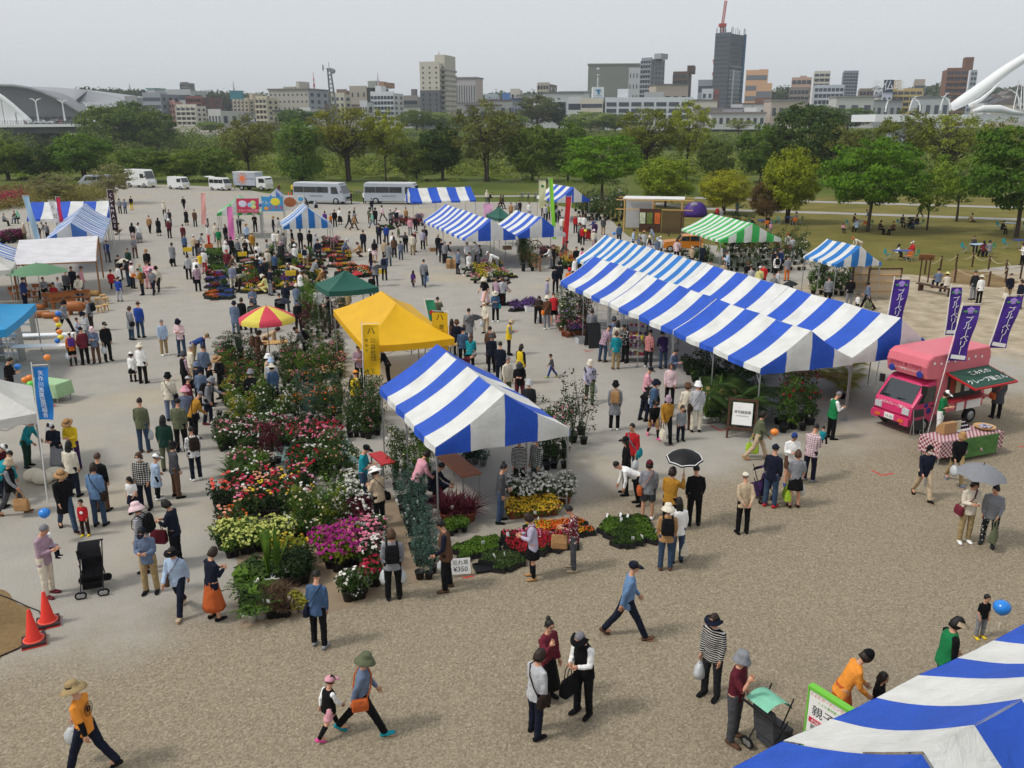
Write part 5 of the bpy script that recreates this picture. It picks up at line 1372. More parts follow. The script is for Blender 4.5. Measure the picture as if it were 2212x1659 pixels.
def gable_tent(label,p0,p1,p2,m,sw=.9,off=0.0,ez=2.2,apex=None,rz_=None,group='striped market tents',L=None,W=None,val=.17,gsw=None,goff=0.0,scallop=False,ends=(1,1),bays=2,name='market_tent',cloth_sag=.13):
	p0, p1 = Vector(p0), Vector(p1); ax = (p1 - p0); ax.z = 0
	L = L or ax.length; ax.normalize(); nrm = Vector((-ax.y, ax.x, 0))
	if p2 is not None: wv = (Vector(p2) - p0).dot(nrm)
	else: wv = W
	sg = 1 if wv > 0 else -1; W = W and abs(W) or abs(wv)
	if apex is not None:
		mid = p0 + nrm * sg * W / 2; a = CP(apex[0], apex[1], apex[2], 3.0)
		rz_ = CAM_H - (CAM_H - 3.0) * (mid.length / a.length)
		rz_ = min(3.75, max(2.95, rz_))
	rz_ = rz_ or 3.35
	t = thing(name, label, 'tent', (p0.x, p0.y, 0), math.atan2(ax.y, ax.x), group)
	Y = lambda y: y * sg
	rr = random.Random(p0.x * 3 + p0.y)
	nx, ny = 24, 8; bay = L / bays
	for side in (0, 1):
		V, F, U = [], [], []
		for i in range(nx + 1):
			x = L * i / nx
			for j in range(ny + 1):
				s_ = j / ny
				y = W / 2 * s_ if side == 0 else W - W / 2 * s_
				bw = math.sin(math.pi * ((x % bay) / bay))
				z=ez + (rz_ - ez)*s_ - (cloth_sag*math.sin(math.pi*s_)*(.55 + .45*bw)) - .045*bw*(1 - s_) - .03*bw*s_ + .008*math.sin(x*9 + j)*(1 - s_)
				V.append((x, Y(y), z)); U.append(x / sw + off)
		for i in range(nx):
			for j in range(ny):
				a = i * (ny + 1) + j; F.append((a, a + ny + 1, a + ny + 2, a + 1))
		uvmesh('roof_slope', V, F, U, m, t)
		V, F, U = [], [], []     # valance along the eave
		n2 = nx * 4
		for i in range(n2 + 1):
			x=L*i/n2; y=0 if side==0 else W; bw=math.sin(math.pi*((x % bay)/bay)); d=val - (.06*abs(math.sin(x*5.2)) if scallop else 0)
			V += [(x,Y(y),ez - .045*bw + .002),(x,Y(y + (-.02 if side==0 else .02) + .02*math.sin(x*7)),ez - .045*bw - d)]; U += [x/sw + off]*2
		for i in range(n2): F.append((2 * i, 2 * i + 2, 2 * i + 3, 2 * i + 1))
		uvmesh('valance', V, F, U, m, t)
	g = gsw or sw
	for e in (0, 1):
		if not ends[e]: continue
		x0 = -.01 if e == 0 else L + .01; V, F, U = [], [], []; n2 = 40
		for i in range(n2 + 1):
			y = W * i / n2; s_ = 1 - abs(y - W / 2) / (W / 2)
			zt=ez + (rz_ - ez)*s_ - cloth_sag*.55*math.sin(math.pi*s_); d=val + .05 - (.06*abs(math.sin(y*5.2)) if scallop else 0)
			bl = .05 * math.sin(math.pi * i / n2) * (1 if e else -1)
			V += [(x0,Y(y),zt),(x0 + bl,Y(y),(zt + ez)/2),(x0 + bl*.5,Y(y),ez - .02),(x0 + .03*math.sin(y*6),Y(y),ez - d)]; U += [y/g + goff]*4
		for i in range(n2):
			for k in range(3): a = 4 * i + k; F.append((a, a + 4, a + 5, a + 1))
		uvmesh('gable_flap', V, F, U, m, t)
	pm = METAL()
	k = 0
	for i in range(bays + 1):
		for y in (.04, W - .04):
			mb=MB(); x=min(L - .04,max(.04,bay*i)); mb.tube([(x,Y(y),0),(x,Y(y),ez - .03)],.024,7); mb.box((x,Y(y),.006),(.16,.16,.012)); mb.build('pole',pm,t)
			mb=MB(); mb.tube([(x,Y(y),ez - .55),(x + (.3 if i==0 else -.3 if i==bays else .3),Y(y),ez - .06)],.012,5); mb.build('brace',pm,t)
		mb=MB(); x=min(L - .04,max(.04,bay*i)); mb.tube([(x,Y(W*f),ez + (rz_ - ez)*(1 - abs(2*f - 1)) - cloth_sag*.62*math.sin(math.pi*abs(2*f - 1)) - .07) for f in (.01,.12,.25,.38,.5,.62,.75,.88,.99)],.02,6); mb.build('rafter',pm,t)
	mb=MB(); mb.tube([(.03,Y(W/2),rz_ - .05),(L - .03,Y(W/2),rz_ - .05)],.02,6); mb.build('ridge_pole',pm,t)
	for y in (.05, W - .05):
		mb=MB(); mb.tube([(.03,Y(y),ez - .05),(L - .03,Y(y),ez - .05)],.018,6); mb.build('eave_pole',pm,t)
	return t
EZ = 2.2
gable_tent('blue and white striped tent over flower trays at centre',CP('J',515,512,EZ),CP('J',88,48,EZ),CP('J',1500,322,EZ),BLUEW,.9,1.0,apex=('J',1030,106),W=3.62,goff=0)
# long double row on the right
a0,a1=CP('E',350,1168,EZ),CP('L',15,572,EZ); d1=(a1 - a0); d1.z=0; LL=d1.length; d1.normalize()
NM = ['nearest to the food truck', 'in the middle', 'at the far left end']
for i in range(3):
	s0 = a0 + d1 * LL * i / 3
	gable_tent('blue and white striped tent of the long front row, ' + NM[i],s0,s0 + d1*LL/3,CP('E',1000,1096,EZ) + d1*LL*i/3,BLUEW,.93,1.0 if i != 1 else 0.0,W=3.6,apex=('E',700,902) if i==0 else None,rz_=3.3 + .03*i,goff=0,ends=(i==0,i==2))
r0=CP('E',1048,1085,EZ); nrm=Vector((-d1.y,d1.x,0)); f0=CP('E',1000,1096,EZ); sgn=1 if (f0 - a0).dot(nrm) > 0 else -1
r0 = a0 + nrm * sgn * 3.72 + d1 * (r0 - a0).dot(d1); LR_ = 6.1
for i,(mm,sw_,lab) in enumerate(((BLUEW,.93,'nearest to the purple banners'),(BLUEW,.93,'second from purple banners'),(AZUREW,.45,'third, with narrow azure stripes'),(AZUREW,.45,'far left end, narrow azure stripes'))):
	s0 = r0 + d1 * LR_ * i; Li = LR_ if i < 2 else 5.6
	if i == 3: s0 = r0 + d1 * (2 * LR_ + 5.6)
	gable_tent('striped tent of the long rear row, ' + lab,s0,s0 + d1*Li,s0 + nrm*sgn*3.6,mm,sw_,1.0,W=3.6,rz_=3.42 + .02*i,goff=1,gsw=.93,ends=(i==0,i==3))
# nearest tents, bottom right corner
e0, e1 = CP('Y', 260, 1195, EZ), CP('Y', 2212, 250, EZ); dd = (e1 - e0); dd.z = 0; dd.normalize()
q0 = CP('Y', 640, 1022, EZ); nrm2 = Vector((dd.y, -dd.x, 0))
for i in range(-1, 2):
	s0 = q0 + dd * (5.42 * i)
	gable_tent(['nearest striped tent, its lower half cut by bottom edge','nearest striped tent beside stroller and green framed sign','nearest striped tent at right edge beside small child'][i + 1],s0,s0 + dd*5.4,s0 + nrm2*3.6,BLUEW,.9,1.0,W=-3.6,rz_=3.3 + .03*(i + 1),goff=1,ends=(0,0))
# centre and far tents
gable_tent('blue and white striped tent fronting second bus',CP('C',622,283,2.1),CP('C',1312,262,2.1),None,BLUEW,.98,0.0,ez=2.3,W=3.6,rz_=3.5)
gable_tent('blue and white striped tent left of the wagon wheels',CP('C',1195,664,EZ),CP('C',735,462,EZ),CP('C',1745,632,EZ),BLUEW,.72,0.0,apex=('C',1470,452),goff=1,gsw=.9)
u = CP('C', 1195, 664, EZ) - CP('C', 735, 462, EZ); u.z = 0; u.normalize()
gable_tent('blue and white striped tent above the cart wheels',CP('C',1765,628,EZ),CP('C',1765,628,EZ) - u*5.6,CP('D',345,603,EZ),BLUEW,.72,0.0,rz_=3.4,goff=0,gsw=.9)
gable_tent('blue and white striped tent near the maple, behind shrubs',CP('D',262,250,EZ),CP('D',85,215,EZ),CP('D',640,228,EZ),BLUEW,.9,0.0,L=5.4,W=3.6,rz_=3.5,goff=1)
gable_tent('green and white striped tent over the orange car',CP('D',2040,682,EZ),CP('D',1612,555,EZ),CP('E',412,228,EZ),GREENW,.42,0.0,rz_=3.3,scallop=True,gsw=.55,goff=0)
gable_tent('azure and white striped tent beside the bamboo fence',CP('E',885,432,EZ),CP('E',655,372,EZ),CP('E',1260,432,EZ),AZUREW,.45,0.0,apex=('E',1120,307),scallop=True,gsw=.45)
gable_tent('wide blue and white striped tent before the flower bed',CP('A',295,338,2.1),CP('A',1168,320,2.1),None,BLUEW,1.0,0.0,ez=2.3,W=3.6,rz_=3.5)
b0,b1=CP('A',1115,528,EZ),CP('A',1215,272,EZ); dd=b1 - b0; dd.z=0; LL2=dd.length; dd.normalize()
for i in range(3):
	gable_tent(['pale blue striped tent behind the white awning','azure striped tent, middle of row behind white awning','pale blue striped tent at far end of row behind awning'][i],b0 + dd*LL2*i/3,b0 + dd*LL2*(i + 1)/3,b0 + dd*LL2*i/3 + (CP('A',455,522,EZ) - b0),[PALEBLUEW,AZUREW,PALEBLUEW][i],.42,0.0,W=3.6,rz_=3.35 + .02*i,gsw=.9,goff=1,ends=(i==0,i==2))
gable_tent('striped tent at left edge beside the white awning',CP('A',150,762,EZ),CP('A',190,588,EZ),None,PALEBLUEW,.42,0.0,W=3.6,L=5.4,rz_=3.3)
gable_tent('green and white striped tent with candy banner',CP('B',425,392,EZ),CP('B',425,392,EZ) + Vector((-.25,1,0))*3,CP('B',900,382,EZ),GREENW,.4,0.0,L=3.6,rz_=3.5,scallop=True,gsw=.42)
gable_tent('azure striped tent in front of the fried noodle banner',CP('B',1150,536,EZ),CP('B',1090,432,EZ),CP('B',1700,502,EZ),AZUREW,.42,0.0,L=4.2,W=3.7,rz_=3.6,scallop=True,gsw=.47)
gable_tent('small pale blue striped tent behind shaved ice banner',CP('B',880,292,EZ),CP('B',880,292,EZ) + Vector((-.2,1,0))*3,None,PALEBLUEW,.42,0.0,L=3.0,W=-3.2,rz_=3.5)

def popup(label,p0,p1,p2,m,ez=2.2,pk=3.2,ridge=0.0,val=.24,scallop=False,cat='canopy',name='popup_canopy',group='pop-up canopies',concave=.12,legs=True):
	"""hip roof on four legs: p0 corner, p1 and p2 its neighbours"""
	p0,p1=Vector(p0),Vector(p1); ax=p1 - p0; ax.z=0; L=ax.length; ax.normalize(); nrm=Vector((-ax.y,ax.x,0)); w_=(Vector(p2) - p0).dot(nrm); sg=1 if w_ > 0 else -1; W=abs(w_)
	t = thing(name, label, cat, (p0.x, p0.y, 0), math.atan2(ax.y, ax.x), group); Y = lambda y: y * sg
	r0, r1 = (L / 2 - ridge / 2, W / 2), (L / 2 + ridge / 2, W / 2)
	cs = [(0, 0), (L, 0), (L, W), (0, W)]; tops = [r0, r1, r1, r0]
	for k in range(4):
		A, B, Ta, Tb = cs[k], cs[(k + 1) % 4], tops[k], tops[(k + 1) % 4]; V, F = [], []; n, mj = 10, 8
		for j in range(mj + 1):
			s_ = j / mj
			for i in range(n + 1):
				q = i / n
				x=(A[0]*(1 - q) + B[0]*q)*(1 - s_) + (Ta[0]*(1 - q) + Tb[0]*q)*s_; y=(A[1]*(1 - q) + B[1]*q)*(1 - s_) + (Ta[1]*(1 - q) + Tb[1]*q)*s_
				z=ez + (pk - ez)*s_ - concave*math.sin(math.pi*s_)*(.5 + .8*math.sin(math.pi*q)) - .05*math.sin(math.pi*q)*(1 - s_)
				V.append((x, Y(y), z))
		for j in range(mj):
			for i in range(n): a = j * (n + 1) + i; F.append((a, a + 1, a + n + 2, a + n + 1))
		uvmesh('roof_panel', V, F, [0] * len(V), m, t)
		V, F = [], []; n = 30; ln = math.hypot(B[0] - A[0], B[1] - A[1])
		for i in range(n + 1):
			q=i/n; x,y=A[0]*(1 - q) + B[0]*q,A[1]*(1 - q) + B[1]*q; d=val - (.07*abs(math.sin(q*ln*4.5)) if scallop else 0)
			V += [(x, Y(y), ez - .05 * math.sin(math.pi * q)), (x, Y(y), ez - .05 * math.sin(math.pi * q) - d)]
		for i in range(n): F.append((2 * i, 2 * i + 2, 2 * i + 3, 2 * i + 1))
		uvmesh('valance', V, F, [0] * len(V), m, t)
		mb=MB(); x,y=A[0] + (.05 if A[0]==0 else -.05),A[1] + (.05 if A[1]==0 else -.05); mb.tube([(x,Y(y),0),(x,Y(y),ez - .05)],.026,6); mb.box((x,Y(y),.006),(.14,.14,.012)); mb.build('pole',METAL(),t)
		mb = MB(); x2, y2 = B[0] + (.05 if B[0] == 0 else -.05), B[1] + (.05 if B[1] == 0 else -.05)
		m4 = lambda f, z: (x + (x2 - x) * f, Y(y + (y2 - y) * f), z)
		mb.tube([m4(0,ez - .1),m4(.25,ez - .38),m4(.5,ez - .1),m4(.75,ez - .38),m4(1,ez - .1)],.012,5); mb.tube([m4(0,ez - .38),m4(.25,ez - .1),m4(.5,ez - .38),m4(.75,ez - .1),m4(1,ez - .38)],.012,5); mb.build('frame',METAL(),t)
	return t
YEL=mat('canvas_yellow','eeb912',rough=.5,var=.08,scale=2,transl=.25,bump=.3,bscale=4); GRN=mat('canvas_dark_green','1f5a4c',rough=.6,var=.1,scale=2,transl=.1,bump=.3,bscale=4)
AZ = mat('canvas_azure', '2d9fd8', rough=.5, var=.08, scale=2, transl=.25, bump=.3, bscale=4)
yt=popup('bright yellow pop-up canopy with black lettered flags',CP('H',1735,505,EZ),CP('H',1450,168,EZ),CP('K',165,542,EZ),YEL,pk=3.25,ridge=2.6)
popup('dark green pop-up canopy behind the yellow canopy',CP('B',1645,1238,EZ),CP('B',1495,1150,EZ),CP('B',2150,1172,EZ),GRN,pk=2.95)
popup('dark green canopy squeezed between two striped tents',CP('C',1560,470,EZ),CP('C',1420,425,EZ),CP('C',1640,440,EZ),GRN,ez=2.4,pk=3.2)
popup('bright azure pop-up canopy at left edge',CP('A',60,1512,EZ),CP('A',60,1512,EZ) + Vector((-2.9,-.85,0)),CP('A',360,1232,EZ),AZ,pk=2.85,val=.3)
popup('white scalloped canopy at left edge in front of fishery banner',CP('F',342,1132,EZ),CP('F',342,1132,EZ) + Vector((-.86,-.5,0))*3,CP('F',342,1132,EZ) + Vector((-.5,.86,0))*3,WHITEC2,pk=3.3,scallop=True,val=.3)
popup('white canopy with frayed edge at far left edge',CP('A',115,862,EZ),CP('A',115,862,EZ) + Vector((-.9,-.4,0))*3,CP('A',115,862,EZ) + Vector((-.4,.9,0))*3,WHITEC2,pk=3.3,scallop=True,val=.3)
# white lean-to awning of the log stall
cs=[CP('A',135,808,2.05),CP('A',1045,768,2.05),CP('A',1065,492,2.75),CP('A',205,540,2.75)]
t=thing('awning','plain white awning over the log furniture stall','awning',(cs[0].x,cs[0].y,0)); o=cs[0].copy(); o.z=0
V, F = [], []
for j in range(9):
	for i in range(17):
		a,b=cs[0].lerp(cs[1],i/16),cs[3].lerp(cs[2],i/16); p=a.lerp(b,j/8) - o; p.z -= .1*math.sin(math.pi*j/8)*(.4 + .6*abs(math.sin(i*.6))); V.append(tuple(p))
for j in range(8):
	for i in range(16): a = j * 17 + i; F.append((a, a + 1, a + 18, a + 17))
uvmesh('sheet', V, F, [0] * len(V), stripe_mat('canvas_bright', hx('e8e6ea'), hx('eae8ec')), t)
for c in cs:
	mb=MB(); mb.tube([(c.x - o.x,c.y - o.y,0),(c.x - o.x,c.y - o.y,c.z - .02)],.05,7); mb.build('post',WOOD(),t)
mb=MB(); mb.tube([cs[0] - o - Vector((0,0,.05)),cs[1] - o - Vector((0,0,.05))],.035,6); mb.build('front_beam',WOOD(),t)
mb=MB(); mb.tube([cs[1] - o - Vector((0,0,.05)),cs[2] - o - Vector((0,0,.05))],.035,6); mb.build('side_beam',WOOD(),t)
# purple dome tent
c=CP('D',1760,420,0); t=thing('dome_tent','purple dome shaped camping tent on the lawn','tent',c,.3)
mb = MB(); n = 16; rings = []
for q in np.linspace(0,1,7): rings.append([(1.35*math.cos(q*math.pi/2*.98)**.7*math.cos(a)*(1 + .06*math.cos(4*a)),1.2*math.cos(q*math.pi/2*.98)**.7*math.sin(a),1.55*math.sin(q*math.pi/2)) for a in np.linspace(0,2*math.pi,n,endpoint=False)])
mb.loft(rings); mb.build('fly',mat('tent_purple','4a2a86',rough=.5,transl=.2,bump=.3,bscale=4),t,True)
mb=MB(); mb.tube([(-1.3,-.2,0),(-1.0,-.18,.95),(-.4,-.05,1.48),(0,0,1.58),(.4,.05,1.48),(1.0,.18,.95),(1.3,.2,0)],.02,5); mb.build('arch_pole',DARKMETAL(),t)
mb=MB(); mb.ell((-.35,-.35,1.25),(.5,.45,.3),10,6); mb.build('grey_panel',mat('tent_grey','8a8496',rough=.6),t,True)

# ================================================================== PARASOLS
def parasol(label, top, rad, cols, drop, hgt, valance=0.0, n=8, name='parasol'):
	t = thing(name, label, 'parasol', (top.x, top.y, 0)); z = top.z
	for k in range(n):
		V, F = [], []; a0, a1 = 2 * math.pi * k / n, 2 * math.pi * (k + 1) / n; m_ = 6
		for j in range(7):
			q = max(.012, j / 6)
			for i in range(m_ + 1):
				f = i / m_; a = a0 + (a1 - a0) * f; sag = 1 - .05 * q * math.sin(math.pi * f)
				V.append((q*rad*sag*math.cos(a),q*rad*sag*math.sin(a),z - drop*q**1.35 + .03*q*math.sin(math.pi*f)))
		if valance:
			for i in range(m_ + 1):
				x,y,z_=V[6*(m_ + 1) + i]; V.append((x,y,z_ - valance*(1 + .25*math.sin(math.pi*i/m_))))
		for j in range(7 if valance else 6):
			for i in range(m_): a = j * (m_ + 1) + i; F.append((a, a + 1, a + m_ + 2, a + m_ + 1))
		uvmesh('canopy_panel', V, F, [0] * len(V), cols[k % len(cols)], t)
		mb=MB(); mb.tube([(0,0,z - .02),(rad*.5*math.cos(a0),rad*.5*math.sin(a0),z - drop*.39 - .02),(rad*.97*math.cos(a0),rad*.97*math.sin(a0),z - drop*.96 - .02)],.01,4); mb.build('rib',METAL(),t)
	mb=MB(); mb.tube([(0,0,0),(0,0,z + .06)],.022,7); mb.build('pole',METAL(),t); MB().lathe([(.22,0),(.24,.04),(.2,.1),(.04,.12)],12).build('base',plain('darkgrey'),t)
	return t
PR=mat('canvas_coral','d9455a',rough=.6,transl=.2); PY=mat('canvas_lemon','e6d65a',rough=.6,transl=.2)
tp=CP('H',822,128,2.55); parasol('red and yellow panelled market parasol with scalloped edge',tp,1.16,[PR,PY],.5,2.5,.16)
tp=CP('A',395,790,2.4); parasol('plain green garden parasol before the log stall',tp,1.55,[mat('canvas_sage','5f8a66',rough=.6,transl=.15)],.5,2.4)

# ================================================================== BANNERS AND FLAGS
def nobori(label,base,top,d,rgb,txt=None,tcol='white',w_=.58,size=.27,rz=0.0,cloth_len=1.8,flower=False,bar=False,name='banner',lean=0.0,side=1,txts=None,gapy=.0,spacing=.95):
	"""flag on a pole: base and top are sight lines, d their distance"""
	a, b = D(*cr(*base), d), D(*cr(*top), d)
	f=(a.z)/max(.1,(b.z - a.z)); g=a - (b - a)*f; g.z=0            # run the pole down to the ground
	t=thing(name,label,'banner',g,rz,'flags and banners'); ln=(b - g); ln=Matrix.Rotation(-rz,3,'Z') @ ln; tt=ln.normalized()
	mb = MB(); mb.tube([(0, 0, 0), ln], [.018, .013], 6); mb.build('pole', plain('white'), t)
	ct=ln - tt*.08; sd_=Vector((side,0,0)); mb=MB(); mb.tube([ct,ct + sd_*w_ + Vector((0,0,.02))],.009,5); mb.build('crossbar',plain('white'),t)
	V, F = [], []; nx, ny = 6, 14
	P0 = ct - tt * .05 + sd_ * .03
	cf=lambda x,y: P0 + sd_*x*(w_ - .03) - tt*y*cloth_len + Vector((0,.045*math.sin(y*7 + x*3)*(.3 + x),0))
	for j in range(ny + 1):
		for i in range(nx + 1): V.append(tuple(cf(i / nx, j / ny)))
	for j in range(ny):
		for i in range(nx): a_ = j * (nx + 1) + i; F.append((a_, a_ + 1, a_ + nx + 2, a_ + nx + 1))
	uvmesh('flag', V, F, [0] * len(V), mat('flag_' + rgb, rgb, rough=.7, transl=.2), t)
	ang = math.atan2(-tt.x, tt.z) if True else 0
	def put(body, sz, m, x, y, sp=.95, sx=1.0, nm='lettering'):
		q=cf(x,y) + Vector((0,-.055,0)); o=lettering(body,sz,m,t,q,(R(90),0,0),nm,sp,sx); o.rotation_euler=Matrix.Rotation(-math.atan2(tt.x,tt.z)*-1,3,'Y').to_euler() if False else (R(90),math.atan2(tt.x,tt.z),0); return o
	if txt:
		n = len(txt); y0 = .2 if flower else .06; y1 = .86 if bar else .96
		for i, ch in enumerate(txt):
			put('|' if ch == 'ー' else ch, size, plain(tcol, .7), .5, y0 + (y1 - y0) * (i + .5) / n)
	if txts:
		for body, sz, c, x, y in txts: put(body, sz, plain(c, .7), x, y)
	if flower:
		mb = MB()
		for k_, (x, y) in enumerate(((.38, .07), (.5, .05), (.62, .07), (.44, .11), (.56, .11))):
			q = cf(x, y) + Vector((0, -.05, 0)); mb.ell(q, (.06, .012, .06), 9, 5)
		mb.build('flower_print', mat('print_lilac', 'a487cf', rough=.7), t); mb = MB()
		for x in (.22, .78): q = cf(x, .1) + Vector((0, -.05, 0)); mb.ell(q, (.07, .008, .035), 8, 5)
		mb.build('leaf_print', mat('print_leaf', '4f9a52', rough=.7), t)
	if bar:
		q=cf(.5,.93) + Vector((0,-.05,0)); mb=MB(); mb.box((0,0,0),(w_*.8,.01,.13)); o=mb.build('white_bar',plain('white',.8),t,loc=q); o.rotation_euler=(0,math.atan2(tt.x,tt.z),0)
	return t
PUR = '4a2c8c'
nobori('purple blueberry banner standing left of pink truck',('M',400,420),('M',462,78),31.0,PUR,'ブルーベリー',flower=True,bar=True)
nobori('narrow twisted purple blueberry banner behind pink truck',('M',868,560),('M',925,142),31.5,PUR,'ブルーベリー',flower=True,bar=True,w_=.42)
nobori('purple blueberry banner fixed to front of pink truck',('M',850,920),('M',1022,286),26.6,PUR,'ブルーベリー',flower=True,bar=True)
nobori('purple blueberry banner at rear end of pink truck',('M',1210,720),('M',1380,215),28.6,PUR,'ブルーベリー',flower=True,bar=True)
nobori('blue fishery cooperative banner on green pole at left',('G',300,345),('F',290,655),21.2,'1f78c4','矢作川漁業協同組合',size=.145,w_=.42,cloth_len=1.42)
nobori('yellow flag with black emblem left of yellow canopy front',('H',1730,700),('H',1715,275),29.3,'e5b818',txts=[('ハ',.3,'black',.5,.12),('公',.2,'black',.62,.3),('益',.2,'black',.62,.42),('社',.2,'black',.62,.54),('団',.2,'black',.62,.66),('豊',.12,'black',.22,.3),('田',.12,'black',.22,.4),('市',.12,'black',.22,.5)],w_=.6)
nobori('yellow flag with black emblem right of yellow canopy',('K',175,700),('K',165,300),31.2,'e5b818',txts=[('ハ',.3,'black',.5,.1),('豊',.2,'black',.4,.3),('田',.2,'black',.4,.42),('市',.2,'black',.4,.54),('ハ',.1,'black',.75,.3),('イ',.1,'black',.75,.38)],w_=.6,side=-1)
nobori('green flag with red and yellow round print above yellow canopy',('C',800,1560),('C',742,1300),35.0,'2a8a6c',txts=[('●',.3,'red',.5,.4)],w_=.4,cloth_len=1.3)
nobori('tall lime green feather flag at shrub display',('D',195,490),('D',165,-10),76,'8ad13c',w_=.36,cloth_len=7.6)
nobori('tall red feather flag with dangling ball',('D',380,690),('D',420,190),66,'d02a2c',w_=.42,cloth_len=4.6,side=-1)
nobori('white and yellow vertical banner by bicycles',('D',60,300),('D',62,20),92,'d8d9a8',txts=[('●',.4,'green',.5,.2)],w_=.7,cloth_len=2.8)
nobori('black and red lettered banner beside narrow striped tents',('A',1205,300),('A',1160,-20),71,'3a1f2a','くレAMAGE',size=.36,w_=.5,cloth_len=3.2)
nobori('pale blue feather flag at corner of far left tent',('A',315,320),('A',240,45),70,'9fc0d8',w_=.5,cloth_len=3.4)
nobori('white printed flag before the far left tent',('A',590,340),('A',520,95),69,'d6d2d0','くだもの',tcol='darkbrown',size=.4,w_=.5,cloth_len=3.0)
nobori('crimson flag before the far left tent',('A',640,320),('A',600,60),69,'c42a55',w_=.35,cloth_len=3.0)
nobori('pink feather flag beside the candy banner',('B',540,500),('B',525,300),70,'e27ab8',w_=.5,cloth_len=2.6)
nobori('white and pink pennant near the small rainbow flag',('C',1392,430),('C',1385,265),84,'dfa8cc',w_=.9,cloth_len=1.6)
nobori('colourful leaning banner on left of candy stall',('B',250,400),('B',245,150),84,'e3a8a0',w_=.5,cloth_len=3)
# stall banners strung between posts
def board_banner(label, k, x0, y0, x1, y1, d, rgb, things_, name='stall_banner', posts=True):
	a, b = D(*cr(k, x0, y0), d), D(*cr(k, x1, y1), d); w_, h_ = b.x - a.x, a.z - b.z
	t=thing(name,label,'banner',((a.x + b.x)/2,d,0),0.0,'flags and banners'); zc=(a.z + b.z)/2
	MB().box((0,0,zc),(w_,.03,h_)).build('sheet',mat('banner_' + rgb,rgb,rough=.7,var=.2,scale=2),t)
	if posts:
		for s_ in (-1,1): mb=MB(); mb.tube([(s_*w_/2,.04,0),(s_*w_/2,.04,a.z + .1)],.03,6); mb.build('post',METAL(),t)
	for kind, x, z, sz, c, body in things_:
		if kind=='t': lettering(body,sz*h_,mat('ink_' + c,COL.get(c,c),rough=.7),t,(x*w_/2,-.03,zc + z*h_/2))
		else: mb=MB(); mb.ell((x*w_/2,-.02,zc + z*h_/2),(sz*h_,.015,sz*h_*.8),12,5); mb.build('print',mat('ink_' + c,COL.get(c,c),rough=.7),t)
	return t
board_banner('crimson candy floss banner with pastel clouds','B',635,225,888,380,76,'c9385c',[('e',-.45,.25,.3,'d9d4e4',''),('e',.25,.1,.22,'9ccbe0',''),('e',.5,.4,.2,'c7df9a',''),('e',.5,-.15,.2,'e2dc86',''),('t',.1,-.72,.2,'white','フルーツわたあめ'),('t',-.45,.25,.16,'c9385c','Candy')])
board_banner('blue and yellow shaved ice banner','B',908,205,1150,365,75,'3f97c9',[('e',.3,.3,.34,'e6d83c',''),('t',-.35,.15,.3,'e2e2f2','フルーツ'),('t',.35,-.55,.36,'d0343a','かき氷'),('e',-.6,-.62,.16,'e59a3c','')])
board_banner('white banner with round brown noodle dish print','B',1150,190,1385,355,76,'d3d0cb',[('e',-.4,.1,.42,'a5613a',''),('e',-.4,.1,.3,'c98a58',''),('t',.5,-.1,.26,'black','から'),('e',.65,.5,.18,'4a9fd0','')])
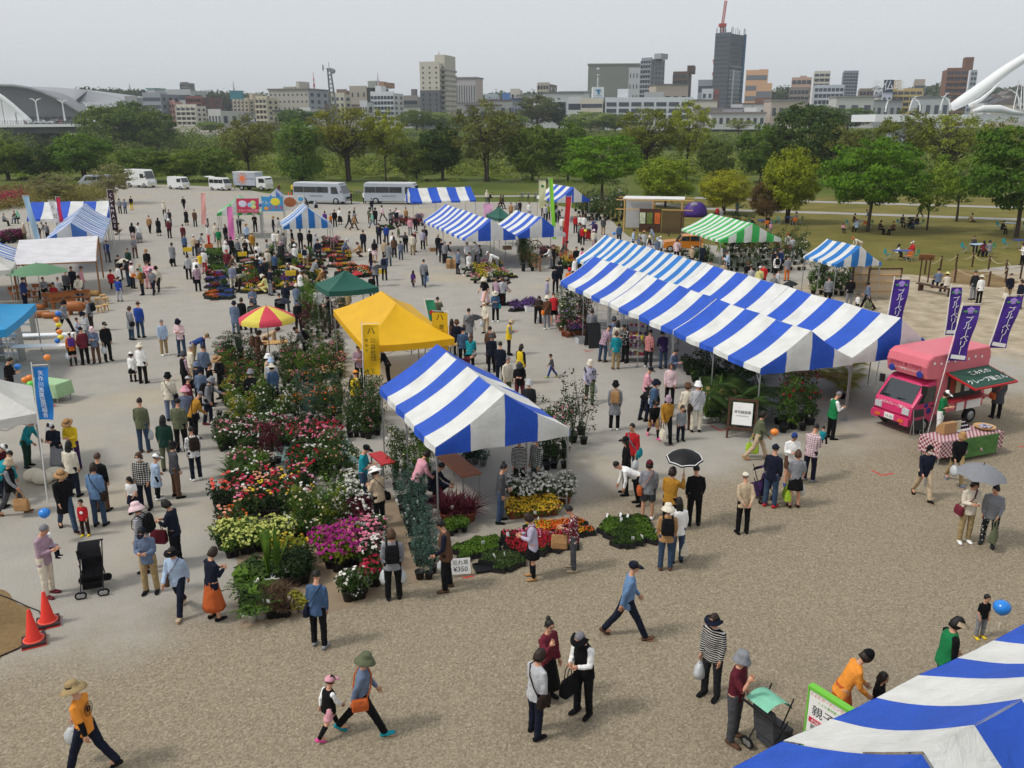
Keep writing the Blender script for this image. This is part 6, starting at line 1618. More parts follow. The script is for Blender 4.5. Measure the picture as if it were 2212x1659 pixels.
# ================================================================== PLANTS FOR SALE
SP = {}
def species(kind, seed=0):
	k = (kind, seed)
	if k in SP: return SP[k]
	g = np.random.default_rng(seed * 17 + len(kind)); F, B = [], []
	def cloud(n, c, r, ln, wd, upb=.5, spread=.6):
		d = g.normal(0, 1, (n, 3)); d /= np.linalg.norm(d, axis=1)[:, None]
		p = np.array(c) + d * g.uniform(.25, 1, (n, 1)) ** .6 * np.array(r)
		F.append(leaves(g, p, d * .8 + np.array([0, 0, upb]), ln, wd, spread))
	def blooms(n, c, r, s, top=.15):
		d=g.normal(0,1,(n,3)); d /= np.linalg.norm(d,axis=1)[:,None]; d[:,2]=np.abs(d[:,2]) + top; d /= np.linalg.norm(d,axis=1)[:,None]
		p = np.array(c) + d * np.array(r) * g.uniform(.92, 1.12, (n, 1))
		for q in range(3): B.append(leaves(g,p + g.normal(0,s*.12,p.shape),d + np.array([0,-.15,.3]),s,s*.95,.45,.12))
	def straps(n, ln, wd, z0, lean, curl=.5):
		for i in range(n):
			a=g.uniform(0,6.28); l=ln*g.uniform(.7,1.15); le=lean*g.uniform(.4,1.3); o=np.array([math.cos(a),math.sin(a),0]); s_=np.array([-math.sin(a),math.cos(a),0])*wd/2
			pt=[np.array([0,0,z0]) + o*le*l*t**1.4 + np.array([0,0,l*(t - curl*t*t*le)]) for t in (0,.4,.75,1)]
			w_ = [.6, 1, .75, .05]
			F.append(np.array([[pt[j] - s_*w_[j],pt[j] + s_*w_[j],pt[j + 1] + s_*w_[j + 1],pt[j + 1] - s_*w_[j + 1]] for j in range(3)]))
	if kind=='bush': cloud(230,(0,0,.42),(.27,.27,.24),.075,.05); blooms(8,(0,0,.42),(.27,.27,.25),.07)
	elif kind=='full': cloud(200,(0,0,.42),(.3,.3,.24),.07,.05); blooms(42,(0,0,.42),(.31,.31,.26),.075,0)
	elif kind == 'rose':
		for i in range(4): cloud(32,(g.uniform(-.12,.12),g.uniform(-.12,.12),.3 + .1*i),(.15,.15,.14),.07,.05)
		blooms(3, (0, 0, .5), (.18, .18, .26), .1, .6)
	elif kind == 'tall':
		for i in range(9): cloud(42,(g.uniform(-.2,.2),g.uniform(-.2,.2),.45 + i*.13),(.2,.2,.16),.085,.05)
		blooms(7, (0, 0, 1.0), (.3, .3, .55), .08)
	elif kind == 'airy':
		for i in range(26): cloud(9,(g.uniform(-.35,.35),g.uniform(-.35,.35),.4 + g.random()*1.5),(.1,.1,.12),.07,.045)
		straps(14, 1.7, .012, .1, .3, .1)
	elif kind == 'grass': straps(70, .55, .022, .12, .9)
	elif kind == 'strap': straps(5, 1.0, .11, .25, .28, .2)
	elif kind == 'fern':
		for i in range(12):
			a=g.uniform(0,6.28); L_=g.uniform(.3,.48); o=np.array([math.cos(a),math.sin(a),0]); t=np.linspace(.1,1,14)
			p=np.array([0,0,.2]) + o*(t*L_)[:,None] + np.array([0,0,1.0])*(L_*(1.1*t - .75*t*t))[:,None]; F.append(leaves(g,p,np.tile([0,0,1.],(14,1)),.11,.035,.35))
	elif kind == 'palm':
		for i in range(14):
			a=g.uniform(0,6.28); L_=g.uniform(1.0,1.7); o=np.array([math.cos(a),math.sin(a),0]); t=np.linspace(.15,1,26); s_=np.array([-o[1],o[0],0]); el=g.uniform(.5,1.5)
			p=np.array([0,0,.35]) + o*(t*L_*.8)[:,None] + np.array([0,0,1.0])*(L_*(el*t - .75*t*t))[:,None]
			for sg in (-1, 1):
				w_=(.32*np.sin(np.pi*t) + .05)[:,None]; q=p + s_*sg*w_ - np.array([0,0,.12])*w_*2; e=o*.02
				F.append(np.stack([p - e, p + e, q + e * .3 + o * .1, q - e * .3 + o * .1], 1))
	elif kind=='mound': cloud(130,(0,0,.16),(.2,.2,.13),.05,.035); blooms(34,(0,0,.18),(.2,.2,.14),.045)
	elif kind == 'leafy': cloud(60, (0, 0, .3), (.22, .22, .18), .17, .11, .8, .4)
	elif kind == 'euca':
		for i in range(16): cloud(18,(g.uniform(-.18,.18),g.uniform(-.18,.18),.3 + g.random()*.75),(.07,.07,.14),.05,.045)
	elif kind == 'spike':
		straps(24, .45, .03, .1, .5);
		for i in range(9): blooms(7, (g.uniform(-.18, .18), g.uniform(-.18, .18), .5), (.03, .03, .2), .05)
	elif kind == 'bonsai':
		for c,r in (((0,0,.62),.16),((.2,.05,.45),.15),((-.2,0,.4),.16),((.05,-.12,.3),.12)): cloud(80,c,(r,r,.06),.04,.025,1)
	elif kind == 'tray':
		for i in range(4):
			for j in range(6): cloud(16,((i - 1.5)*.075,(j - 2.5)*.08,.12),(.045,.045,.04),.045,.032); blooms(3,((i - 1.5)*.075,(j - 2.5)*.08,.13),(.035,.035,.04),.036)
	fm = quads('foliage', np.concatenate(F)); bm = quads('blossom', np.concatenate(B)) if B else None
	SP[k] = (fm, bm); return SP[k]
POTM=MB().lathe([(.085,0),(.115,.2),(.125,.2),(.125,.225),(.108,.225),(.1,.18),(.02,.17)],12).mesh('pot',True)
tb = MB()
for y in (-.27, .27): tb.box((0, y, .05), (.36, .015, .1))
for x in (-.175, .175): tb.box((x, 0, .05), (.015, .53, .1))
tb.box((0, 0, .012), (.34, .53, .02))
for y in (-.135, 0, .135): tb.box((0, y, .03), (.34, .012, .03))
for x in (-.09, 0, .09): tb.box((x, 0, .028), (.012, .53, .026))
TRAYM = tb.mesh('crate')
POTC=dict(k=BLACKPLASTIC(),w=mat('pot_white','cfcfca',rough=.5),t=mat('pot_terracotta','9c5638',rough=.8),g=mat('pot_grey','8a8c8c',rough=.6))
GREENS=dict(g='324c1c',d='223617',y='70801f',b='466056',r='521a20',n='5c4a33',l='4e7224',s='40582a',v='90902a',m='4a3a2c')
BL=dict(red='b31f2b',pink='e3869c',white='e2e0d6',yellow='e3c238',orange='e2762a',lime='cdd47a',magenta='a8307e',crimson='b82a40',blue='4a55a8',violet='7a4aa0',peach='e0a482',coral='e0664a',cream='dcd3a8')
def bloomm(c): return mat('petal_' + c,BL[c],rough=.7,var=.12,scale=20,island=.22,transl=.25,spec=.15)
PN=dict(full=('azalea_plant','azalea'),tall=('potted_sapling','sapling'),airy=('potted_tree','small tree'),bush=('potted_shrub','shrub'),leafy=('foliage_plant','foliage plant'),mound=('flower_pot','flower pot'),grass=('grass_pot','grass pot'),fern=('potted_fern','fern'),euca=('eucalyptus_plant','eucalyptus'),palm=('potted_palm','palm'),bonsai=('bonsai_pine','bonsai'))
def plant(loc, kind, s, leaf, bl, pot, label, group, rng, name='potted_plant', cat='potted plant'):
	if name == 'potted_plant': name, cat = PN.get(kind, (name, cat))
	fm,bm=species(kind,rng.randrange(2)); t=thing(name,label,cat,loc,rng.uniform(0,6.28),group,s*rng.uniform(.85,1.15))
	if kind == 'tray': inst('crate', TRAYM, [POTC['k']], t)
	elif pot: inst('pot', POTM, [POTC[pot]], t, (0, 0, 0), 0.0, (1.1, 1.1, 1.0))
	inst('foliage', fm, [leafmat('pl_' + leaf, GREENS[leaf], .4, .2)], t)
	if rng.random() < .28: o=piece('price_tag',(.13,-.12,.17 if kind in ('tray','mound') else .42),(.07,.006,.1),plain('white',.8),t); o.rotation_euler=(.3,0,rng.uniform(-1,1))
	if bm and bl: inst('blossom', bm, [bloomm(bl)], t)
	return t
def bed(k,q,nx,ny,kind,s,leaf,bl,pot,label,name='potted_plant',cat='potted plant',z=.25,jit=.28,align=None):
	c=[CP(k,*p,z) for p in q]; rng=random.Random(q[0][0]*7 + q[0][1]); bl=bl.split() if bl else [None]; lf=leaf.split()
	for j in range(ny):
		for i in range(nx):
			u, v = (i + .5 + rng.uniform(-jit, jit)) / nx, (j + .5 + rng.uniform(-jit, jit)) / ny
			p = c[0].lerp(c[1], u).lerp(c[3].lerp(c[2], u), v); p.z = 0.005
			b=rng.choice(bl); lb=label.replace('*',{None: '','lime': 'pale green'}.get(b,b or '')); kd=rng.choice(kind.split())
			t=plant(p,kd,s,rng.choice(lf),b,pot,lb,label.replace('*','coloured') + ' bed',rng,name,cat)
			if align is not None: t.rotation_euler.z = R(align) + rng.uniform(-.04, .04)
# around the paths of the central nursery
bed('I',[(300,350),(1010,230),(1030,540),(330,600)],11,7,'rose',.85,'d s','red red pink yellow white peach','k','potted * rose in the rose block of the nursery','rose_plant')
bed('I',[(150,770),(760,690),(780,850),(230,930)],8,3,'bush full',.85,'l g','lime','k','potted snowball bush with pale green flower balls')
bed('I',[(400,1030),(900,960),(940,1120),(310,1190)],6,3,'leafy',1.0,'g l','','k','potted hosta with broad green leaves at nursery front')
bed('I',[(350,1210),(560,1200),(590,1440),(400,1480)],4,5,'fern leafy',.8,'l g','','w','potted fern in front corner of the nursery')
bed('I',[(590,1290),(790,1260),(800,1420),(620,1450)],4,4,'grass',.75,'n m','','k','potted brown grass beside the ferns')
bed('I',[(560,1130),(720,1120),(730,1190),(570,1200)],2,1,'strap',1.0,'l','','w','sprouting coconut palm with upright pleated leaf')
bed('I',[(640,920),(900,900),(920,960),(650,980)],5,1,'bush',.9,'v y','yellow','k','yellow leaved croton behind the coconut palms')
bed('I',[(770,1020),(950,1000),(960,1140),(780,1160)],3,3,'bush',.95,'d','','k','dark leaved potted shrub beside white pots')
bed('I',[(800,1300),(920,1290),(930,1390),(810,1400)],2,2,'leafy',.8,'v','','w','variegated hosta in white pot beside the blue shirted visitor')
bed('I',[(1050,850),(1390,800),(1400,1010),(1110,1040)],4,3,'full',1.15,'y','magenta','k','magenta azalea in the azalea block')
bed('I',[(1400,760),(1560,740),(1600,1000),(1420,1050)],3,5,'full bush',1.1,'g d','white pink','k','potted azalea with * flowers near the grey topped visitor')
bed('I',[(1480,1110),(1570,1110),(1570,1190),(1490,1190)],2,1,'full',.95,'g','crimson','k','crimson azalea beside the carrier bags')
bed('I',[(1270,1220),(1440,1180),(1450,1260),(1290,1290)],3,2,'mound bush',1.0,'g','white','k','small white flowered pot at front of nursery path')
bed('I',[(760,610),(1290,560),(1300,740),(800,770)],9,4,'bush tall',.7,'g l y','cream white','k','green shrub with * flowers behind the azaleas')
bed('I',[(1290,580),(1480,560),(1500,680),(1300,700)],4,2,'bush',1.0,'r','white','k','dark red leaved shrub beside beige clad visitor')
bed('I',[(250,110),(560,80),(560,290),(270,320)],5,4,'bush grass',1.0,'g s l','pink white','k','leafy potted plant with * flowers at left nursery edge')
bed('I',[(560,90),(700,70),(710,150),(580,170)],3,1,'tall',.85,'r','','k','dark red Japanese maple in the nursery')
bed('I',[(810,60),(1200,30),(1210,200),(840,220)],6,3,'bush leafy',1.05,'g l d','red white','k','potted shrub with * flowers behind roses')
bed('I',[(1040,150),(1300,120),(1440,330),(1200,400)],4,3,'tall rose',.85,'g s','white cream peach','k','tall * flowered climber beside the teal shirted keeper')
bed('I',[(1260,330),(1440,330),(1450,460),(1270,470)],4,2,'full',.9,'g','white','k','white petunia pot beside the nursery path')
bed('I',[(140,420),(280,400),(290,520),(160,540)],3,2,'rose',1.0,'d','coral','k','potted coral rose at outer left corner')
bed('I',[(180,640),(380,610),(390,720),(190,760)],4,2,'rose bush',.9,'d s','peach orange','t','potted * rose above the snowball bushes')
bed('H',[(380,620),(800,570),(830,900),(430,960)],9,7,'bush bush tall',.72,'g d l','red white crimson pink','k','potted shrub with * flowers in the upper nursery')
bed('H',[(980,560),(1540,470),(1540,760),(1000,820)],11,7,'tall bush full',.7,'g l s','pink white cream peach','k','flowering shrub with * blossom near yellow canopy')
bed('H',[(440,1010),(1040,940),(1060,1160),(490,1210)],8,4,'bush tall',.75,'g l v','white','w','potted green shrub in white pot mid nursery')
bed('H',[(340,1250),(980,1200),(1010,1380),(370,1440)],10,4,'bush',.9,'g d s','white pink','k','bushy peony pot with * flowers')
bed('H',[(1040,1240),(1460,1230),(1480,1420),(1060,1420)],5,3,'full bush',1.0,'g d','crimson red pink','k','* rhododendron in the row beside plank walk')
bed('H',[(1080,900),(1540,880),(1540,1150),(1100,1170)],7,4,'tall bush airy',.68,'g s b','orange','k','tall slender sapling with orange flowers')
bed('H',[(1120,150),(1500,130),(1520,400),(1150,430)],6,6,'tall bush airy',.7,'r g m','','k','dark leaved maple sapling behind parasol')
bed('H',[(1150,100),(1310,90),(1320,230),(1170,240)],3,3,'tall',1.0,'l','','k','bright green bushy sapling left of yellow canopy')
bed('H',[(1540,1080),(1900,1060),(1900,1300),(1600,1340)],6,4,'tall bush airy',.85,'g d s','white pink','k','tall potted tree with * flowers beside central tent')
bed('H',[(350,430),(560,280),(600,380),(400,540)],3,3,'bonsai',1.3,'d','','k','bonsai pine on the metal plant rack',z=.9)
bed('J',[(170,570),(470,540),(500,760),(200,830)],4,3,'tall airy',.85,'g s l','cream white','k','tall shrub with * flowers along left side of tent')
bed('J',[(200,850),(460,800),(520,1440),(400,1500)],3,9,'euca',.85,'b','','k','blue grey eucalyptus in the long tray row')
bed('J',[(560,960),(800,930),(820,1030),(590,1050)],5,2,'grass',1.1,'r','','t','dark red cordyline grass under tent edge')
bed('J',[(560,1070),(740,1040),(760,1110),(610,1130)],3,2,'bush',.6,'l','','k','low green bush in tray below red grasses')
bed('J',[(700,1220),(940,1160),(970,1240),(740,1300)],4,2,'tray',1.0,'l','','k','tray of bright green seedlings on the gravel','seedling_tray','plant tray')
bed('J',[(870,1290),(1130,1250),(1150,1350),(990,1390)],3,2,'tray',1.0,'s','','k','tray of grey green herb seedlings on the gravel','seedling_tray','plant tray')
bed('J',[(1090,800),(1550,790),(1550,880),(1090,890)],9,3,'mound full',.95,'g','white','t','white daisy pot behind yellow daisies')
bed('J',[(1070,920),(1440,890),(1440,970),(1080,1000)],8,3,'mound',1.1,'l','yellow','t','yellow daisy pot in front of white daisies')
bed('J',[(1270,1060),(1560,1040),(1700,1110),(1280,1130)],7,2,'tray',1.1,'g','orange yellow','k','tray of * marigolds beside the dotted shirt visitor','flower_tray','plant tray')
bed('J',[(1090,1130),(1520,1120),(1540,1210),(1150,1260)],7,3,'tray',1.1,'d g','pink red crimson','k','tray of * bedding flowers in front block','flower_tray','plant tray')
bed('N',[(-260,1270),(60,1240),(150,1420),(-140,1480)],6,4,'tray',1.05,'l g','','k','tray of green seedlings at right of marigolds','seedling_tray','plant tray')
bed('K',[(1380,1480),(1560,1470),(1560,1600),(1400,1620)],2,2,'airy',1.1,'d','','k','slender leafy sapling at right tent pole')
bed('J',[(1330,480),(1520,430),(1540,640),(1360,680)],3,3,'tall airy',1.0,'g d','pink','k','tall rose bush at back right of central tent')
bed('J',[(720,500),(880,510),(900,620),(740,600)],3,2,'bush',1.0,'d b','','g','leafy plant in grey pot under central tent')
bed('H',[(390,600),(1540,480),(1560,1420),(360,1440)],15,13,'bush leafy',.62,'d g s','','k','small green potted shrub filling the nursery rows','nursery_shrub',jit=.45)  # small filler shrubs in pots covering bare ground between the rows
bed('B',[(320,800),(1560,800),(1540,1220),(340,1240)],13,9,'tray bush',1.2,'g d l','','k','green seedling tray among the bedding plants','seedling_tray','plant tray',.1,.45)
# bedding plants behind
for q,nx,ny,lf,b,lb in (([(310,770),(490,760),(510,990),(330,1000)],4,5,'l g','','tray of green vegetable seedlings at left of bedding plants'),([(320,1040),(530,1030),(540,1200),(330,1220)],4,3,'d','violet blue red','tray of * bedding flowers at left edge'),
([(335,1230),(450,1225),(450,1320),(340,1330)],2,2,'g','orange','tray of orange marigolds at near left corner'),([(460,1225),(580,1215),(585,1310),(465,1320)],2,2,'b','blue','tray of blue flowers at near left corner'),
([(700,880),(1060,860),(1000,1250),(730,1270)],6,8,'g l d','red yellow orange white pink','tray of * bedding flowers amid the crowd'),([(1100,850),(1580,830),(1560,1220),(1080,1230)],8,8,'g l s','pink yellow white violet red','tray of * bedding flowers below the azure tent'),
([(1590,700),(1780,680),(1920,960),(1680,980)],4,7,'g l','red pink yellow orange','tray of * flowers in the right block'),([(1720,960),(2050,960),(2120,1080),(1800,1100)],5,3,'g l','coral orange cream','tray of * flowers by the red umbrella')):
	bed('B', q, nx, ny, 'tray tray mound', 1.5, lf, b, 'k', lb, 'flower_tray', 'plant tray', .1)
bed('B',[(1580,660),(1760,650),(1790,740),(1600,760)],5,2,'bush full',.9,'d','red pink','k','potted * flowered shrub beside azure striped tent')
bed('C',[(385,430),(740,425),(740,500),(380,510)],9,3,'full mound',1.0,'g d','pink violet red','k','pot of * flowers on the stall before second bus')
bed('C',[(270,500),(400,500),(400,540),(280,550)],4,2,'tray',1.4,'l g','','k','tray of green plants beside bus stall flowers','seedling_tray','plant tray')
bed('C',[(1180,960),(1540,930),(1780,1060),(1300,1130)],8,5,'bush full tray',.95,'g l y','pink white yellow','k','low azalea and flower pot before the white jacketed sellers')
bed('C',[(1740,680),(1830,720),(1960,1010),(1800,1000)],2,8,'airy tall',1.0,'g d','','k','tall shrub leaning on the wooden fence')
bed('C',[(1680,1330),(1990,1280),(1970,1400),(1700,1420)],7,3,'tray mound',1.1,'s g m','violet','k','succulent tray on plaza left of long tent','seedling_tray','plant tray')
bed('D',[(420,330),(1000,300),(980,470),(560,440)],10,4,'airy tall',1.4,'g d s r','white','k','tall nursery sapling in the shrub display')
bed('D',[(280,840),(430,850),(520,960),(330,1000)],5,3,'spike',1.1,'l','yellow orange','k','* snapdragon pot left of long tent')
bed('D',[(60,780),(260,760),(280,830),(90,850)],6,2,'full',.9,'g','magenta yellow pink','k','pot of * flowers on the wooden cart')
bed('E',[(60,300),(660,310),(700,480),(120,500)],11,4,'tall airy',1.1,'g d s','white white red','k','tall garden plant with * flowers behind long tent')
bed('E',[(680,500),(1000,500),(980,640),(720,640)],7,4,'tall bush',1.05,'g d l','white','k','leafy shrub beside the azure striped tent')
bed('E',[(120,170),(200,170),(320,320),(160,330)],2,2,'bonsai',3.6,'d','','k','large cloud pruned pine beside green striped tent')
bed('D',[(1600,800),(1880,780),(1960,900),(1700,900)],7,3,'tray bush',1.1,'l g','white','k','seedling tray in front of the orange car','seedling_tray','plant tray')
bed('K',[(1280,330),(1560,290),(1570,540),(1300,570)],6,4,'full tall',1.0,'g d','pink white cream violet','t','potted hydrangea with * blooms at left end of long tent')
bed('T',[(1330,330),(2040,560),(2140,760),(1560,620)],10,5,'leafy tall bush',1.0,'d g','','k','dark leafy house plant under the long tent')
bed('N',[(800,380),(960,340),(980,460),(850,480)],2,2,'palm',1.1,'g','','w','feathery areca palm in white pot by the easel sign')
bed('N',[(1220,400),(1560,330),(1600,480),(1260,520)],6,2,'leafy tall',1.0,'g l','red','k','potted foliage plant at the right end of long tent')
bed('N',[(560,300),(740,280),(750,420),(590,440)],3,3,'leafy strap',.9,'l g','','w','leafy plant in white pot left of easel sign')
bed('M',[(0,900),(90,820),(110,1000),(20,1080)],1,3,'palm',.9,'v','','k','pale striped foliage palm at truck end of tent')
bed('A',[(0,480),(260,460),(270,530),(0,560)],9,3,'bush',1.2,'r d','magenta','k','dark red leaved bush behind left edge tents')
# planted mound behind the left tents
def mound(label, q, nx, ny, rgb, h, bl=None):
	c = [CP('U', *p, 0) for p in q]; rng = random.Random(q[0][0]); sp = []
	for j in range(ny):
		for i in range(nx):
			u,v=(i + rng.random())/nx,(j + rng.random())/ny; p=c[0].lerp(c[1],u).lerp(c[3].lerp(c[2],u),v); sp.append((p.x,p.y,.1,2.2,h*rng.uniform(.7,1.2)))
	return undergrowth('flower_bed', label, sp, rgb, nx * 31 + ny, .22)
mound('low clipped shrubs on the planted mound at left',[(-200,1230),(880,1200),(900,1300),(-200,1400)],24,7,'7a7a3c',1.5); mound('red azalea strip on the planted mound at left',[(-200,1330),(180,1290),(230,1320),(-200,1390)],14,3,'a3283c',1.45); mound('brownish shrub patches on the planted mound',[(-200,1240),(420,1215),(440,1250),(-200,1290)],14,2,'6b5a38',1.7)
# ================================================================== VEHICLES
def bx(name,c,d,m,t,rz=0.0): o=piece(name,c,d,m,t); o.rotation_euler=rz if hasattr(rz,'__len__') else (0,0,rz); return o
WHL = MB().tube([(0, -.5, 0), (0, .5, 0)], 1, 18).mesh('tyre', False)
HUB = MB().lathe([(.62, 0), (.6, .06), (.2, .1), (.02, .1)], 14).mesh('rim', True)
def wheel(t, x, y, r, w_=.2):
	o=inst('wheel',WHL,[RUBBER()],t,(x,y,r),0.0,(r,w_,r)); inst('rim',HUB,[METAL()],o,(0,-.5 if y < 0 else .5,0),(R(90) if y < 0 else R(-90),0,0),(1,1,1)); return o
def prof_body(t, prof, W, m, name='body', ins=.06):
	cx = sum(p[0] for p in prof) / len(prof); cz = sum(p[1] for p in prof) / len(prof); mb = MB()
	sh = lambda f: [(cx + (x - cx) * f, cz + (z - cz) * f) for x, z in prof]
	mb.loft([[(x,y,z) for x,z in sh(f)] for f,y in ((.955,-W/2),(.99,-W/2 + ins*.5),(1,-W/2 + ins*1.4),(1,W/2 - ins*1.4),(.99,W/2 - ins*.5),(.955,W/2))]); return mb.build(name,m,t)
def side_panel(t, name, poly, W, m, both=True, dy=.012):
	for s_ in (-1,1) if both else (-1,): MB().prism(poly,s_*(W/2 + dy) - .01,s_*(W/2 + dy) + .01,'y').build(name,m,t)
def front_panel(t, name, a, b, w0, w1, m, off=.015):
	d = Vector((b[0] - a[0], 0, b[1] - a[1])).normalized(); n = Vector((d.z, 0, -d.x)) * off
	V=[(a[0] + n.x,-w0/2,a[1] + n.z),(a[0] + n.x,w0/2,a[1] + n.z),(b[0] + n.x,w1/2,b[1] + n.z),(b[0] + n.x,-w1/2,b[1] + n.z)]
	MB().add(V + [(x - n.x*2,y,z - n.z*2) for x,y,z in V],[(0,1,2,3),(7,6,5,4),(0,4,5,1),(1,5,6,2),(2,6,7,3),(3,7,4,0)]).build(name,m,t)
def lights(t, x, z, W, rear=None):
	for s_ in (-1,1): bx('headlight',(x,s_*W*.38,z),(.1,.26,.2),mat('lamp_glass','c9cdcf',rough=.1,spec=.8),t); bx('mirror',(x - .35,s_*(W/2 + .12),z + .75),(.08,.16,.26),BLACKPLASTIC(),t)
WHITEP=mat('paint_white','dcdddd',rough=.25,var=.03,spec=.6); SILV=mat('paint_silver','a9b0ba',rough=.3,var=.03,spec=.6)
def bus(label, p, rz):
	t = thing('minibus', label, 'bus', p, rz, 'minibuses parked along the grass'); W = 2.05
	prof_body(t,[(-3.5,.35),(3.45,.35),(3.52,.9),(3.4,1.2),(2.95,2.3),(2.7,2.52),(-3.3,2.6),(-3.48,2.4),(-3.52,1.2)],W,SILV,ins=.1)
	bx('roof', (-.2, 0, 2.58), (6.2, 1.7, .1), WHITEP, t)
	for x0,x1 in ((-3.35,-2.0),(-1.95,-.3),(-.25,1.35)): side_panel(t,'window',[(x0,1.42),(x1,1.42),(x1,2.12),(x0,2.12)],W,GLASS())
	side_panel(t, 'door_window', [(1.75, 1.3), (2.75, 1.3), (2.5, 2.12), (1.75, 2.12)], W, GLASS())
	front_panel(t,'windscreen',(3.36,1.32),(2.98,2.25),1.86,1.75,GLASS()); bx('grille',(3.53,0,.8),(.06,1.0,.2),BLACKPLASTIC(),t); bx('bumper',(3.5,0,.48),(.12,2.0,.26),SILV,t); lights(t,3.5,.82,W)
	for x in (-2.0, 2.35):
		for y in (-.95, .95): wheel(t, x, y, .4)
	lettering('HOEI KOTSU', .3, mat('ink_dark', '3c4048', rough=.5), t, (-.3, -W / 2 - .03, 1.0))
bus('silver minibus with lettering on its side, left of two',P(697,439.5),R(-15)); bus('silver minibus half hidden by striped tent, right of two',P(850,440),R(-6))
def van(label, p, rz, prof, W, m, wins, ws, wh, r=.3, hl=.8, name='parked_van', cat='van'):
	t = thing(name, label, cat, p, rz, 'vans parked along the grass'); prof_body(t, prof, W, m)
	for w_ in wins: side_panel(t, 'window', w_, W, GLASS())
	front_panel(t, 'windscreen', ws[0], ws[1], W * .88, W * .8, GLASS())
	for x in wh:
		for y in (-W / 2 + .08, W / 2 - .08): wheel(t, x, y, r, .17)
	fx=max(p_[0] for p_ in prof); lights(t,fx - .02,hl,W); bx('bumper',(fx - .02,0,.42),(.1,W*.95,.2),WHITEP,t); bx('number_plate',(fx + .045,-.2,.5),(.02,.33,.16),plain('yellow'),t)
	return t
KV=[(-1.65,.28),(1.6,.28),(1.66,.75),(1.6,.98),(1.2,1.72),(1.0,1.86),(-1.5,1.88),(-1.66,1.6)]
van('small white panel van without rear windows',P(387,408.5),R(-28),KV,1.46,WHITEP,[[(.45,1.1),(1.3,1.1),(1.08,1.6),(.45,1.62)]],((1.56,1.08),(1.22,1.68)),(-1.1,1.1),.28)
van('small white van with raised tailgate and rear windows',P(477,411),R(-28),KV,1.46,WHITEP,[[(.45,1.1),(1.3,1.1),(1.08,1.6),(.45,1.62)],[(-.5,1.1),(.38,1.1),(.38,1.62),(-.5,1.62)],[(-1.5,1.1),(-.58,1.1),(-.58,1.62),(-1.48,1.62)]],((1.56,1.08),(1.22,1.68)),(-1.1,1.1),.28)
c=P(441,411); t2=[o for o in bpy.data.objects if o.get('label','').startswith('small white van with raised')][0]; bx('tailgate',(-2.1,0,1.95),(1.0,1.3,.06),WHITEP,t2,(0,R(6),0))
van('tall white step van with big windscreen',P(306,404.5),R(-25),[(-2.4,.35),(2.3,.35),(2.45,.9),(2.1,1.3),(1.75,2.6),(1.5,2.75),(-2.3,2.78),(-2.45,2.5)],1.9,WHITEP,[[(.9,1.5),(1.8,1.5),(1.6,2.15),(.9,2.15)],[(-2.3,1.6),(-1.6,1.6),(-1.6,2.2),(-2.3,2.2)]],((2.1,1.4),(1.78,2.5)),(-1.5,1.6),.36,1.0)
van('silver van behind the flowering dogwood',P(206,405),R(-170),[(-2.3,.35),(2.2,.35),(2.3,.9),(1.9,1.2),(1.2,1.9),(-2.2,1.95),(-2.35,1.6)],1.7,SILV,[[(-2.1,1.15),(-.6,1.15),(-.6,1.7),(-2.05,1.7)],[(-.5,1.15),(1.3,1.15),(1.0,1.7),(-.5,1.7)]],((1.9,1.25),(1.25,1.82)),(-1.5,1.4),.33)
t=van('white box truck with orange sun drawing',P(550,411),R(-20),[(1.0,.5),(2.75,.5),(2.8,1.0),(2.55,1.9),(2.3,2.05),(1.0,2.05)],1.9,WHITEP,[[(1.5,1.2),(2.5,1.2),(2.35,1.8),(1.5,1.8)]],((2.72,1.2),(2.56,1.82)),(-1.6,1.9),.36,.8,'box_truck','truck')
bx('cargo_box',(-1.0,0,1.7),(3.9,2.0,1.9),SILV,t); bx('box_frame',(-1.0,0,2.68),(4.0,2.06,.12),WHITEP,t); bx('chassis',(-.3,0,.6),(5.2,1.2,.25),DARKMETAL(),t)
mb = MB(); OR = mat('ink_sun', 'e0703a', rough=.6); mb.lathe([(.42, 0), (.42, .02), (.3, .02)], 20)
for k in range(10): a=k*.628; mb.box((math.cos(a)*.72,math.sin(a)*.72,.01),(.34,.13,.02),0,a)
o=mb.build('sun_print',OR,t,loc=(-1.3,-1.025,1.75)); o.rotation_euler=(R(90),0,0); lettering('Sun Paradys',.3,mat('ink_violet','6a4aa8',rough=.6),t,(.1,-1.03,1.75))
# orange vintage car
t=thing('vintage_car','small orange vintage car under the green striped tent','car',CP('D',1620,800),R(175)); OP=mat('paint_orange','c9791c',rough=.25,var=.03,spec=.6)
prof_body(t,[(-1.55,.3),(1.5,.3),(1.56,.55),(1.48,.8),(.75,.88),(.4,.92),(.1,1.3),(-1.3,1.36),(-1.5,1.0),(-1.58,.6)],1.42,OP)
for w_ in ([(-.45,.92),(.32,.92),(.08,1.24),(-.45,1.26)],[(-1.32,.92),(-.52,.92),(-.52,1.26),(-1.22,1.28)]): side_panel(t,'window',w_,1.42,GLASS())
front_panel(t,'windscreen',(.42,.93),(.13,1.28),1.2,1.1,GLASS()); lights(t,1.5,.62,1.2); bx('bumper',(1.58,0,.36),(.06,1.4,.1),METAL(),t)
for x in (-1.02, 1.0):
	for y in (-.66, .66): wheel(t, x, y, .26, .15)
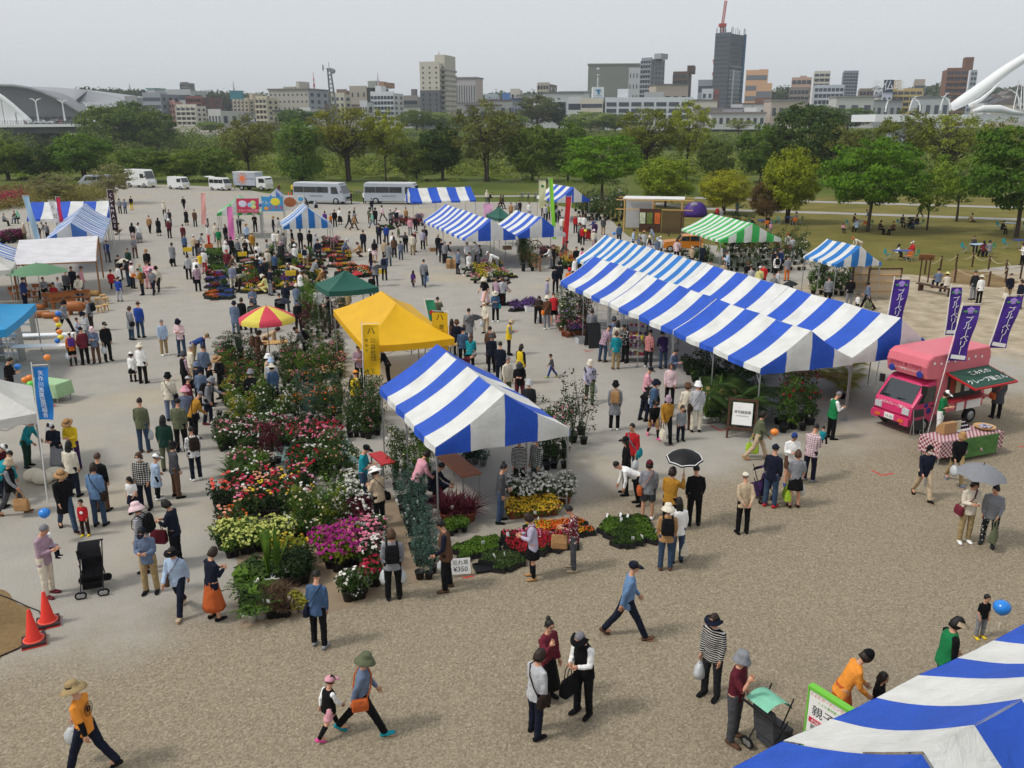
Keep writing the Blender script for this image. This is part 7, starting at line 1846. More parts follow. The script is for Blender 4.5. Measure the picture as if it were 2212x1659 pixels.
# pink food truck
PK=mat('paint_pink','d23a6c',rough=.3,var=.05,spec=.55); PK2=mat('paint_salmon','d56f7a',rough=.45,var=.06,scale=3); NAVYI=mat('ink_navy','2c3a90',rough=.6); WHI=plain('white',.7)
TR=R(27); t=thing('food_truck','pink crepe truck with rounded box body and green awning','truck',(14.05,27.72,0),TR + math.pi); W=1.5
prof_body(t,[(.6,.35),(1.72,.35),(1.78,.62),(1.74,.95),(1.2,1.62),(1.0,1.72),(.6,1.72)],1.46,PK,'cab')
prof_body(t,[(-1.75,.55),(.72,.55),(.76,1.8),(1.3,1.86),(1.39,2.25),(1.32,2.5),(1.08,2.62),(-1.66,2.64),(-1.78,2.4)],1.56,PK2,'box_body',.06)
front_panel(t,'windscreen',(1.66,1.04),(1.25,1.58),1.28,1.16,GLASS()); side_panel(t,'door_window',[(.72,1.05),(1.5,1.05),(1.14,1.56),(.72,1.58)],1.46,GLASS()); lights(t,1.75,.78,1.4)
bx('bumper', (1.8, 0, .45), (.12, 1.46, .24), PK, t)
for y in (-.45, .45): bx('fog_lamp', (1.87, y, .46), (.03, .2, .09), plain('orange'), t)
bx('number_plate',(1.87,0,.5),(.025,.36,.18),WHI,t); o=lettering('19-02',.13,mat('ink_green','2f6a45'),t,(1.887,0,.48),(R(90),0,R(90)))
lettering('こみちのクレープ屋さん', .11, WHI, t, (1.775, 0, .9), (R(52), 0, R(90)))
lettering('JAPAN ✿ CREPE',.17,mat('ink_wine','9a2f4a'),t,(1.393,0,2.2),(R(94),0,R(90))); lettering('米粉クレープ専門店 ジャパンクレープ',.075,WHI,t,(1.365,.0,2.03),(R(80),0,R(90)))
for y, z, r in ((-.52, 1.98, .12), (.55, 1.98, .12)):
	mb = MB(); mb.ell((1.385, y, z), (.02, r, r), 12, 6); mb.build('berry_print', NAVYI, t)
for s_ in (-1, 1):
	for x,z,r in ((.35,.95,.15),(.95,.75,.12),(1.1,.95,.09)): mb=MB(); mb.ell((x,s_*.785 if x < .7 else s_*.742,z),(r,.012,r*.9),12,6); mb.build('berry_print',NAVYI,t)
	for i in range(8): mb=MB(); mb.ell((1.05 - i*.33,s_*.79,2.36 - .04*(i % 2)),(.045,.012,.045),9,5); mb.build('dot_print',WHI,t)
for s_ in (-1,1): bx('door_seam',(.68,s_*.735,.95),(.015,.012,1.1),BLACKPLASTIC(),t); bx('door_handle',(.8,s_*.742,.9),(.14,.03,.035),BLACKPLASTIC(),t); bx('wiper',(1.62,s_*.3,1.12),(.02,.5,.02),RUBBER(),t,(0,0,.2))
bx('panel_gap',(1.79,0,.63),(.012,1.4,.015),BLACKPLASTIC(),t); bx('grille',(1.872,0,.36),(.02,.8,.05),BLACKPLASTIC(),t)
S = 1   # serving hatch on the camera side of the box
bx('hatch',(-.62,S*.79,1.45),(1.75,.03,.8),mat('hatch_dark','2e3330',rough=.6,var=.3),t)
for x,c_ in ((.05,'a33a2c'),(-.25,'d9c9a6'),(-.7,'d8d8d4'),(-1.15,'8a9a4c')): bx('menu_board',(x,S*.815,1.5),(.24,.02,.55),mat('menu_' + c_,c_,rough=.7,var=.5,scale=9),t)
bx('counter', (-.62, S * .93, 1.02), (1.8, .32, .05), mat('counter_red', 'b0323c', rough=.4), t)
for x in (-.5,-1.0,-1.35): bx('paper_sheet',(x,S*.81,.78),(.36,.02,.42),plain('white',.8),t)
aw=ob('awning',None,t,(-.62,S*.8,1.98)); aw.rotation_euler=(R(-14)*S,0,0); AG=mat('awning_green','1f4a3c',rough=.6,var=.1)
for i in range(12): bx('slat', (0, S * (.05 + i * .088), 0), (2.0, .084, .03), AG, aw)
bx('frame', (0, S * 1.1, -.02), (2.06, .05, .06), plain('red'), aw)
for s_ in (-1, 1): bx('frame', (s_ * 1.02, S * .54, -.02), (.05, 1.1, .06), plain('red'), aw)
lettering('こみちの',.26,WHI,aw,(-.2,S*.3,.02),(0,0,math.pi)); lettering('クレープ屋さん',.27,WHI,aw,(0,S*.75,.02),(0,0,math.pi))
for x in (1.15, -1.2):
	for y in (-.68, .68): wheel(t, x, y, .26, .15)

# ================================================================== STALL FURNITURE AND SMALL THINGS
def table(label, p, rz, w_, d_, h_, m, cloth_m=None, group='stall tables', name='table', drop=.5):
	t = thing(name, label, 'table', p, rz, group); bx('table_top', (0, 0, h_), (w_, d_, .035), m, t)
	for x in (-1, 1):
		for y in (-1,1): bx('leg',(x*(w_/2 - .06),y*(d_/2 - .06),h_/2),(.035,.035,h_),METAL(),t)
	if cloth_m:
		mb=MB(); n=60; pts=[(math.cos(a),math.sin(a)) for a in np.linspace(0,2*math.pi,n,endpoint=False)]
		sq=lambda c_,f: (max(-1,min(1,c_[0]*1.5))*(w_/2 + f),max(-1,min(1,c_[1]*1.5))*(d_/2 + f))
		mb.loft([[(*sq(p_,f + (.025*math.sin(i*1.9) if dz < -.1 else 0)),h_ + .022 + dz) for i,p_ in enumerate(pts)] for f,dz in ((.012,0),(.02,-.02),(.03,-drop))],caps=False)
		mb.add([(-w_/2,-d_/2,h_ + .022),(w_/2,-d_/2,h_ + .022),(w_/2,d_/2,h_ + .022),(-w_/2,d_/2,h_ + .022)],[(0,1,2,3)]); mb.build('tablecloth',cloth_m,t)
	return t
def check_mat(key, a, b, s_):
	m=bpy.data.materials.new(key); N,L,bs=nodes(m); tc=N.new("ShaderNodeTexCoord"); ch=N.new("ShaderNodeTexChecker"); ch.inputs['Scale'].default_value=s_; ch.inputs[1].default_value=(*hx(a),1); ch.inputs[2].default_value=(*hx(b),1); L.new(tc.outputs['Object'],ch.inputs[0]); L.new(ch.outputs[0],bs.inputs['Base Color']); bs.inputs['Roughness'].default_value=.85; return m
p = (CP('M', 690, 1380, .75) + CP('M', 1330, 1330, .75)) / 2; p.z = 0
t=table('table with red gingham cloth and jars before pink truck',p,R(22),2.5,.75,.72,PALEWOOD(),check_mat('gingham','c9b9b9','8a2a3a',14)); bx('front_cloth',(.2,-.41,.42),(1.7,.02,.62),mat('meadow_print','4f7a3c',rough=.8,var=.5,scale=4),t)
t=thing('jar_display','small display of dark jam jars on gingham table','jars',p + Vector((.1,.1,.76)),R(22));
for i in range(3):
	bx('step', (0, .05 + .11 * i, .03 + .07 * i), (.55, .11, .06), WHI, t)
	for j in range(6): mb=MB(); mb.tube([(-.22 + j*.09,.05 + .11*i,.06 + .07*i),(-.22 + j*.09,.05 + .11*i,.14 + .07*i)],.03,8); mb.build('jar',mat('jam','2a1a2c',rough=.2,spec=.6),t)
t=thing('display_box','tan cardboard display box leaning on gingham table','box',p + Vector((-.5,.0,.76)),R(22)); MB().prism([(-.15,0),(.15,0),(.15,.16),(.0,.34),(-.15,.34)],-.25,.25,'x').build('box',plain('tan'),t); bx('poster',(.32,-.1,.18),(.28,.02,.36),mat('poster_cream','c9c2a0',rough=.8,var=.6,scale=12),t)
t=thing('basket','shallow basket of wrapped blue sweets on gingham table','basket',p + Vector((.85,.35,.76))); MB().lathe([(.2,0),(.32,.08),(.3,.08),(.18,.02)],16).build('bowl',PALEWOOD(),t)
for i in range(14): bx('packet',(.2*math.cos(i*2.4)*(i/14),.2*math.sin(i*2.4)*(i/14),.08),(.09,.07,.04),plain('lavender'),t,i)
t=thing('folding_chair','folded dark chair leaning on front of pink truck','chair',CP('M',655,1405),R(20))
for x in (-.2,.2): mb=MB(); mb.tube([(x,0,0),(x,.15,.95)],.013,6); mb.build('leg',METAL(),t); mb=MB(); mb.tube([(x,.18,0),(x,.12,.6)],.013,6); mb.build('leg',METAL(),t)
bx('seat',(0,.09,.42),(.38,.03,.34),plain('charcoal'),t,(R(-9),0,0)); bx('backrest',(0,.13,.82),(.4,.03,.24),plain('charcoal'),t,(R(-9),0,0))
# easel sign
t=thing('easel_sign','dark wooden easel sign with white lettered sheet','sign',CP('N',920,605),R(-18))
for x in (-.42,.42): bx('leg',(x,0,.65),(.07,.05,1.34),DARKWOOD(),t,(R(-12),0,0)); bx('rear_leg',(x,.42,.6),(.05,.05,1.3),DARKWOOD(),t,(R(18),0,0))
bx('rail',(0,.125,1.24),(.8,.05,.08),DARKWOOD(),t,(R(-12),0,0)); bx('rail',(0,-.07,.33),(.8,.05,.08),DARKWOOD(),t,(R(-12),0,0)); bx('sheet',(0,.02,.8),(.62,.02,.72),plain('white',.8),t,(R(-12),0,0)); lettering('草花観葉園',.105,plain('black'),t,(0,.005,.86),(R(78),0,0)); lettering('SOUKA KANYOU',.05,plain('black'),t,(0,-.015,.74),(R(78),0,0))
# signs
t=thing('price_sign','handwritten price sign reading 350 yen in flower tray','sign',CP('J',710,1500),R(8)); bx('card',(0,0,.25),(.44,.015,.36),plain('white',.8),t,(R(-12),0,0)); lettering('忘れ草',.12,plain('black'),t,(0,-.012,.34),(R(78),0,0)); lettering('¥350',.16,plain('black'),t,(0,-.035,.19),(R(78),0,0))
_a,_b=CP('Y',820,662,1.5),CP('Y',1040,800,1.5); _sv=(_b - _a).normalized(); _sg=_a + _sv*.5; _sg.z=0
t=thing('event_sign','white event sign with green frame and bold characters','sign',_sg,math.atan2(_sv.y,_sv.x)); GF=mat('frame_green','6fbf3c',rough=.5)
bx('panel',(0,0,.76),(.98,.06,1.44),plain('white',.8),t); bx('frame',(0,0,1.5),(1.02,.12,.05),GF,t); bx('frame',(-.5,0,.76),(.03,.08,1.5),GF,t)
lettering('とよたガーデニングフェスタ',.065,mat('ink_sun','e0703a'),t,(-.05,-.035,1.4)); lettering('とよた農林業フェア',.055,GF,t,(-.08,-.035,1.31)); lettering('親子講座',.2,plain('black'),t,(-.02,-.035,1.13)); bx('red_tab',(-.3,-.032,.96),(.3,.02,.08),mat('ink_rose','c8304a'),t); lettering('4/28㊏',.075,WHI,t,(-.3,-.046,.96)); lettering('親子寄せ植え',.1,plain('black'),t,(-.12,-.035,.84))
# cones and cable
def cone(label, p):
	t=thing('traffic_cone',label,'traffic cone',p,.5,'traffic cones'); OC=mat('cone_orange','d8301e',rough=.4,var=.05)
	MB().lathe([(.17,.06),(.165,.1),(.13,.14),(.03,.72),(.015,.73)],18).build('cone',OC,t,True); bx('base_plate',(0,0,.05),(.42,.42,.05),mat('cone_base','3a2c30',rough=.8),t); bx('base_mat',(0,0,.014),(.43,.43,.025),OC,t)
	MB().lathe([(.19,.076),(.19,.095),(.16,.1)],18).build('collar',mat('cone_pale','e0604e',rough=.5),t)
cone('orange red traffic cone nearer to the camera',CP('R',272,665)); cone('orange red traffic cone farther back beside cable',CP('R',385,515))
for u,v,lb in ((672,411,'beside guard in yellow vest by the bus'),(624,426,'behind the candy stall'),(630,427,'behind shaved ice stall')): cone('small traffic cone ' + lb,P(u,v))
mb=MB(); mb.tube([CP('R',*q) + Vector((0,0,.02)) for q in ((-20,285),(100,330),(220,385),(310,420),(375,545),(300,620),(150,715),(0,780),(-60,810))],.012,6); tag(mb.build('cable',RUBBER(),None,True),'black cable looped on bare soil around traffic cones','cable')
# strollers
def stroller(label, p, rz, c, hood='black', s_=1.0):
	t = thing('stroller', label, 'stroller', p, rz, 'strollers', s_); dm = DARKMETAL()
	for x in (-.22, .22):
		for pts in (((x,-.45,.9),(x,-.1,.55),(x,.4,.1)),((x,.05,.62),(x,-.3,.1)),((x,-.1,.55),(x,.12,1.0))): mb=MB(); mb.tube(pts,.013,6); mb.build('frame_tube',dm,t)
		for y in (-.3, .4):
			for dx in (-.035, .035): wheel(t, x + dx, y if abs(y) < 9 else y, .085, .035)
	bx('handle',(0,-.46,.92),(.5,.03,.03),RUBBER(),t); MB().prism([(-.2,.3),(.2,.32),(.22,.4),(-.12,.45),(-.22,.85),(-.28,.85)],-.2,.2,'x').build('seat',cloth(c),t)
	mb=MB(); mb.loft([[(x,-.2 + .34*math.sin(a)*1,.72 + .3*math.cos(a)) for x in np.linspace(-.22,.22,7)] for a in np.linspace(-.7,1.3,8)],closed=False); mb.build('hood',cloth(hood),t,True); bx('basket',(0,.05,.2),(.38,.4,.14),cloth(c),t)
stroller('empty black stroller standing beside grey haired person with baby',CP('G',650,1165),R(200),'black'); stroller('purple stroller pushed by person in navy sweater',CP('N',1085,1130),R(30),'darkpurple','darkpurple'); stroller('cream and green hooded stroller with hanging bags',CP('Y',560,1075),R(-60),'darkgrey','mint',1.05)
stroller('red stroller with child before the shrub display',CP('D',595,680),0,'red','darkgrey'); stroller('black stroller between picnic chairs on lawn',CP('E',1400,172),R(20),'black')
# baby carried on an arm, toddler carried
def baby(label,k,x,y,z,top,hat,dr): person(k,x,y,dr,'t',top,'navy','H+b.' + hat if hat else 'H',h=.72,label=label,zadd=z)
baby('baby in striped top and white hat held by grey haired person','G',335,787,.82,'lightblue','white','r'); baby('toddler in teal carried by masked person in checked shirt','N',1650,502,.95,'teal',None,'br')
umbrella(CP('O',1722,205,2.12),'grey','grey umbrella with dark spots shared by two people',(3,4),.56,drop=.75)
# balloons
for k,x,y,z,c,lb,r in (('G',307,660,.75,'1f7fd8','blue balloon held low by person in straw hat',.16),('Y',2065,172,.95,'1f7fd8','blue balloon beside child in grey dungarees',.19),('N',1215,568,1.0,'e8842c','orange balloon beside person in olive dress',.14),
('F',545,212,2.0,'1f6fd0','top blue balloon of the stacked column',.15),('F',527,268,1.78,'e8842c','orange balloon second in the stacked column',.15),('F',550,316,1.56,'e6d83c','yellow balloon third in the stacked column',.15),('F',555,382,1.3,'e8842c','orange balloon fourth in the stacked column',.15),('F',568,434,1.1,'e6d83c','yellow balloon fifth in the stacked column',.15),('F',538,465,.98,'1f6fd0','lowest blue balloon of the stacked column',.14),
('F',442,622,1.5,'e8842c','orange balloon behind the blue fishery banner',.15),('F',235,832,.9,'e8842c','orange balloon left of fishery banner',.15),('F',278,812,.95,'e8842c','orange balloon touching fishery banner',.15),('F',285,870,.85,'5fd04a','green balloon below two orange balloons',.14),('F',168,708,1.25,'1f7fd8','blue balloon in hands of person in suit',.14),
('D',568,582,1.2,'e6d83c','yellow balloon near red stroller',.16),('D',880,612,1.0,'1f7fd8','blue balloon beside denim clad visitor',.17)): balloon(CP(k,x,y,z),c,lb,r,.3,'balloons')
# ground sheets and plank walks of the nursery
KR=mat('kraft_sheet','8f7d66',rough=.9,var=.2,scale=2,bump=.5,bscale=6); sheet('ground_sheet',[CP('I',*q) for q in ((385,1600),(1240,1440),(1640,1310),(1000,560),(900,200),(330,900))],.003,KR); sheet('ground_sheet',[CP('J',*q) for q in ((330,1560),(500,1500),(180,860),(60,1000))],.0035,KR)
def planks(label, k, q, n):
	a, b, c, d = [CP(k, *p_) for p_ in q]; t = thing('plank_walk', label, 'walkway', a)
	for i in range(n):
		m0,m1=a.lerp(d,(i + .5)/n),b.lerp(c,(i + .5)/n); ce=(m0 + m1)/2 - a; v=m1 - m0; bx('plank',(ce.x,ce.y,.02),(v.length,(d - a).length/n*.86,.03),mat('weathered_teal','6f8480',rough=.9,var=.35,scale=5),t,math.atan2(v.y,v.x))
planks('weathered plank walk beside the rhododendrons','H',[(900,1430),(1040,1420),(1110,1640),(960,1660)],14); planks('weathered plank walk beside teal shirted keeper','H',[(1480,1360),(1590,1350),(1690,1600),(1530,1620)],14)
# tables and counters
def T(lb,k,x,y,rz,w_,d_,h_,m,c=None): return table(lb,CP(k,x,y,h_) - Vector((0,0,h_)),R(rz),w_,d_,h_,m,c)
T('brown folding table covered with newspaper under central tent','J',690,640,-62,1.8,.6,.7,mat('table_orange','9a5a34',rough=.5)); T('red folding table beside teal shirted keeper','I',1600,120,-60,1.0,.4,.7,plain('red')); T('long white table with leaflets at left stall','F',390,400,8,2.6,.6,.75,WHI); T('white table with trays at left stall','F',400,500,5,2.4,.55,.75,WHI); T('table with green cloth behind fishery banner','F',440,830,-20,1.5,.7,.7,PALEWOOD(),mat('cloth_pale_green','9fbf94',rough=.9)); T('wooden trestle table under right end of long tent','N',1560,50,-20,2.2,.8,.75,WOOD()); T('small grey table beside easel sign','N',1140,290,10,.9,.6,.7,plain('lightgrey')); T('wooden display table behind the green sacks','N',740,200,-20,1.3,.7,.7,PALEWOOD()); T('table under yellow canopy with potted orange flowers','K',60,640,-30,1.8,.6,.75,PALEWOOD()); T('small table beneath the red and yellow parasol','H',900,470,10,1.1,.7,.7,PALEWOOD())
for i,(x,y,w_) in enumerate(((230,440,1.0),(60,520,1.3),(120,640,.9))): t=thing('shelf_unit',['grey shelf unit with papers at left stall','metal rack at left edge stall','low rack behind person in suit'][i],'shelf',CP('F',x,y,0)); [bx('shelf',(0,0,z),(w_,.5,.03),plain('lightgrey'),t) for z in (.3,.7,1.1)]; [bx('post',(sx*w_/2,0,.6),(.03,.45,1.2),METAL(),t) for sx in (-1,1)]
# log furniture
LOGS=[(470,1130,2,'bench'),(390,1180,60,'stool'),(520,1200,20,'stool'),(610,1225,28,'bench'),(740,1150,50,'stool'),(400,1260,0,'log'),(560,1350,0,'log'),(450,1340,20,'log'),(820,1310,5,'pig'),(960,1190,0,'stool'),(1060,1200,0,'stool'),(1120,1165,0,'stool'),(1150,1195,0,'stool'),(1080,1290,10,'stool'),(1150,1270,10,'stool'),(230,1140,70,'bench'),(690,1240,40,'bench'),(1000,1110,0,'log'),(850,1200,20,'bench')]
for i, (x, y, rz, kd) in enumerate(LOGS):
	p=CP('A',x,y,.2); p.z=0; lb={'bench': 'varnished log bench','stool': 'small wooden stool','log': 'short cut log','pig': 'carved wooden pig bench'}[kd] + ' in front of the white awning'; t=thing({'pig': 'carved_bench'}.get(kd,kd if kd != 'log' else 'cut_log'),lb,{'pig': 'bench','log': 'log'}.get(kd,kd),p,R(rz),'log furniture for sale'); m=PALEWOOD() if x > 900 else mat('varnished_wood','9c5c2a',rough=.4,var=.3,scale=8)
	if kd == 'bench':
		MB().box((0,0,.4),(1.3,.32,.08)).build('seat',m,t); MB().box((0,.17,.68),(1.3,.06,.2)).build('backrest',m,t)
		for sx in (-.5,.5): mb=MB(); mb.tube([(sx,0,0),(sx,0,.38)],.09,9); mb.build('leg',m,t); mb=MB(); mb.tube([(sx,.16,.4),(sx,.18,.78)],.035,7); mb.build('back_post',m,t)
	elif kd == 'stool':
		MB().lathe([(.17, .3), (.18, .32), (.18, .36), (.02, .365)], 12).build('seat', m, t)
		for a in range(3): mb=MB(); mb.tube([(.15*math.cos(a*2.1),.15*math.sin(a*2.1),0),(.09*math.cos(a*2.1),.09*math.sin(a*2.1),.31)],.03,6); mb.build('leg',m,t)
	else:
		r=.17 if kd=='log' else .28; mb=MB(); mb.tube([(-.3 - r,0,r + .16*(kd=='pig')),(-.3,0,r + .16*(kd=='pig')),(.3,0,r + .16*(kd=='pig')),(.3 + r*.6,0,r + .16*(kd=='pig'))],[r*.8,r,r,r*.8],12); mb.build('body',m,t,True)
		if kd == 'pig':
			for sx in (-.25, .25):
				for sy in (-.14,.14): mb=MB(); mb.tube([(sx,sy,0),(sx,sy,.25)],.06,7); mb.build('leg',m,t)
			mb = MB(); mb.ell((.52, 0, .5), (.16, .15, .15), 10, 7); mb.build('head', m, t, True)
# lawn: picnic tables, bench, posts with rope
for i,(x,y,c,lb) in enumerate(((1350,335,'royal','with two people near the azure tent'),(1890,290,'lightblue','with three people behind it'),(2180,260,'blue','with white bags near right edge'),(1050,125,'blue','at foot of the spreading maple'),(1410,120,'brown','beside the black stroller'),(360,120,'blue','behind green striped tent'),(560,100,'blue','behind the three trunked tree'),(2120,140,'lightblue','under the dark tree at right edge'))):
	q=CP('E',x,y,.7); q.z=0; table('folding picnic table on the lawn ' + lb,q,.3*i,1.2,.7,.7,plain(c),group='picnic tables')
	for j, (dx, dy, cc) in enumerate(((-1.0, .1, 'teal'), (1.0, -.1, 'green'), (.2, -.8, 'orange'))):
		o=thing('camp_chair',cn(cc) + ' folding chair at picnic table ' + lb,'chair',q + Vector((dx,dy,0)),R((-90,90,0)[j]),'chairs on the lawn'); bx('seat',(0,0,.42),(.4,.4,.03),plain(cc),o); bx('backrest',(0,-.2,.65),(.4,.03,.3),plain(cc),o)
		for sx in (-.18,.18): mb=MB(); mb.tube([(sx,.2,0),(sx,-.22,.8)],.012,5); mb.build('leg',METAL(),o); mb=MB(); mb.tube([(sx,-.2,0),(sx,.18,.42)],.012,5); mb.build('leg',METAL(),o)
a,b=CP('E',1490,572,.4),CP('E',1690,612,.4); t=thing('park_bench','long dark bench where two people sit facing away','bench',((a.x + b.x)/2,(a.y + b.y)/2,0),math.atan2(b.y - a.y,b.x - a.x)); Lb=(b - a).length + .6
for y in (-.15, 0, .15): bx('slat', (0, y, .42), (Lb, .12, .05), DARKWOOD(), t)
for x in (-.4, .4): bx('leg', (x * Lb, 0, .2), (.08, .36, .4), DARKWOOD(), t)
PO=[(1510,500),(1620,470),(1730,455),(1845,450),(1960,470),(2080,500),(2185,535),(1720,560),(1960,590),(2080,560)]; prev=None
t=thing('rope_fence','low post and rope fence round the sandy planting bed','fence',CP('E',1510,500)); o0=CP('E',1510,500)
for x, y in PO:
	q=CP('E',x,y) - o0; mb=MB(); mb.tube([q,q + Vector((0,0,.95))],.06,7); mb.build('post',DARKWOOD(),t)
	if prev is not None and (q - prev).length < 6: mb=MB(); mb.tube([prev.lerp(q,f) + Vector((0,0,.85 - .3*math.sin(math.pi*f))) for f in (0,.25,.5,.75,1)],.02,5); mb.build('rope',plain('beige'),t)
	prev = q
sheet('planting_bed',smooth_line([CP('E',*q) for q in ((1500,520),(1740,470),(1960,490),(2190,560),(2050,600),(1720,570))],4,.1,2),.006,SOIL)
t=thing('notice_board','small wooden notice board beside the bench','sign',CP('E',1500,560),-.3); [bx('post',(x,0,.8),(.08,.08,1.6),DARKWOOD(),t) for x in (-.25,.25)]; bx('board',(0,0,1.6),(.9,.06,.4),WOOD(),t,(R(25),0,0))
# bamboo shelter and fences
c=CP('D',1290,600); t=thing('bamboo_shelter','bamboo pole shelter with white cloth roof and posters','shelter',c,R(-12))
for x in (-2.6, 0, 2.6):
	for y in (0,3.2): mb=MB(); mb.tube([(x,y,0),(x,y,3.0)],.06,7); mb.build('bamboo_post',PALEWOOD(),t)
for z,y in ((2.95,0),(2.95,3.2),(2.1,0)): mb=MB(); mb.tube([(-3.4,y,z),(3.6,y,z)],.05,7); mb.build('bamboo_beam',PALEWOOD(),t)
for i in range(9): MB().box((0, .2 + i * .36, 3.06), (5.6, .2, .03)).build('roof_strip', WHI, t)
MB().box((-1.4, 3.1, 1.5), (2.6, .04, 2.8)).build('back_sheet', plain('lightgrey'), t)
for i in range(26): bx('brushwood_pole',(.9 + i*.078,-.05,1.0 + .05*(i % 3)),(.06,.06,2.0),DARKWOOD(),t)
bx('side_panel', (-.2, -.05, 1.15), (2.0, .06, 2.1), DARKWOOD(), t)
for x,c_ in ((-.9,'c9d2b4'),(-.25,'6a7a3c'),(.45,'d9682c')): bx('poster',(x,-.1,1.35),(.5,.03,1.0),mat('poster_' + c_,c_,rough=.8,var=.5,scale=3),t)
for k,x,y,rz,w_,h_,lb in (('E',1210,670,4,1.9,1.7,'tan bamboo fence panel in dark frame'),('E',1050,620,0,1.0,1.9,'bamboo garden gate with lattice top')):
	t=thing('fence_panel',lb,'fence',CP(k,x,y),R(rz)); bx('panel',(0,0,h_/2),(w_,.05,h_*.9),plain('beige',.8),t); [bx('frame_post',(sx*w_/2,0,h_/2),(.08,.08,h_),DARKWOOD(),t) for sx in (-1,1)]; bx('frame_rail',(0,0,h_),(w_ + .1,.09,.08),DARKWOOD(),t)
	for z in (.25,.55,.8): mb=MB(); mb.tube([(-w_/2,-.05,h_*z),(w_/2,-.05,h_*z)],.03,6); mb.build('bamboo_rail',PALEWOOD(),t)
a,b=CP('C',1800,770,.9),CP('C',2010,880,.9); t=thing('wooden_fence','rough wooden display fence with rails left of long tent','fence',(a.x,a.y,0),math.atan2(b.y - a.y,b.x - a.x)); Lf=(b - a).length
for i in range(6): bx('post', (Lf * i / 5, 0, .5), (.1, .1, 1.0), WOOD(), t)
for z in (.3, .62, .95): bx('rail', (Lf / 2, -.06, z), (Lf + .2, .05, .1), WOOD(), t)
for x, y in ((1955, 770), (1850, 760)):
	t=thing('wagon_wheel','old wooden wagon wheel beside the display fence','wheel',CP('C',x,y,.6) - Vector((0,0,.6)),.3,'wagon wheels'); mb=MB(); mb.tube([(.6*math.cos(a),0,.62 + .6*math.sin(a)) for a in np.linspace(0,2*math.pi,25)],.035,6); mb.build('rim',WOOD(),t)
	for k in range(10): mb=MB(); mb.tube([(0,0,.62),(.6*math.cos(k*.628),0,.62 + .6*math.sin(k*.628))],.02,5); mb.build('spoke',WOOD(),t)
# racks, cages, crates
for x,y,lb in ((470,1130,'white wire roll cage at the front of long tent'),(620,1080,'white wire roll cage inside long tent')):
	t = thing('roll_cage', lb, 'cage', CP('L', x, y), R(-20), 'roll cages')
	for sx in (-.35, .35):
		for sy in (-.3,.3): mb=MB(); mb.tube([(sx,sy,.05),(sx,sy,1.75)],.018,6); mb.build('upright',WHI,t)
	for z in (.2,.6,1.0,1.4,1.75): mb=MB(); mb.tube([(-.35,-.3,z),(.35,-.3,z),(.35,.3,z),(-.35,.3,z),(-.35,-.3,z)],.012,5); mb.build('ring',WHI,t)
for x,y,lb in ((820,1440,'tiered wire rack heaped with wrapped sweets, front one'),(850,1300,'tiered wire rack heaped with wrapped sweets, rear one')):
	t = thing('sweets_rack', lb, 'rack', CP('L', x, y), R(-15), 'sweets racks'); g = random.Random(x)
	for z in (.3,.65,1.0): bx('shelf',(0,0,z),(.9,.5,.03),METAL(),t); [bx('packet',(g.uniform(-.4,.4),g.uniform(-.2,.2),z + .06),(.13,.1,.09),mat('sweet_' + c_,c_,rough=.3),t,g.random()*3) for c_ in ('d8c23a','c9405a','dcd6d0','e08a3a','8a4a7a')*3]
	for sx in (-.44, .44): bx('upright', (sx, 0, .55), (.03, .45, 1.1), DARKMETAL(), t)
def crate(lb, p, c, w_=.5, d_=.36, h_=.24, rz=0.0, grp='crates and boxes', nm='crate'):
	t = thing(nm, lb, 'crate', p, rz, grp); m = plain(c)
	for sx in (-1,1): bx('side',(sx*w_/2,0,h_/2),(.02,d_,h_),m,t); bx('end',(0,sx*d_/2,h_/2),(w_,.02,h_),m,t)
	bx('bottom', (0, 0, .015), (w_ * .96, d_ * .96, .02), m, t)
for k,x,y,c,z,lb in (('T',255,140,'lightgrey',0,'pale grey plastic crate beside blackboard'),('C',265,1040,'yellow',0,'yellow plastic crate on the central plaza'),('B',340,760,'orange',.3,'orange basket at top of seedling trays'),('B',705,850,'yellow',.6,'yellow shopping basket in the crowd, left'),('B',1230,1060,'yellow',.6,'yellow shopping basket held by bending person'),('B',1345,870,'yellow',.6,'yellow shopping basket beside navy backpack'),('B',1510,1040,'yellow',.6,'yellow shopping basket held high in the crowd'),('B',110,800,'yellow',.5,'yellow shopping basket at left of the crowd'),('C',850,800,'tan',0,'wooden crate left of striped tent stall'),('C',1000,900,'teal',0,'blue plastic tub before the stall'),('C',1905,1450,'white',0,'white foam box beside bent customers'),('C',2030,1570,'white',0,'white foam box on tape mark'),('C',1650,780,'tan',.6,'cardboard box under the wagon tent'),('J',900,1440,'black',0,'empty black plastic tray on gravel'),('B',1615,800,'orange',.2,'orange crate in the right flower block')): crate(lb,CP(k,x,y,z),c,.6 if k in 'CB' else .5,.4,.06 if 'tray' in lb and 'empty' in lb else .26,.3)
for x,y,lb in ((1030,985,'left'),(1070,985,'right')): t=thing('paper_sack','tan paper sack on plaza, %s of two' % lb,'sack',CP('C',x,y),0); mb=MB(); mb.loft([[(a_*w_,b_*d_,z) for a_,b_ in ((-1,-1),(1,-1),(1,1),(-1,1))] for z,w_,d_ in ((0,.24,.16),(.3,.27,.2),(.6,.25,.14),(.68,.2,.06))]); mb.build('sack',plain('tan',.8),t)
t=thing('sand_bag','white sand bags tied round banner foot','bag',CP('G',300,440)); [MB().ell((x,y,.16),(.3,.24,.2),10,7).build('bag',plain('cream',.9),t,True) for x,y in ((0,0),(-.35,.2),(.2,.3))]
t=thing('blackboard','black chalk easel beside pale crate','sign',CP('T',370,180),R(15)); [bx('panel',(0,sy*.2,.55),(.6,.03,1.1),plain('charcoal',.8),t,(R(12)*sy,0,0)) for sy in (-1,1)]
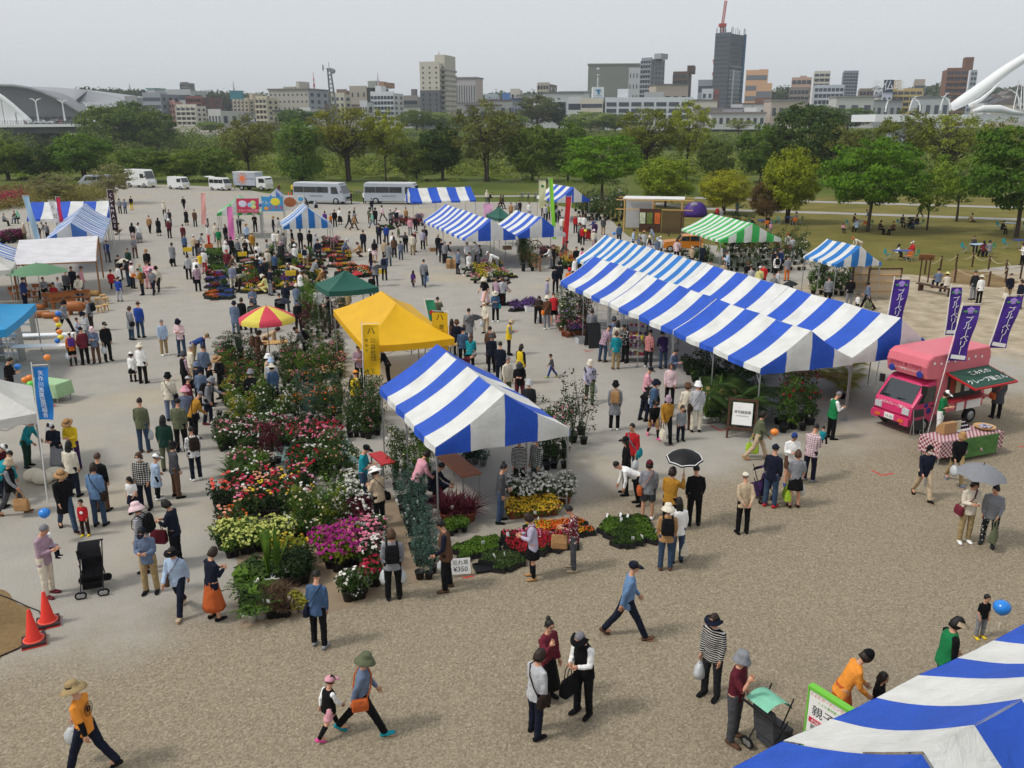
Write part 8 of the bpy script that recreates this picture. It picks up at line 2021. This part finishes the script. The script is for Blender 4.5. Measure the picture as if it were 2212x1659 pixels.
# bicycles
def bicycle(lb, p, rz, c='charcoal'):
	t = thing('bicycle', lb, 'bicycle', p, rz, 'bicycles')
	for x in (-.52,.52): mb=MB(); mb.tube([(x + .32*math.cos(a),0,.33 + .32*math.sin(a)) for a in np.linspace(0,2*math.pi,19)],.018,5); mb.build('wheel',RUBBER(),t)
	mb=MB(); [mb.tube(q,.016,5) for q in (((-.52,0,.33),(-.1,0,.35),(.35,0,.75),(.52,0,.33)),((-.1,0,.35),(-.2,0,.85)),((-.2,0,.7),(.36,0,.72)),((-.52,0,.33),(-.2,0,.68)),((.35,0,.75),(.3,0,1.0)))]; mb.build('frame',plain(c),t); bx('saddle',(-.2,0,.88),(.24,.14,.05),RUBBER(),t); bx('handlebar',(.28,0,1.0),(.04,.5,.03),METAL(),t); bx('basket',(.55,0,.85),(.3,.3,.22),METAL(),t)
for k,x,y,rz,lb in (('C',1810,245,70,'bicycle with basket, left of three by the path'),('C',1880,250,80,'bicycle with basket, middle of three by the path'),('C',1955,250,75,'bicycle with basket, right of three by the path'),('B',1930,225,60,'bicycle between the two minibuses, left'),('B',1965,225,50,'bicycle between the two minibuses, right'),('D',920,235,175,'bicycle ridden past the maple tree')): bicycle(lb,CP(k,x,y),R(rz))
t=thing('motor_scooter','silver motor scooter before the left minibus','scooter',CP('B',1460,330),R(-20)); [wheel(t,x,0,.24,.12) for x in (-.6,.6)]; MB().prism([(-.8,.35),(-.2,.3),(.3,.3),(.45,.9),(.6,.95),(.5,.35),(.3,.22),(-.6,.22)],-.16,.16,'y').build('body',SILV,t); MB().prism([(-.75,.55),(-.1,.55),(-.1,.7),(-.75,.75)],-.15,.15,'y').build('seat',RUBBER(),t)
# ================================================================== PEOPLE: everyone in view
PEOPLE = """
@ in front foreground
R 552 978 l w tangerine.t.black navy w.khaki;pb;L=person in orange printed T-shirt and khaki sun hat walking along bottom edge
S 1082 1005 br w black.v.white pink.s.black c.pink;h=1.12;s=hotpink;L=small child in pink cap, black vest and pink shorts holding an adult's hand
S 1335 850 r W bluegrey black Bd+u.olive;sb.rust;s=teal;h=1.6;L=person in blue grey hoodie, olive sun hat and teal sneakers leading child by hand
Q 1180 118 r W lightdenim navy c.navy;h=1.76;s=brown;L=person in faded denim jacket and navy cap striding right across gravel
Q 518 570 fr p wine black.k N+;gl;L=person in dark red cardigan with hair bun touching ear, facing two others
Q 735 678 fl h black.v.white black Gg+v.black;tb.black;L=person in black vest, white shirt and broad black visor reading a leaflet
Q 458 788 br S lightgrey navy B;sb.darkbrown;L=person in light grey top and blue jeans seen from behind, talking with two others
Y 185 198 fl s black#stripe charcoal Bd+v.navy;pb;L=person in black striped sweater and navy visor with white bag, right foreground
Y 378 447 fr p maroon.t darkgrey Gg+b.grey;h=1.68;s=brown;L=person in maroon shirt with towel round neck pushing green hooded stroller
Y 1232 445 r l tangerine rust.k B+n.black;L=person in orange dress and black knit cap leaning behind the nearest tent
Y 1305 580 fr s black black L;h=1.15;L=dark haired child half hidden behind the nearest striped tent
Y 1800 218 r S green.v.black black Bk+v.beige;L=person in green vest and beige visor behind nearest striped tent
O 1768 1512 f s black.t grey H;h=.98;s=yellow;L=small child in grey dungarees laughing beside a blue balloon
@ by the near flower trays
I 150 890 br h navy rust.k Bd;L=person in navy sweater and long orange skirt beside yellow viburnum pots
I 1035 1090 b S denim black H;sl.navy;s=grey;L=person in blue linen shirt and black trousers browsing near palm seedlings
I 1680 735 b s grey black Bn;p2 bp.black;L=person in grey top with black sling bag and two plastic bags
J 540 1068 l S brown.v.navy black T;pb;s=brown;L=balding person in brown vest with bag beside the 350 yen price sign
J 1055 637 r S darkgrey jeans N;L=person in grey hooded jacket and jeans under front edge of central tent
J 1205 1022 l h lavender black.m.black Bd;sb.red;s=tan;L=person in lavender blouse with red bag looking down at flower trays
J 1525 962 l h wine#dots darkgrey H;tb.tan;s=beige;L=person in dark red dotted shirt with tan bag beside orange flowers
J 1160 440 f s charcoal#stripe black H;L=person in striped sweater standing under the central striped tent
J 1280 432 fl s darkgreen#check darkgrey H;m;L=masked person in green checked shirt under the central striped tent
J 470 535 br l pink black Bd;L=person in pink top bending at table inside central tent
J 575 632 r c navy navy H;L=person in navy crouching beside the newspaper covered table
I 1520 197 bl h beige black Bd+w.white;sb.black;L=person in beige tunic and white wide brimmed hat among the potted shrubs
I 1485 8 r h teal.t jeans H+c.black;L=stall keeper in teal shirt and black cap beside red table
@ left foreground
G 315 730 r h mauve cream Gg;s=wine;h=1.7;L=grey haired person in mauve knit vest and cream trousers carrying a baby
G 640 298 b s lightdenim jeans Bd;sb.darkbrown;L=person in pale denim shirt and jeans with brown shoulder bag, seen from behind
G 668 232 b s black brown Tn;L=balding person in black jacket and brown trousers beside denim clad companion
G 415 358 fr w black.c jeans Lk+s.tan;L=person in long black dress and straw hat holding blue balloon
G 547 555 f s red darkbrown H;h=.98;s=yellow;L=small child in red shirt with white print standing on gravel
G 330 32 f h navy grey.k Bd+c.white;m;L=masked person in navy cardigan, grey skirt and white cap by banner pole
G 450 10 f h yellow darkpurple Bd+s.tan;m;L=person in yellow sweater and tan straw hat behind cream jacketed visitor
G 470 147 b s cream navy Lk;tl.navy;L=long haired person in cream jacket carrying a large navy tote bag
G 238 5 r l teal darkgreen H;L=person in teal shirt and green apron bending beside banner pole
G 65 272 r w black.v.grey darkgrey Gg+b.beige;tb.tan;s=brown;L=person in black vest and tan hat striding past white canopy
G 80 218 b b teal navy H;L=person in teal shirt bending under the white canopy at left
G 38 178 r l maroon black H+c.white;L=person in white cap at left edge under white canopy
G 945 232 f s black#check navy Bn;m;L=masked person in black checked jacket holding hands with small child
G 880 400 f S white.t navy.m.black Lk;h=1.08;L=child in white top and navy skirt with hand on forehead
G 1082 238 br S lightblue.c black H+c.white;h=1.28;s=white;L=child in pale blue dress and white cap beside grey coated adult
G 1195 152 br s darkgrey brown Bk+c.black;L=person in dark grey tunic and black cap walking with child in blue
G 922 575 l s lightgrey#stripe rust Bd+u.palepink;bp.black;L=person in striped top, pink sun hat and black backpack
G 1120 557 l h navy black Bk;tl.wine;L=person in navy cardigan holding yellow flowers, umbrella and dark red bag
G 965 760 f h bluegrey khaki H+c.navy;m;L=masked person in grey shirt, khaki trousers and navy cap, arms folded
G 1172 887 f w lightblue navy Bk+v.black;sb.brown;s=beige;L=person in pale blue shirt and black visor carrying closed umbrella
@ left of the nursery
F 1300 985 b s olive jeans H;pb;h=1.74;s=brown
F 1515 1148 b s darkgreen olive Lk
F 1655 992 b s olive black H+c.charcoal;h=1.7
H 115 1252 bl s white#dots navy Hk;bp.darkbrown;s=white;L=person in white shirt with dark brown sling bag leaving the nursery
H 225 930 br l mustard black Gg;sb.black
F 1722 880 b s bluegrey#check black Bd+u.pink
F 1760 782 br s maroon black H+c.lightgrey
F 1562 750 b s cream bluegrey Bk+b.black;sb.black
F 1715 550 br s black.v.mauve black Bd+b.darkgrey;tb.black
F 1780 490 br s cream beige Gw
H 230 490 b s bluegrey black Hk;sl.black
H 285 392 r b blue khaki H+c.khaki
H 178 652 br s navy black Bd+b.bluegrey
H 205 697 b s bluegrey navy Bk+b.navy
H 300 657 r s black black H
H 345 603 fl h black charcoal Bd+s.tan
H 328 796 r a grey navy Bd+b.grey;bp.black;s=wine
F 1505 257 fr s lightblue khaki G;s=white
F 1650 258 f h palepink jeans Bk+b.navy;m
F 1208 130 br s grey.c jeans Bn;sb.black
F 1285 88 b s royal jeans H+c.brown;h=1.72
F 1305 475 b s white black Bd+u.cream
F 1220 555 b s white.c black.m.black Bk+c.white;h=1.2
F 972 278 fr s black black H+c.charcoal;m pb;h=1.72
F 745 325 bl s wine black H+c.black
F 640 368 bl s orange black.s.black Pd+c.cream;bp.purple pl;s=maroon;h=1.45
F 848 332 f h bluegrey brown Bd+b.palepink;m
F 705 243 f h lightblue grey H;h=1.15
F 752 186 fl h lightgrey grey Bd+b.navy
F 800 48 l s grey darkbrown H+c.brown;m bp.black
F 595 80 r w grey black Bk+b.black
F 100 612 r h black black H;h=1.72;L=person in black suit inflating a blue balloon at left stall
@ by the log furniture
A 247 945 r s blue navy H;m
A 708 868 b s darkgrey black H+c.black
A 850 917 b k cream jeans Bd;sl.black
A 882 825 r s pink grey H+c.darkgrey
A 575 1000 b t red navy H
A 625 940 b t lightgrey grey G
A 455 945 f t grey black H
A 765 828 f s navy black H
A 1280 940 b s royal lightgrey H;h=1.4
A 1490 850 l h mustard navy H;bp.brown
A 1635 852 f w grey.t navy H+c.blue
A 1690 825 f w cream black Bk+b.black
A 1592 770 b s pink.c pink Hk;um.pink;L=person in pink dress under a pink parasol on left plaza
A 1582 640 f s black black H+b.tan
A 1510 800 l s mint pink H+b.beige;h=1.15
A 1430 768 br s white charcoal Bd+c.palepink;sb.orange
A 1342 755 l h charcoal jeans Lk
A 1378 630 f s darkgreen black H;sb.grey
A 1280 700 b s black black Hk;um.cream;L=person in black under a cream parasol beside the log stall
A 1200 860 b t red black H
A 1262 798 l s white black Bk
A 1158 540 b k blue charcoal H+c.grey
A 1292 352 r c cream brown Bd
@ on the far left plaza
A 1432 350 b s black palepink.m Lk;bp.black
A 1502 348 b s white grey.k Pk;sb.grey
A 1452 490 b k grey#check brown G
A 1867 565 b s grey.c black Bd;tl.black
A 1617 270 b w tan black H
A 1715 295 b s black.c black.k Ld;pb
A 1777 113 b s cream black Bd+b.cream
A 1797 225 f s lightgrey black H;h=1.5
A 1832 207 f s charcoal black H
A 1832 308 b s maroon black Bd+b.white;pb
A 1988 65 f w black black H
A 2020 200 b s black.c black.k Bk+b.palepink
A 2112 205 b s brown black H
A 40 247 r t grey charcoal G
A 147 222 f t brown bluegrey H
A 180 222 f t mint navy H+b.mint
A 255 350 r s beige olive H+b.cream
A 500 345 b s grey black H
A 1292 85 b s grey black Bd;bp.black
A 1352 92 b s bluegrey jeans Bn;pb
A 1420 62 b s black yellow H
A 400 370 f s brown beige H
A 440 350 l l darkgrey black H
@ by the bedding plants
B 50 505 b s maroon brown H
B 65 610 b s denim navy Hk
B 168 620 b s beige jeans H+c.white
B 330 510 r s white brightred Lk;h=1.6
B 400 490 f s cream mauve H;sb.darkbrown
B 437 545 b s green khaki G
B 508 505 f s black black Lk
B 550 490 f s mauve grey Bd
B 275 605 r l lightgrey#dots black B
B 215 670 b s black charcoal H+c.lightgrey
B 252 720 b l darkgrey black H+c.grey
B 272 768 b s white red Bd+b.grey
B 235 808 b s yellow palepink Hk;h=1.45
B 100 835 b s lightgrey black Bk;sl.black
B 200 945 b s mauve black Bk;sl.black
B 205 882 b l white navy H+c.white
B 515 690 f s white grey Bd+b.white
B 532 640 r s wine navy H+b.navy
B 575 640 b s black black Bk
B 645 655 b s grey black H+c.cream;sl.black
B 690 650 l b white black Bd+b.cream
B 720 672 f h black black Bd+b.beige;m
B 800 588 b s mustard khaki H+c.cream;sb.black
B 737 500 f s lightblue jeans Bd+s.tan
B 822 395 f h black black H
B 660 415 b s navy black H;um.grey;L=person in navy under a grey umbrella at the candy stall
B 575 402 f h green green H
B 300 345 f s white black H
B 1040 418 r s navy jeans H+b.tan
B 1085 430 l s lightgrey white Bd
B 1045 570 b s white grey H
B 1092 572 b s cream beige Bn
B 1150 600 b s navy#stripe black Bd+b.brown
B 970 668 r s lightgrey black Bn
B 862 705 b s white black Bd
B 1120 693 b s charcoal black Bd+b.mauve
B 1240 648 l s black grey H
B 1268 722 b s white black Bd+b.white;pb
B 1195 800 b s black grey Hk;um.black;L=person in black under a black umbrella amid the bedding plants
B 1382 730 b s white.t khaki H;bp.navy
B 1522 665 b k navy navy H;h=1.7
B 1497 600 b s lightgrey jeans Bd+b.lightgrey
B 1430 570 b s black black Bk
B 1330 560 b s charcoal black H
B 1228 560 l s navy black Bd
B 527 782 f s wine jeans H+c.brightred;h=1.7
B 625 845 r l brown charcoal H+c.darkbrown
B 585 932 b s blue#check cream H;tb.black;L=person in blue checked shirt and cream trousers beside the violet seedlings
B 842 785 l s white black Bk
B 897 815 b s white grey Bk
B 862 842 b s black charcoal Bd
B 942 870 b s charcoal black H
B 900 905 b s navy navy Bd+b.bluegrey
B 1050 810 b s denim black H
B 970 772 b s cream beige Bd+b.beige
B 1002 970 br s navy grey H
B 790 1015 r b olive darkbrown H
B 905 1053 l c paleyellow paleyellow Bd+b.cream
B 800 1195 f h bluegrey black G
B 1165 1135 b s navy darkgrey G
B 1290 1150 b s bluegrey grey Bd+b.cream;tb.blue
B 1332 1003 b s white.v.maroon jeans H+c.lightgrey
B 1185 935 l b cream brown H+c.cream
B 1372 1000 b s beige khaki Bd
B 1522 880 br l grey black H
B 1600 988 r l mustard#stripe black H+c.navy
B 1740 965 b s charcoal black H
B 1905 970 b s black black Bk;um.red;L=person in black beneath a bright red umbrella
B 1790 985 b s lightgrey black Lk
B 1290 1335 f s black black Bk+v.bluegrey
B 610 1340 b s bluegrey.c bluegrey Bd+b.navy
B 690 1302 b s black black Bd
B 800 1330 b s black charcoal Hk;um.charcoal;L=person beneath a dark umbrella behind the red and yellow parasol
B 1100 1255 b s black black Hk;um.navy;L=person under a tilted navy umbrella near the bedding plants
B 1512 1190 f s white black Bk;m
B 1612 1280 l h black navy Bk
B 1770 1255 f h olive black H;m
B 1850 1212 b l khaki brown Bd
B 1860 668 r l bluegrey darkgrey Bd+b.lightgrey
B 1942 700 l c tan brown Bn
B 1598 360 b s purple black Bn
B 1660 392 f s orange black H;h=1.15
B 1702 345 f s black black H
B 1757 325 f s white black.k Bk;sb.black
B 1872 365 r w charcoal black Bd+b.charcoal
B 1927 320 r w charcoal black G
B 1925 390 r w tan brown Bd+b.grey
@ by the parked buses
B 605 10 f w olive khaki H
B 1095 60 f s brown tan H
B 1245 60 b s yellow navy H
B 1890 145 r s black black T
B 2030 140 b s white black H
C 150 322 b s olive brown Bd+b.navy;pb
C 212 325 b s black.c black Bk+b.black
C 168 370 l w mint bluegrey G+c.white;s=brown
C 280 298 l w palepink darkgrey Bd;sb.wine
C 172 222 b s navy navy H+c.navy
C 440 325 b s navy black Hk;um.palepink;L=person in navy under a pink umbrella near flower pots by bus
C 378 345 b s grey black Hk;um.black;L=person in grey under a black umbrella near flower pots by bus
C 547 322 b s tan brown H+c.navy
C 1428 135 f s cream jeans Bd+b.cream
C 1492 160 r l black black H
C 1587 188 r w brown black Lk
C 1612 188 r w charcoal black Lk
C 1552 280 l h black black H
C 1692 270 b s tan brown H
C 1752 270 f h grey charcoal H+c.grey
C 1787 240 b s charcoal black H+c.black
C 1892 265 f s white lavender H
@ on the central plaza
C 250 495 b s navy black H;h=1.72
C 330 505 b s royal navy H+c.navy
C 80 568 b s navy black Hk;h=1.72
C 205 668 b s navy.t palepink.m Lk;bp.black
C 455 520 l s olive cream H+b.black
C 540 590 f s black black Lk;um.charcoal;L=person in black under a dark umbrella on the central plaza
C 402 595 b s white grey H
C 415 635 b s brown black Ld;sl.rust
C 490 685 b s bluegrey#check jeans Bk;h=1.4
C 357 700 b s grey.c jeans Bd
C 312 665 b s beige black Bd
C 307 830 b s denim black Bk;bp.navy
C 617 600 b s cream khaki Bd+c.brown;bp.black
C 652 570 r s maroon khaki H+c.white
C 730 560 b s lavender black Bd;pl
C 752 527 f s black khaki H+c.navy
C 590 430 f s pink grey Bd
C 650 412 f s black black H+c.grey
C 150 775 l s black darkpurple Bd+b.white
C 210 900 b s grey navy Hk;um.charcoal;L=person in grey under a dark umbrella beside the yellow crate
C 172 1052 b s black black H;h=1.4
C 627 1007 b w purple charcoal.m.black Lk;h=1.05;s=purple
C 740 888 b w grey jeans H;sb.black tb.lightblue;h=1.72
C 892 1296 b p olive black H;sb.black
C 1232 1420 b s grey.c black Hk;um.charcoal sl.brown;L=person in grey coat under a dark scalloped umbrella right of yellow canopy
C 1408 1340 fl s cream beige H+c.cream;pb
C 1520 1242 f h denim black Lk+s.cream;sl.teal;s=white
C 1392 1083 fl w black.t palepink.k Bd+u.cream
C 1525 1095 b l mauve black Bn
C 1600 1080 b s lightgrey black Bn;sl.navy
C 1680 1100 r l mauve maroon Bk
C 1580 1060 b s black black Hk;um.black;L=person under a tilted black umbrella beside the azalea trays
C 1122 775 br s bluegrey navy T;pb
C 1242 810 fr w white darkgrey H+c.black;s=white
C 1425 808 l b white grey H+c.white
C 1345 732 l t olive black H
C 1292 688 l a white grey H+c.green
C 1215 700 f s white black B
C 932 665 b s navy black H;pl
C 895 612 b s black black Bd+b.beige
C 970 690 b s grey charcoal G
C 1040 700 r l navy black H
C 2085 742 l a white grey Bk
C 2150 728 l s black black H
@ at the left end of the long tent
C 2100 1085 r s lavender bluegrey Bd+b.beige
C 2085 1278 b s brown grey Bd+u.cream;sl.orange;s=white
C 2152 1255 b l red black.s H;s=grey
C 2000 1290 b b darkbrown black Bd
C 2182 962 f s navy black Bk+b.black
D 285 912 b s navy black Bk+b.black
D 395 978 b s orange black Bd+b.brightred
D 450 860 b s white.v.charcoal black H+c.black
D 470 750 f s black charcoal T
D 535 762 b s white black Bk+b.black;bp.hotpink
D 378 690 r l olive grey Bd
L 405 130 b s denim navy Bk;bp.navy
@ by the shrub display
D 105 255 b s black black H;bp.black
D 132 290 b s lightgrey charcoal H
D 167 282 b s lime black H+c.white
D 240 270 b s charcoal black H
D 262 312 b s grey black H;bp.black
D 322 345 r b black black H
D 312 415 b s white grey H+c.lightblue
D 347 430 b s tan black Bd+b.beige
D 460 398 b s red black Bd+b.beige
D 507 398 b s white brown Bn
D 552 400 b s white black H+b.brown
D 632 440 l a blue black Bd+b.brown
D 672 465 b s darkpurple black Bd+b.bluegrey
D 507 488 fr p grey charcoal H+b.brown;pl
D 540 520 b s red black H
D 660 560 b s cream beige Bd+b.palepink
D 677 650 b s mauve grey Bd+b.grey;pl
D 765 425 b s darkgrey khaki H;pb
D 937 500 b s denim black Bk+b.black;sb.olive
D 802 622 f s palepink black G
D 1102 560 r s lightblue black H+c.navy
D 1207 575 b s lightgrey grey Bd+s.tan
D 1160 612 b s bluegrey black H+b.lightgrey;h=1.4
D 1168 650 l s olive black H
D 1258 535 l l lightblue#check grey Bd+b.black
D 1268 628 b s black.v.white black Bd+b.cream
D 1385 635 b s white charcoal H+c.white;sb.black
D 1358 650 f s bluegrey grey H+b.lightblue
D 1262 690 b s lavender black H
@ by the orange car
D 1567 660 b s palepink black Bd;sb.brown pl
D 1735 740 f k beige.t charcoal H+c.cream
D 1852 715 br s navy navy G+b.khaki
D 1985 695 l b lime grey H
D 2097 800 l h lightblue black H
D 2082 905 f s beige black Ld
D 1935 895 r s black black H
D 950 98 r t white black H;bp.black;z=.45;L=cyclist in white shirt with black backpack riding past the maple
@ under the long tent
L 560 1060 br l mauve#dots jeans Hk;tb.lightgrey;s=brown
L 628 1112 b s teal khaki Bn;s=brown
L 702 1048 fl h charcoal#dots black H
L 602 955 b s bluegrey grey Bk+b.darkgrey
L 645 1000 b s cream grey Lk
L 365 870 b s grey.c black Bd
L 1005 1100 br s red#check charcoal H;s=white;L=person in red checked shirt with yellow patch at the wrapped sweets rack
L 1125 1115 b l darkpurple jeans Bk
T 1292 207 fr h bluegrey navy H;L=person in blue grey shirt holding papers under the long striped tent
T 1228 360 f s palepink black Bn;L=person in pink cardigan, red apron and green scarf before the long tent
T 1018 405 r h pink charcoal H+c.navy;m
T 1068 538 r s denim jeans Bd+b.navy;sl.lightgrey;s=purple
T 1100 560 br b black navy H
@ before the long tent
T 345 328 f w lavender olive Bk+b.cream;pl
T 622 550 b s grey.c black Bk+b.black;bp.tan;s=white;L=person in grey hooded coat with tan backpack leaning on walking stick
T 1060 757 f w black tan.s.black Bk+c.black;h=1.36;s=hotpink;L=child in black sweater, tan shorts and pink sneakers
T 1198 720 f w mustard black Bd+b.mauve;tb.cream;L=person in yellow cardigan and mauve hat holding a cream handbag
T 1352 822 f s grey navy H;h=1.2;L=child in grey pullover beside yellow cardigan adult
T 1408 572 b s cream brown Bd+b.brown;sl.beige
T 1520 558 b s lightgrey cream G+b.white;sl.darkbrown;h=1.7
T 797 1018 fl s red navy H;sl.teal pl;h=1.7;L=person in red jacket looking down beside black clad companion
T 715 1158 l s black.c black Lk+c.black;L=person in long black coat and black cap with loose hair
T 588 1442 l b white black Hk;L=person in white hoodie bending over before the flower trays
N 130 797 b s grey darkgrey.s Bd+c.maroon;sl.rust;s=white;L=person in grey tunic and maroon cap with rust shoulder bag
N 335 858 br p mustard black Bd;um.black.trim;L=person in mustard jacket under white edged black umbrella
N 537 842 b s black black Hk;L=person all in black with crossbody strap behind two seated hats
N 293 1178 b s tan jeans Bd+u.cream;bp.black;s=brown;L=person in tan sweater and cream hat with black backpack
N 387 1122 b s white jeans Lk;tb.cream;L=long haired person in white blouse with patterned tote bag
N 962 902 b k beige black G+c.cream;L=person in beige vest with hands clasped behind back on gravel
N 1232 660 br s navy jeans H+c.navy;h=1.74;s=red;L=person in navy sweater and red sneakers pushing a purple stroller
N 1397 577 f h white brown.s H+n.blue;gl;s=blue;L=person in white top, blue knit cap and glasses holding a wallet
N 1425 707 b s grey.t black.m Bn;tl.lime pb;s=darkbrown;L=person in grey top and short black skirt with green bag
N 1590 485 br h palepink#check navy H;m;h=1.7;s=grey;L=masked person in pink checked shirt carrying a toddler
N 1132 372 r w olive beige Bk;tl.lime;s=tan;L=person in olive dress with lime bag and orange balloon
M 20 1022 r h green.v.white black G;L=attendant in green vest and white sleeves near the potted palms
@ by the pink truck
M 915 1017 fr h green.t white Bd+c.white;L=vendor in green T-shirt, white apron and white cap beside pink truck
M 1335 864 b s darkgrey.c black Bk+b.black;sl.rust;L=person in dark grey coat with rust bag at truck counter
M 1232 708 fr s charcoal black H;L=person peering from behind the back of pink truck
M 760 1467 f w navy beige Bk+n.black;m pl;L=masked person in navy patchwork jacket carrying yellow flowers in bag
M 1025 1357 f w black khaki Hk+b.tan;pb;s=bluegrey;L=person in black sweater and tan hat before the gingham table
O 1655 378 f h cream khaki Bd;sb.wine;s=white;L=person in cream cardigan under spotted grey umbrella
O 1848 417 fl S grey charcoal#dots N;tl.olive;s=charcoal;L=person in grey shawl and patterned trousers sharing an umbrella
@ by the yellow canopy
H 678 720 b k black black Bd+b.grey
H 868 668 bl s denim black Bd+s.cream
H 866 612 b s lightgrey navy Bd+b.lightblue
H 845 578 r s beige jeans Bd+b.white
H 1658 727 b s yellow.v.black black H+c.tangerine;L=attendant in yellow vest and orange cap under yellow canopy
H 1682 500 f h mauve black H
H 1850 520 l l navy black Bk
H 770 358 r h brown brown Bd;bp.brown
H 950 330 r b beige brown Bd
H 1085 330 l l grey black H;bp.black
K 815 407 r h yellow.v.grey black Bk+b.beige;L=attendant in yellow vest and beige hat right of yellow canopy
K 1190 750 l w darkgrey blue H;h=1.0;s=lime;L=small child in grey top and blue trousers running with arms out
K 905 647 br s yellow.v.black black Ld
K 880 842 f h black maroon Bd+b.darkgrey
K 772 775 fr s cream olive G;h=1.7
K 690 625 b s navy navy H;h=1.7
K 600 545 b s navy black H+b.darkgrey
K 585 472 b p brown black H+c.charcoal;pl
K 400 552 b l teal black Ln
K 312 482 b s denim black H+c.navy
K 250 405 b s navy black Bd+b.brown
K 200 397 b s brown black Ld
K 440 745 r b maroon black G
K 978 1012 b s charcoal black G+b.lightgrey
@ among the tall plants at right
E 265 412 b s black grey Bd+b.brown
E 285 442 b s lightgrey black H
E 347 445 b s paleyellow black H+c.white;sb.black
E 372 425 b s brightred black H
E 470 360 b s white black H;bp.black
E 545 372 b s grey orange H
E 457 327 b s navy black H+c.blue
E 490 320 b s blue black H
E 547 212 b s white black H+c.red
E 577 232 b s lightgrey grey H
E 450 497 f s grey black T
E 485 465 r s lightgrey black H
E 105 335 l h lightblue charcoal H
E 560 545 f t navy black Hk;um.black;L=person under a black umbrella seated among tall plants
E 1000 240 l b cream beige H+c.orange
@ by the bamboo fence
E 838 515 b s grey black H
E 992 515 b s black grey Bk
E 1107 552 bl w bluegrey black Bk;tl.olive
E 1040 640 b s white black H;h=.92
E 1150 490 l b brown darkbrown H
E 1085 420 b s charcoal black H
@ on the lawn
E 1612 462 b t bluegrey navy H+c.black
E 1672 487 b t cream black Bd+s.paleyellow
E 1872 473 b s charcoal grey H+c.olive;h=1.7
E 1915 507 b s white black Bd+s.cream
E 2130 497 f s navy khaki H;m;tb.cream
E 2198 540 l s navy jeans Bk
E 2205 282 l h white black L;sb.tan
E 1335 287 r t white black Lk;h=1.3
E 1425 268 l t red grey H+c.white
E 1868 230 f t darkgrey black H
E 1932 262 b t wine black Lk
E 1972 260 b t grey navy Bk
E 1022 72 r t brown black H+c.black
E 1032 112 b t lightblue black H
E 940 137 f t pink black Lk;h=1.2
E 1207 120 r t darkbrown black Bk
E 1290 127 l t brown black H
E 1360 80 f t darkgrey black H
E 1457 85 l t navy jeans H
E 1852 70 r g khaki brown H+c.charcoal;L=person in khaki sitting on sheet under slender tree
E 405 82 f t black black H
E 602 60 l t grey black B
E 300 95 r t black black H
E 427 130 f s pink grey H+b.bluegrey;h=1.1
E 1478 -5 bl W charcoal black G;sb.white
E 45 20 b t red black H
E 77 35 b t grey grey G
E 1095 45 l l bluegrey black H
E 2075 122 r t charcoal black H
E 190 -20 f s bluegrey black H
"""
place = ''; ROWS = []
for ln in PEOPLE.strip().split('\n'):
	if ln.startswith('@'): place = ln[2:]; continue
	fs = ln.split(';'); a = fs[0].split(); kw = dict(extra='', place=place)
	for f in fs[1:]:
		if f[:2] == 'h=': kw['h'] = float(f[2:])
		elif f[:2] == 's=': kw['shoes'] = f[2:]
		elif f[:2] == 'L=': kw['label'] = f[2:]
		elif f[:2] == 'z=': kw['zadd'] = float(f[2:])
		else: kw['extra'] += ' ' + f
	ROWS.append((cr(a[0], int(a[1]), int(a[2]))[1], a, kw))
ROWS.sort(key=lambda r: -r[0])                       # largest in the picture first; past 300 the rest is one crowd
for i, (v, a, kw) in enumerate(ROWS):
	person(a[0], int(a[1]), int(a[2]), a[3], a[4], a[5], a[6], a[7].rstrip('+'), far=i >= 300, **kw)
def shirt_print(start, pts_r, y, m, t0=.33):
	o=[v for k,v in NLAB.items() if k.startswith(start)][0][0]; sk=[s for s in PT.values() if s['body']==o.data][0]; mb=MB()
	for r,th in pts_r: mb.tube([sk['sp'](t0 + r*math.sin(a),y) + Vector((r*math.cos(a),0,0)) for a in np.linspace(0,2*math.pi,17)],th,4)
	mb.build('shirt_print', m, o)
shirt_print('person in orange printed',((.11,.006),(.08,.004),(.04,.014)),-.138,plain('black',.8)); shirt_print('small child in red shirt',((.05,.02),(.02,.02)),.125,plain('white',.8),.28)
V, F, MI, MS = [], [], [], []
n0 = 0
for me, Wm, m in CROWD:
	co=np.empty(len(me.vertices)*3,np.float32); me.vertices.foreach_get('co',co); co=co.reshape(-1,3)
	V.append(co @ np.array(Wm.to_3x3()).T + np.array(Wm.translation));
	if m not in MS: MS.append(m)
	F += [tuple(i + n0 for i in p.vertices) for p in me.polygons]; MI += [MS.index(m)]*len(me.polygons); n0 += len(co)
me=bpy.data.meshes.new('crowd'); me.from_pydata(np.concatenate(V).tolist(),[],F); me.polygons.foreach_set('material_index',MI); me.polygons.foreach_set('use_smooth',[True]*len(F))
for m in MS: me.materials.append(m)
tag(ob('crowd', me), 'distant visitors thronging the far stalls and lawn', 'crowd', kind='stuff')
dup = [(k, len(v)) for k, v in NLAB.items() if len(v) > 1]
print('PEOPLE', len(ROWS), 'DUP', dup, len(F))
bpy.data.scenes.remove(_ws)

# ================================================================== HAZE
mb = MB(); mb.box((0, 2400, 58), (9400, 5200, 128))
hz=mb.build('haze',[]); vm=bpy.data.materials.new('haze'); vm.use_nodes=True; N,L=vm.node_tree.nodes,vm.node_tree.links; N.remove(N['Principled BSDF']); pv=N.new("ShaderNodeVolumePrincipled")
pv.inputs['Color'].default_value=(.86,.91,.97,1); pv.inputs['Density'].default_value=.0002; L.new(pv.outputs[0],N['Material Output'].inputs['Volume']); hz.data.materials.append(vm); hz['kind']='stuff'
tag(hz, 'thin pale haze over the plain and the town', 'haze')
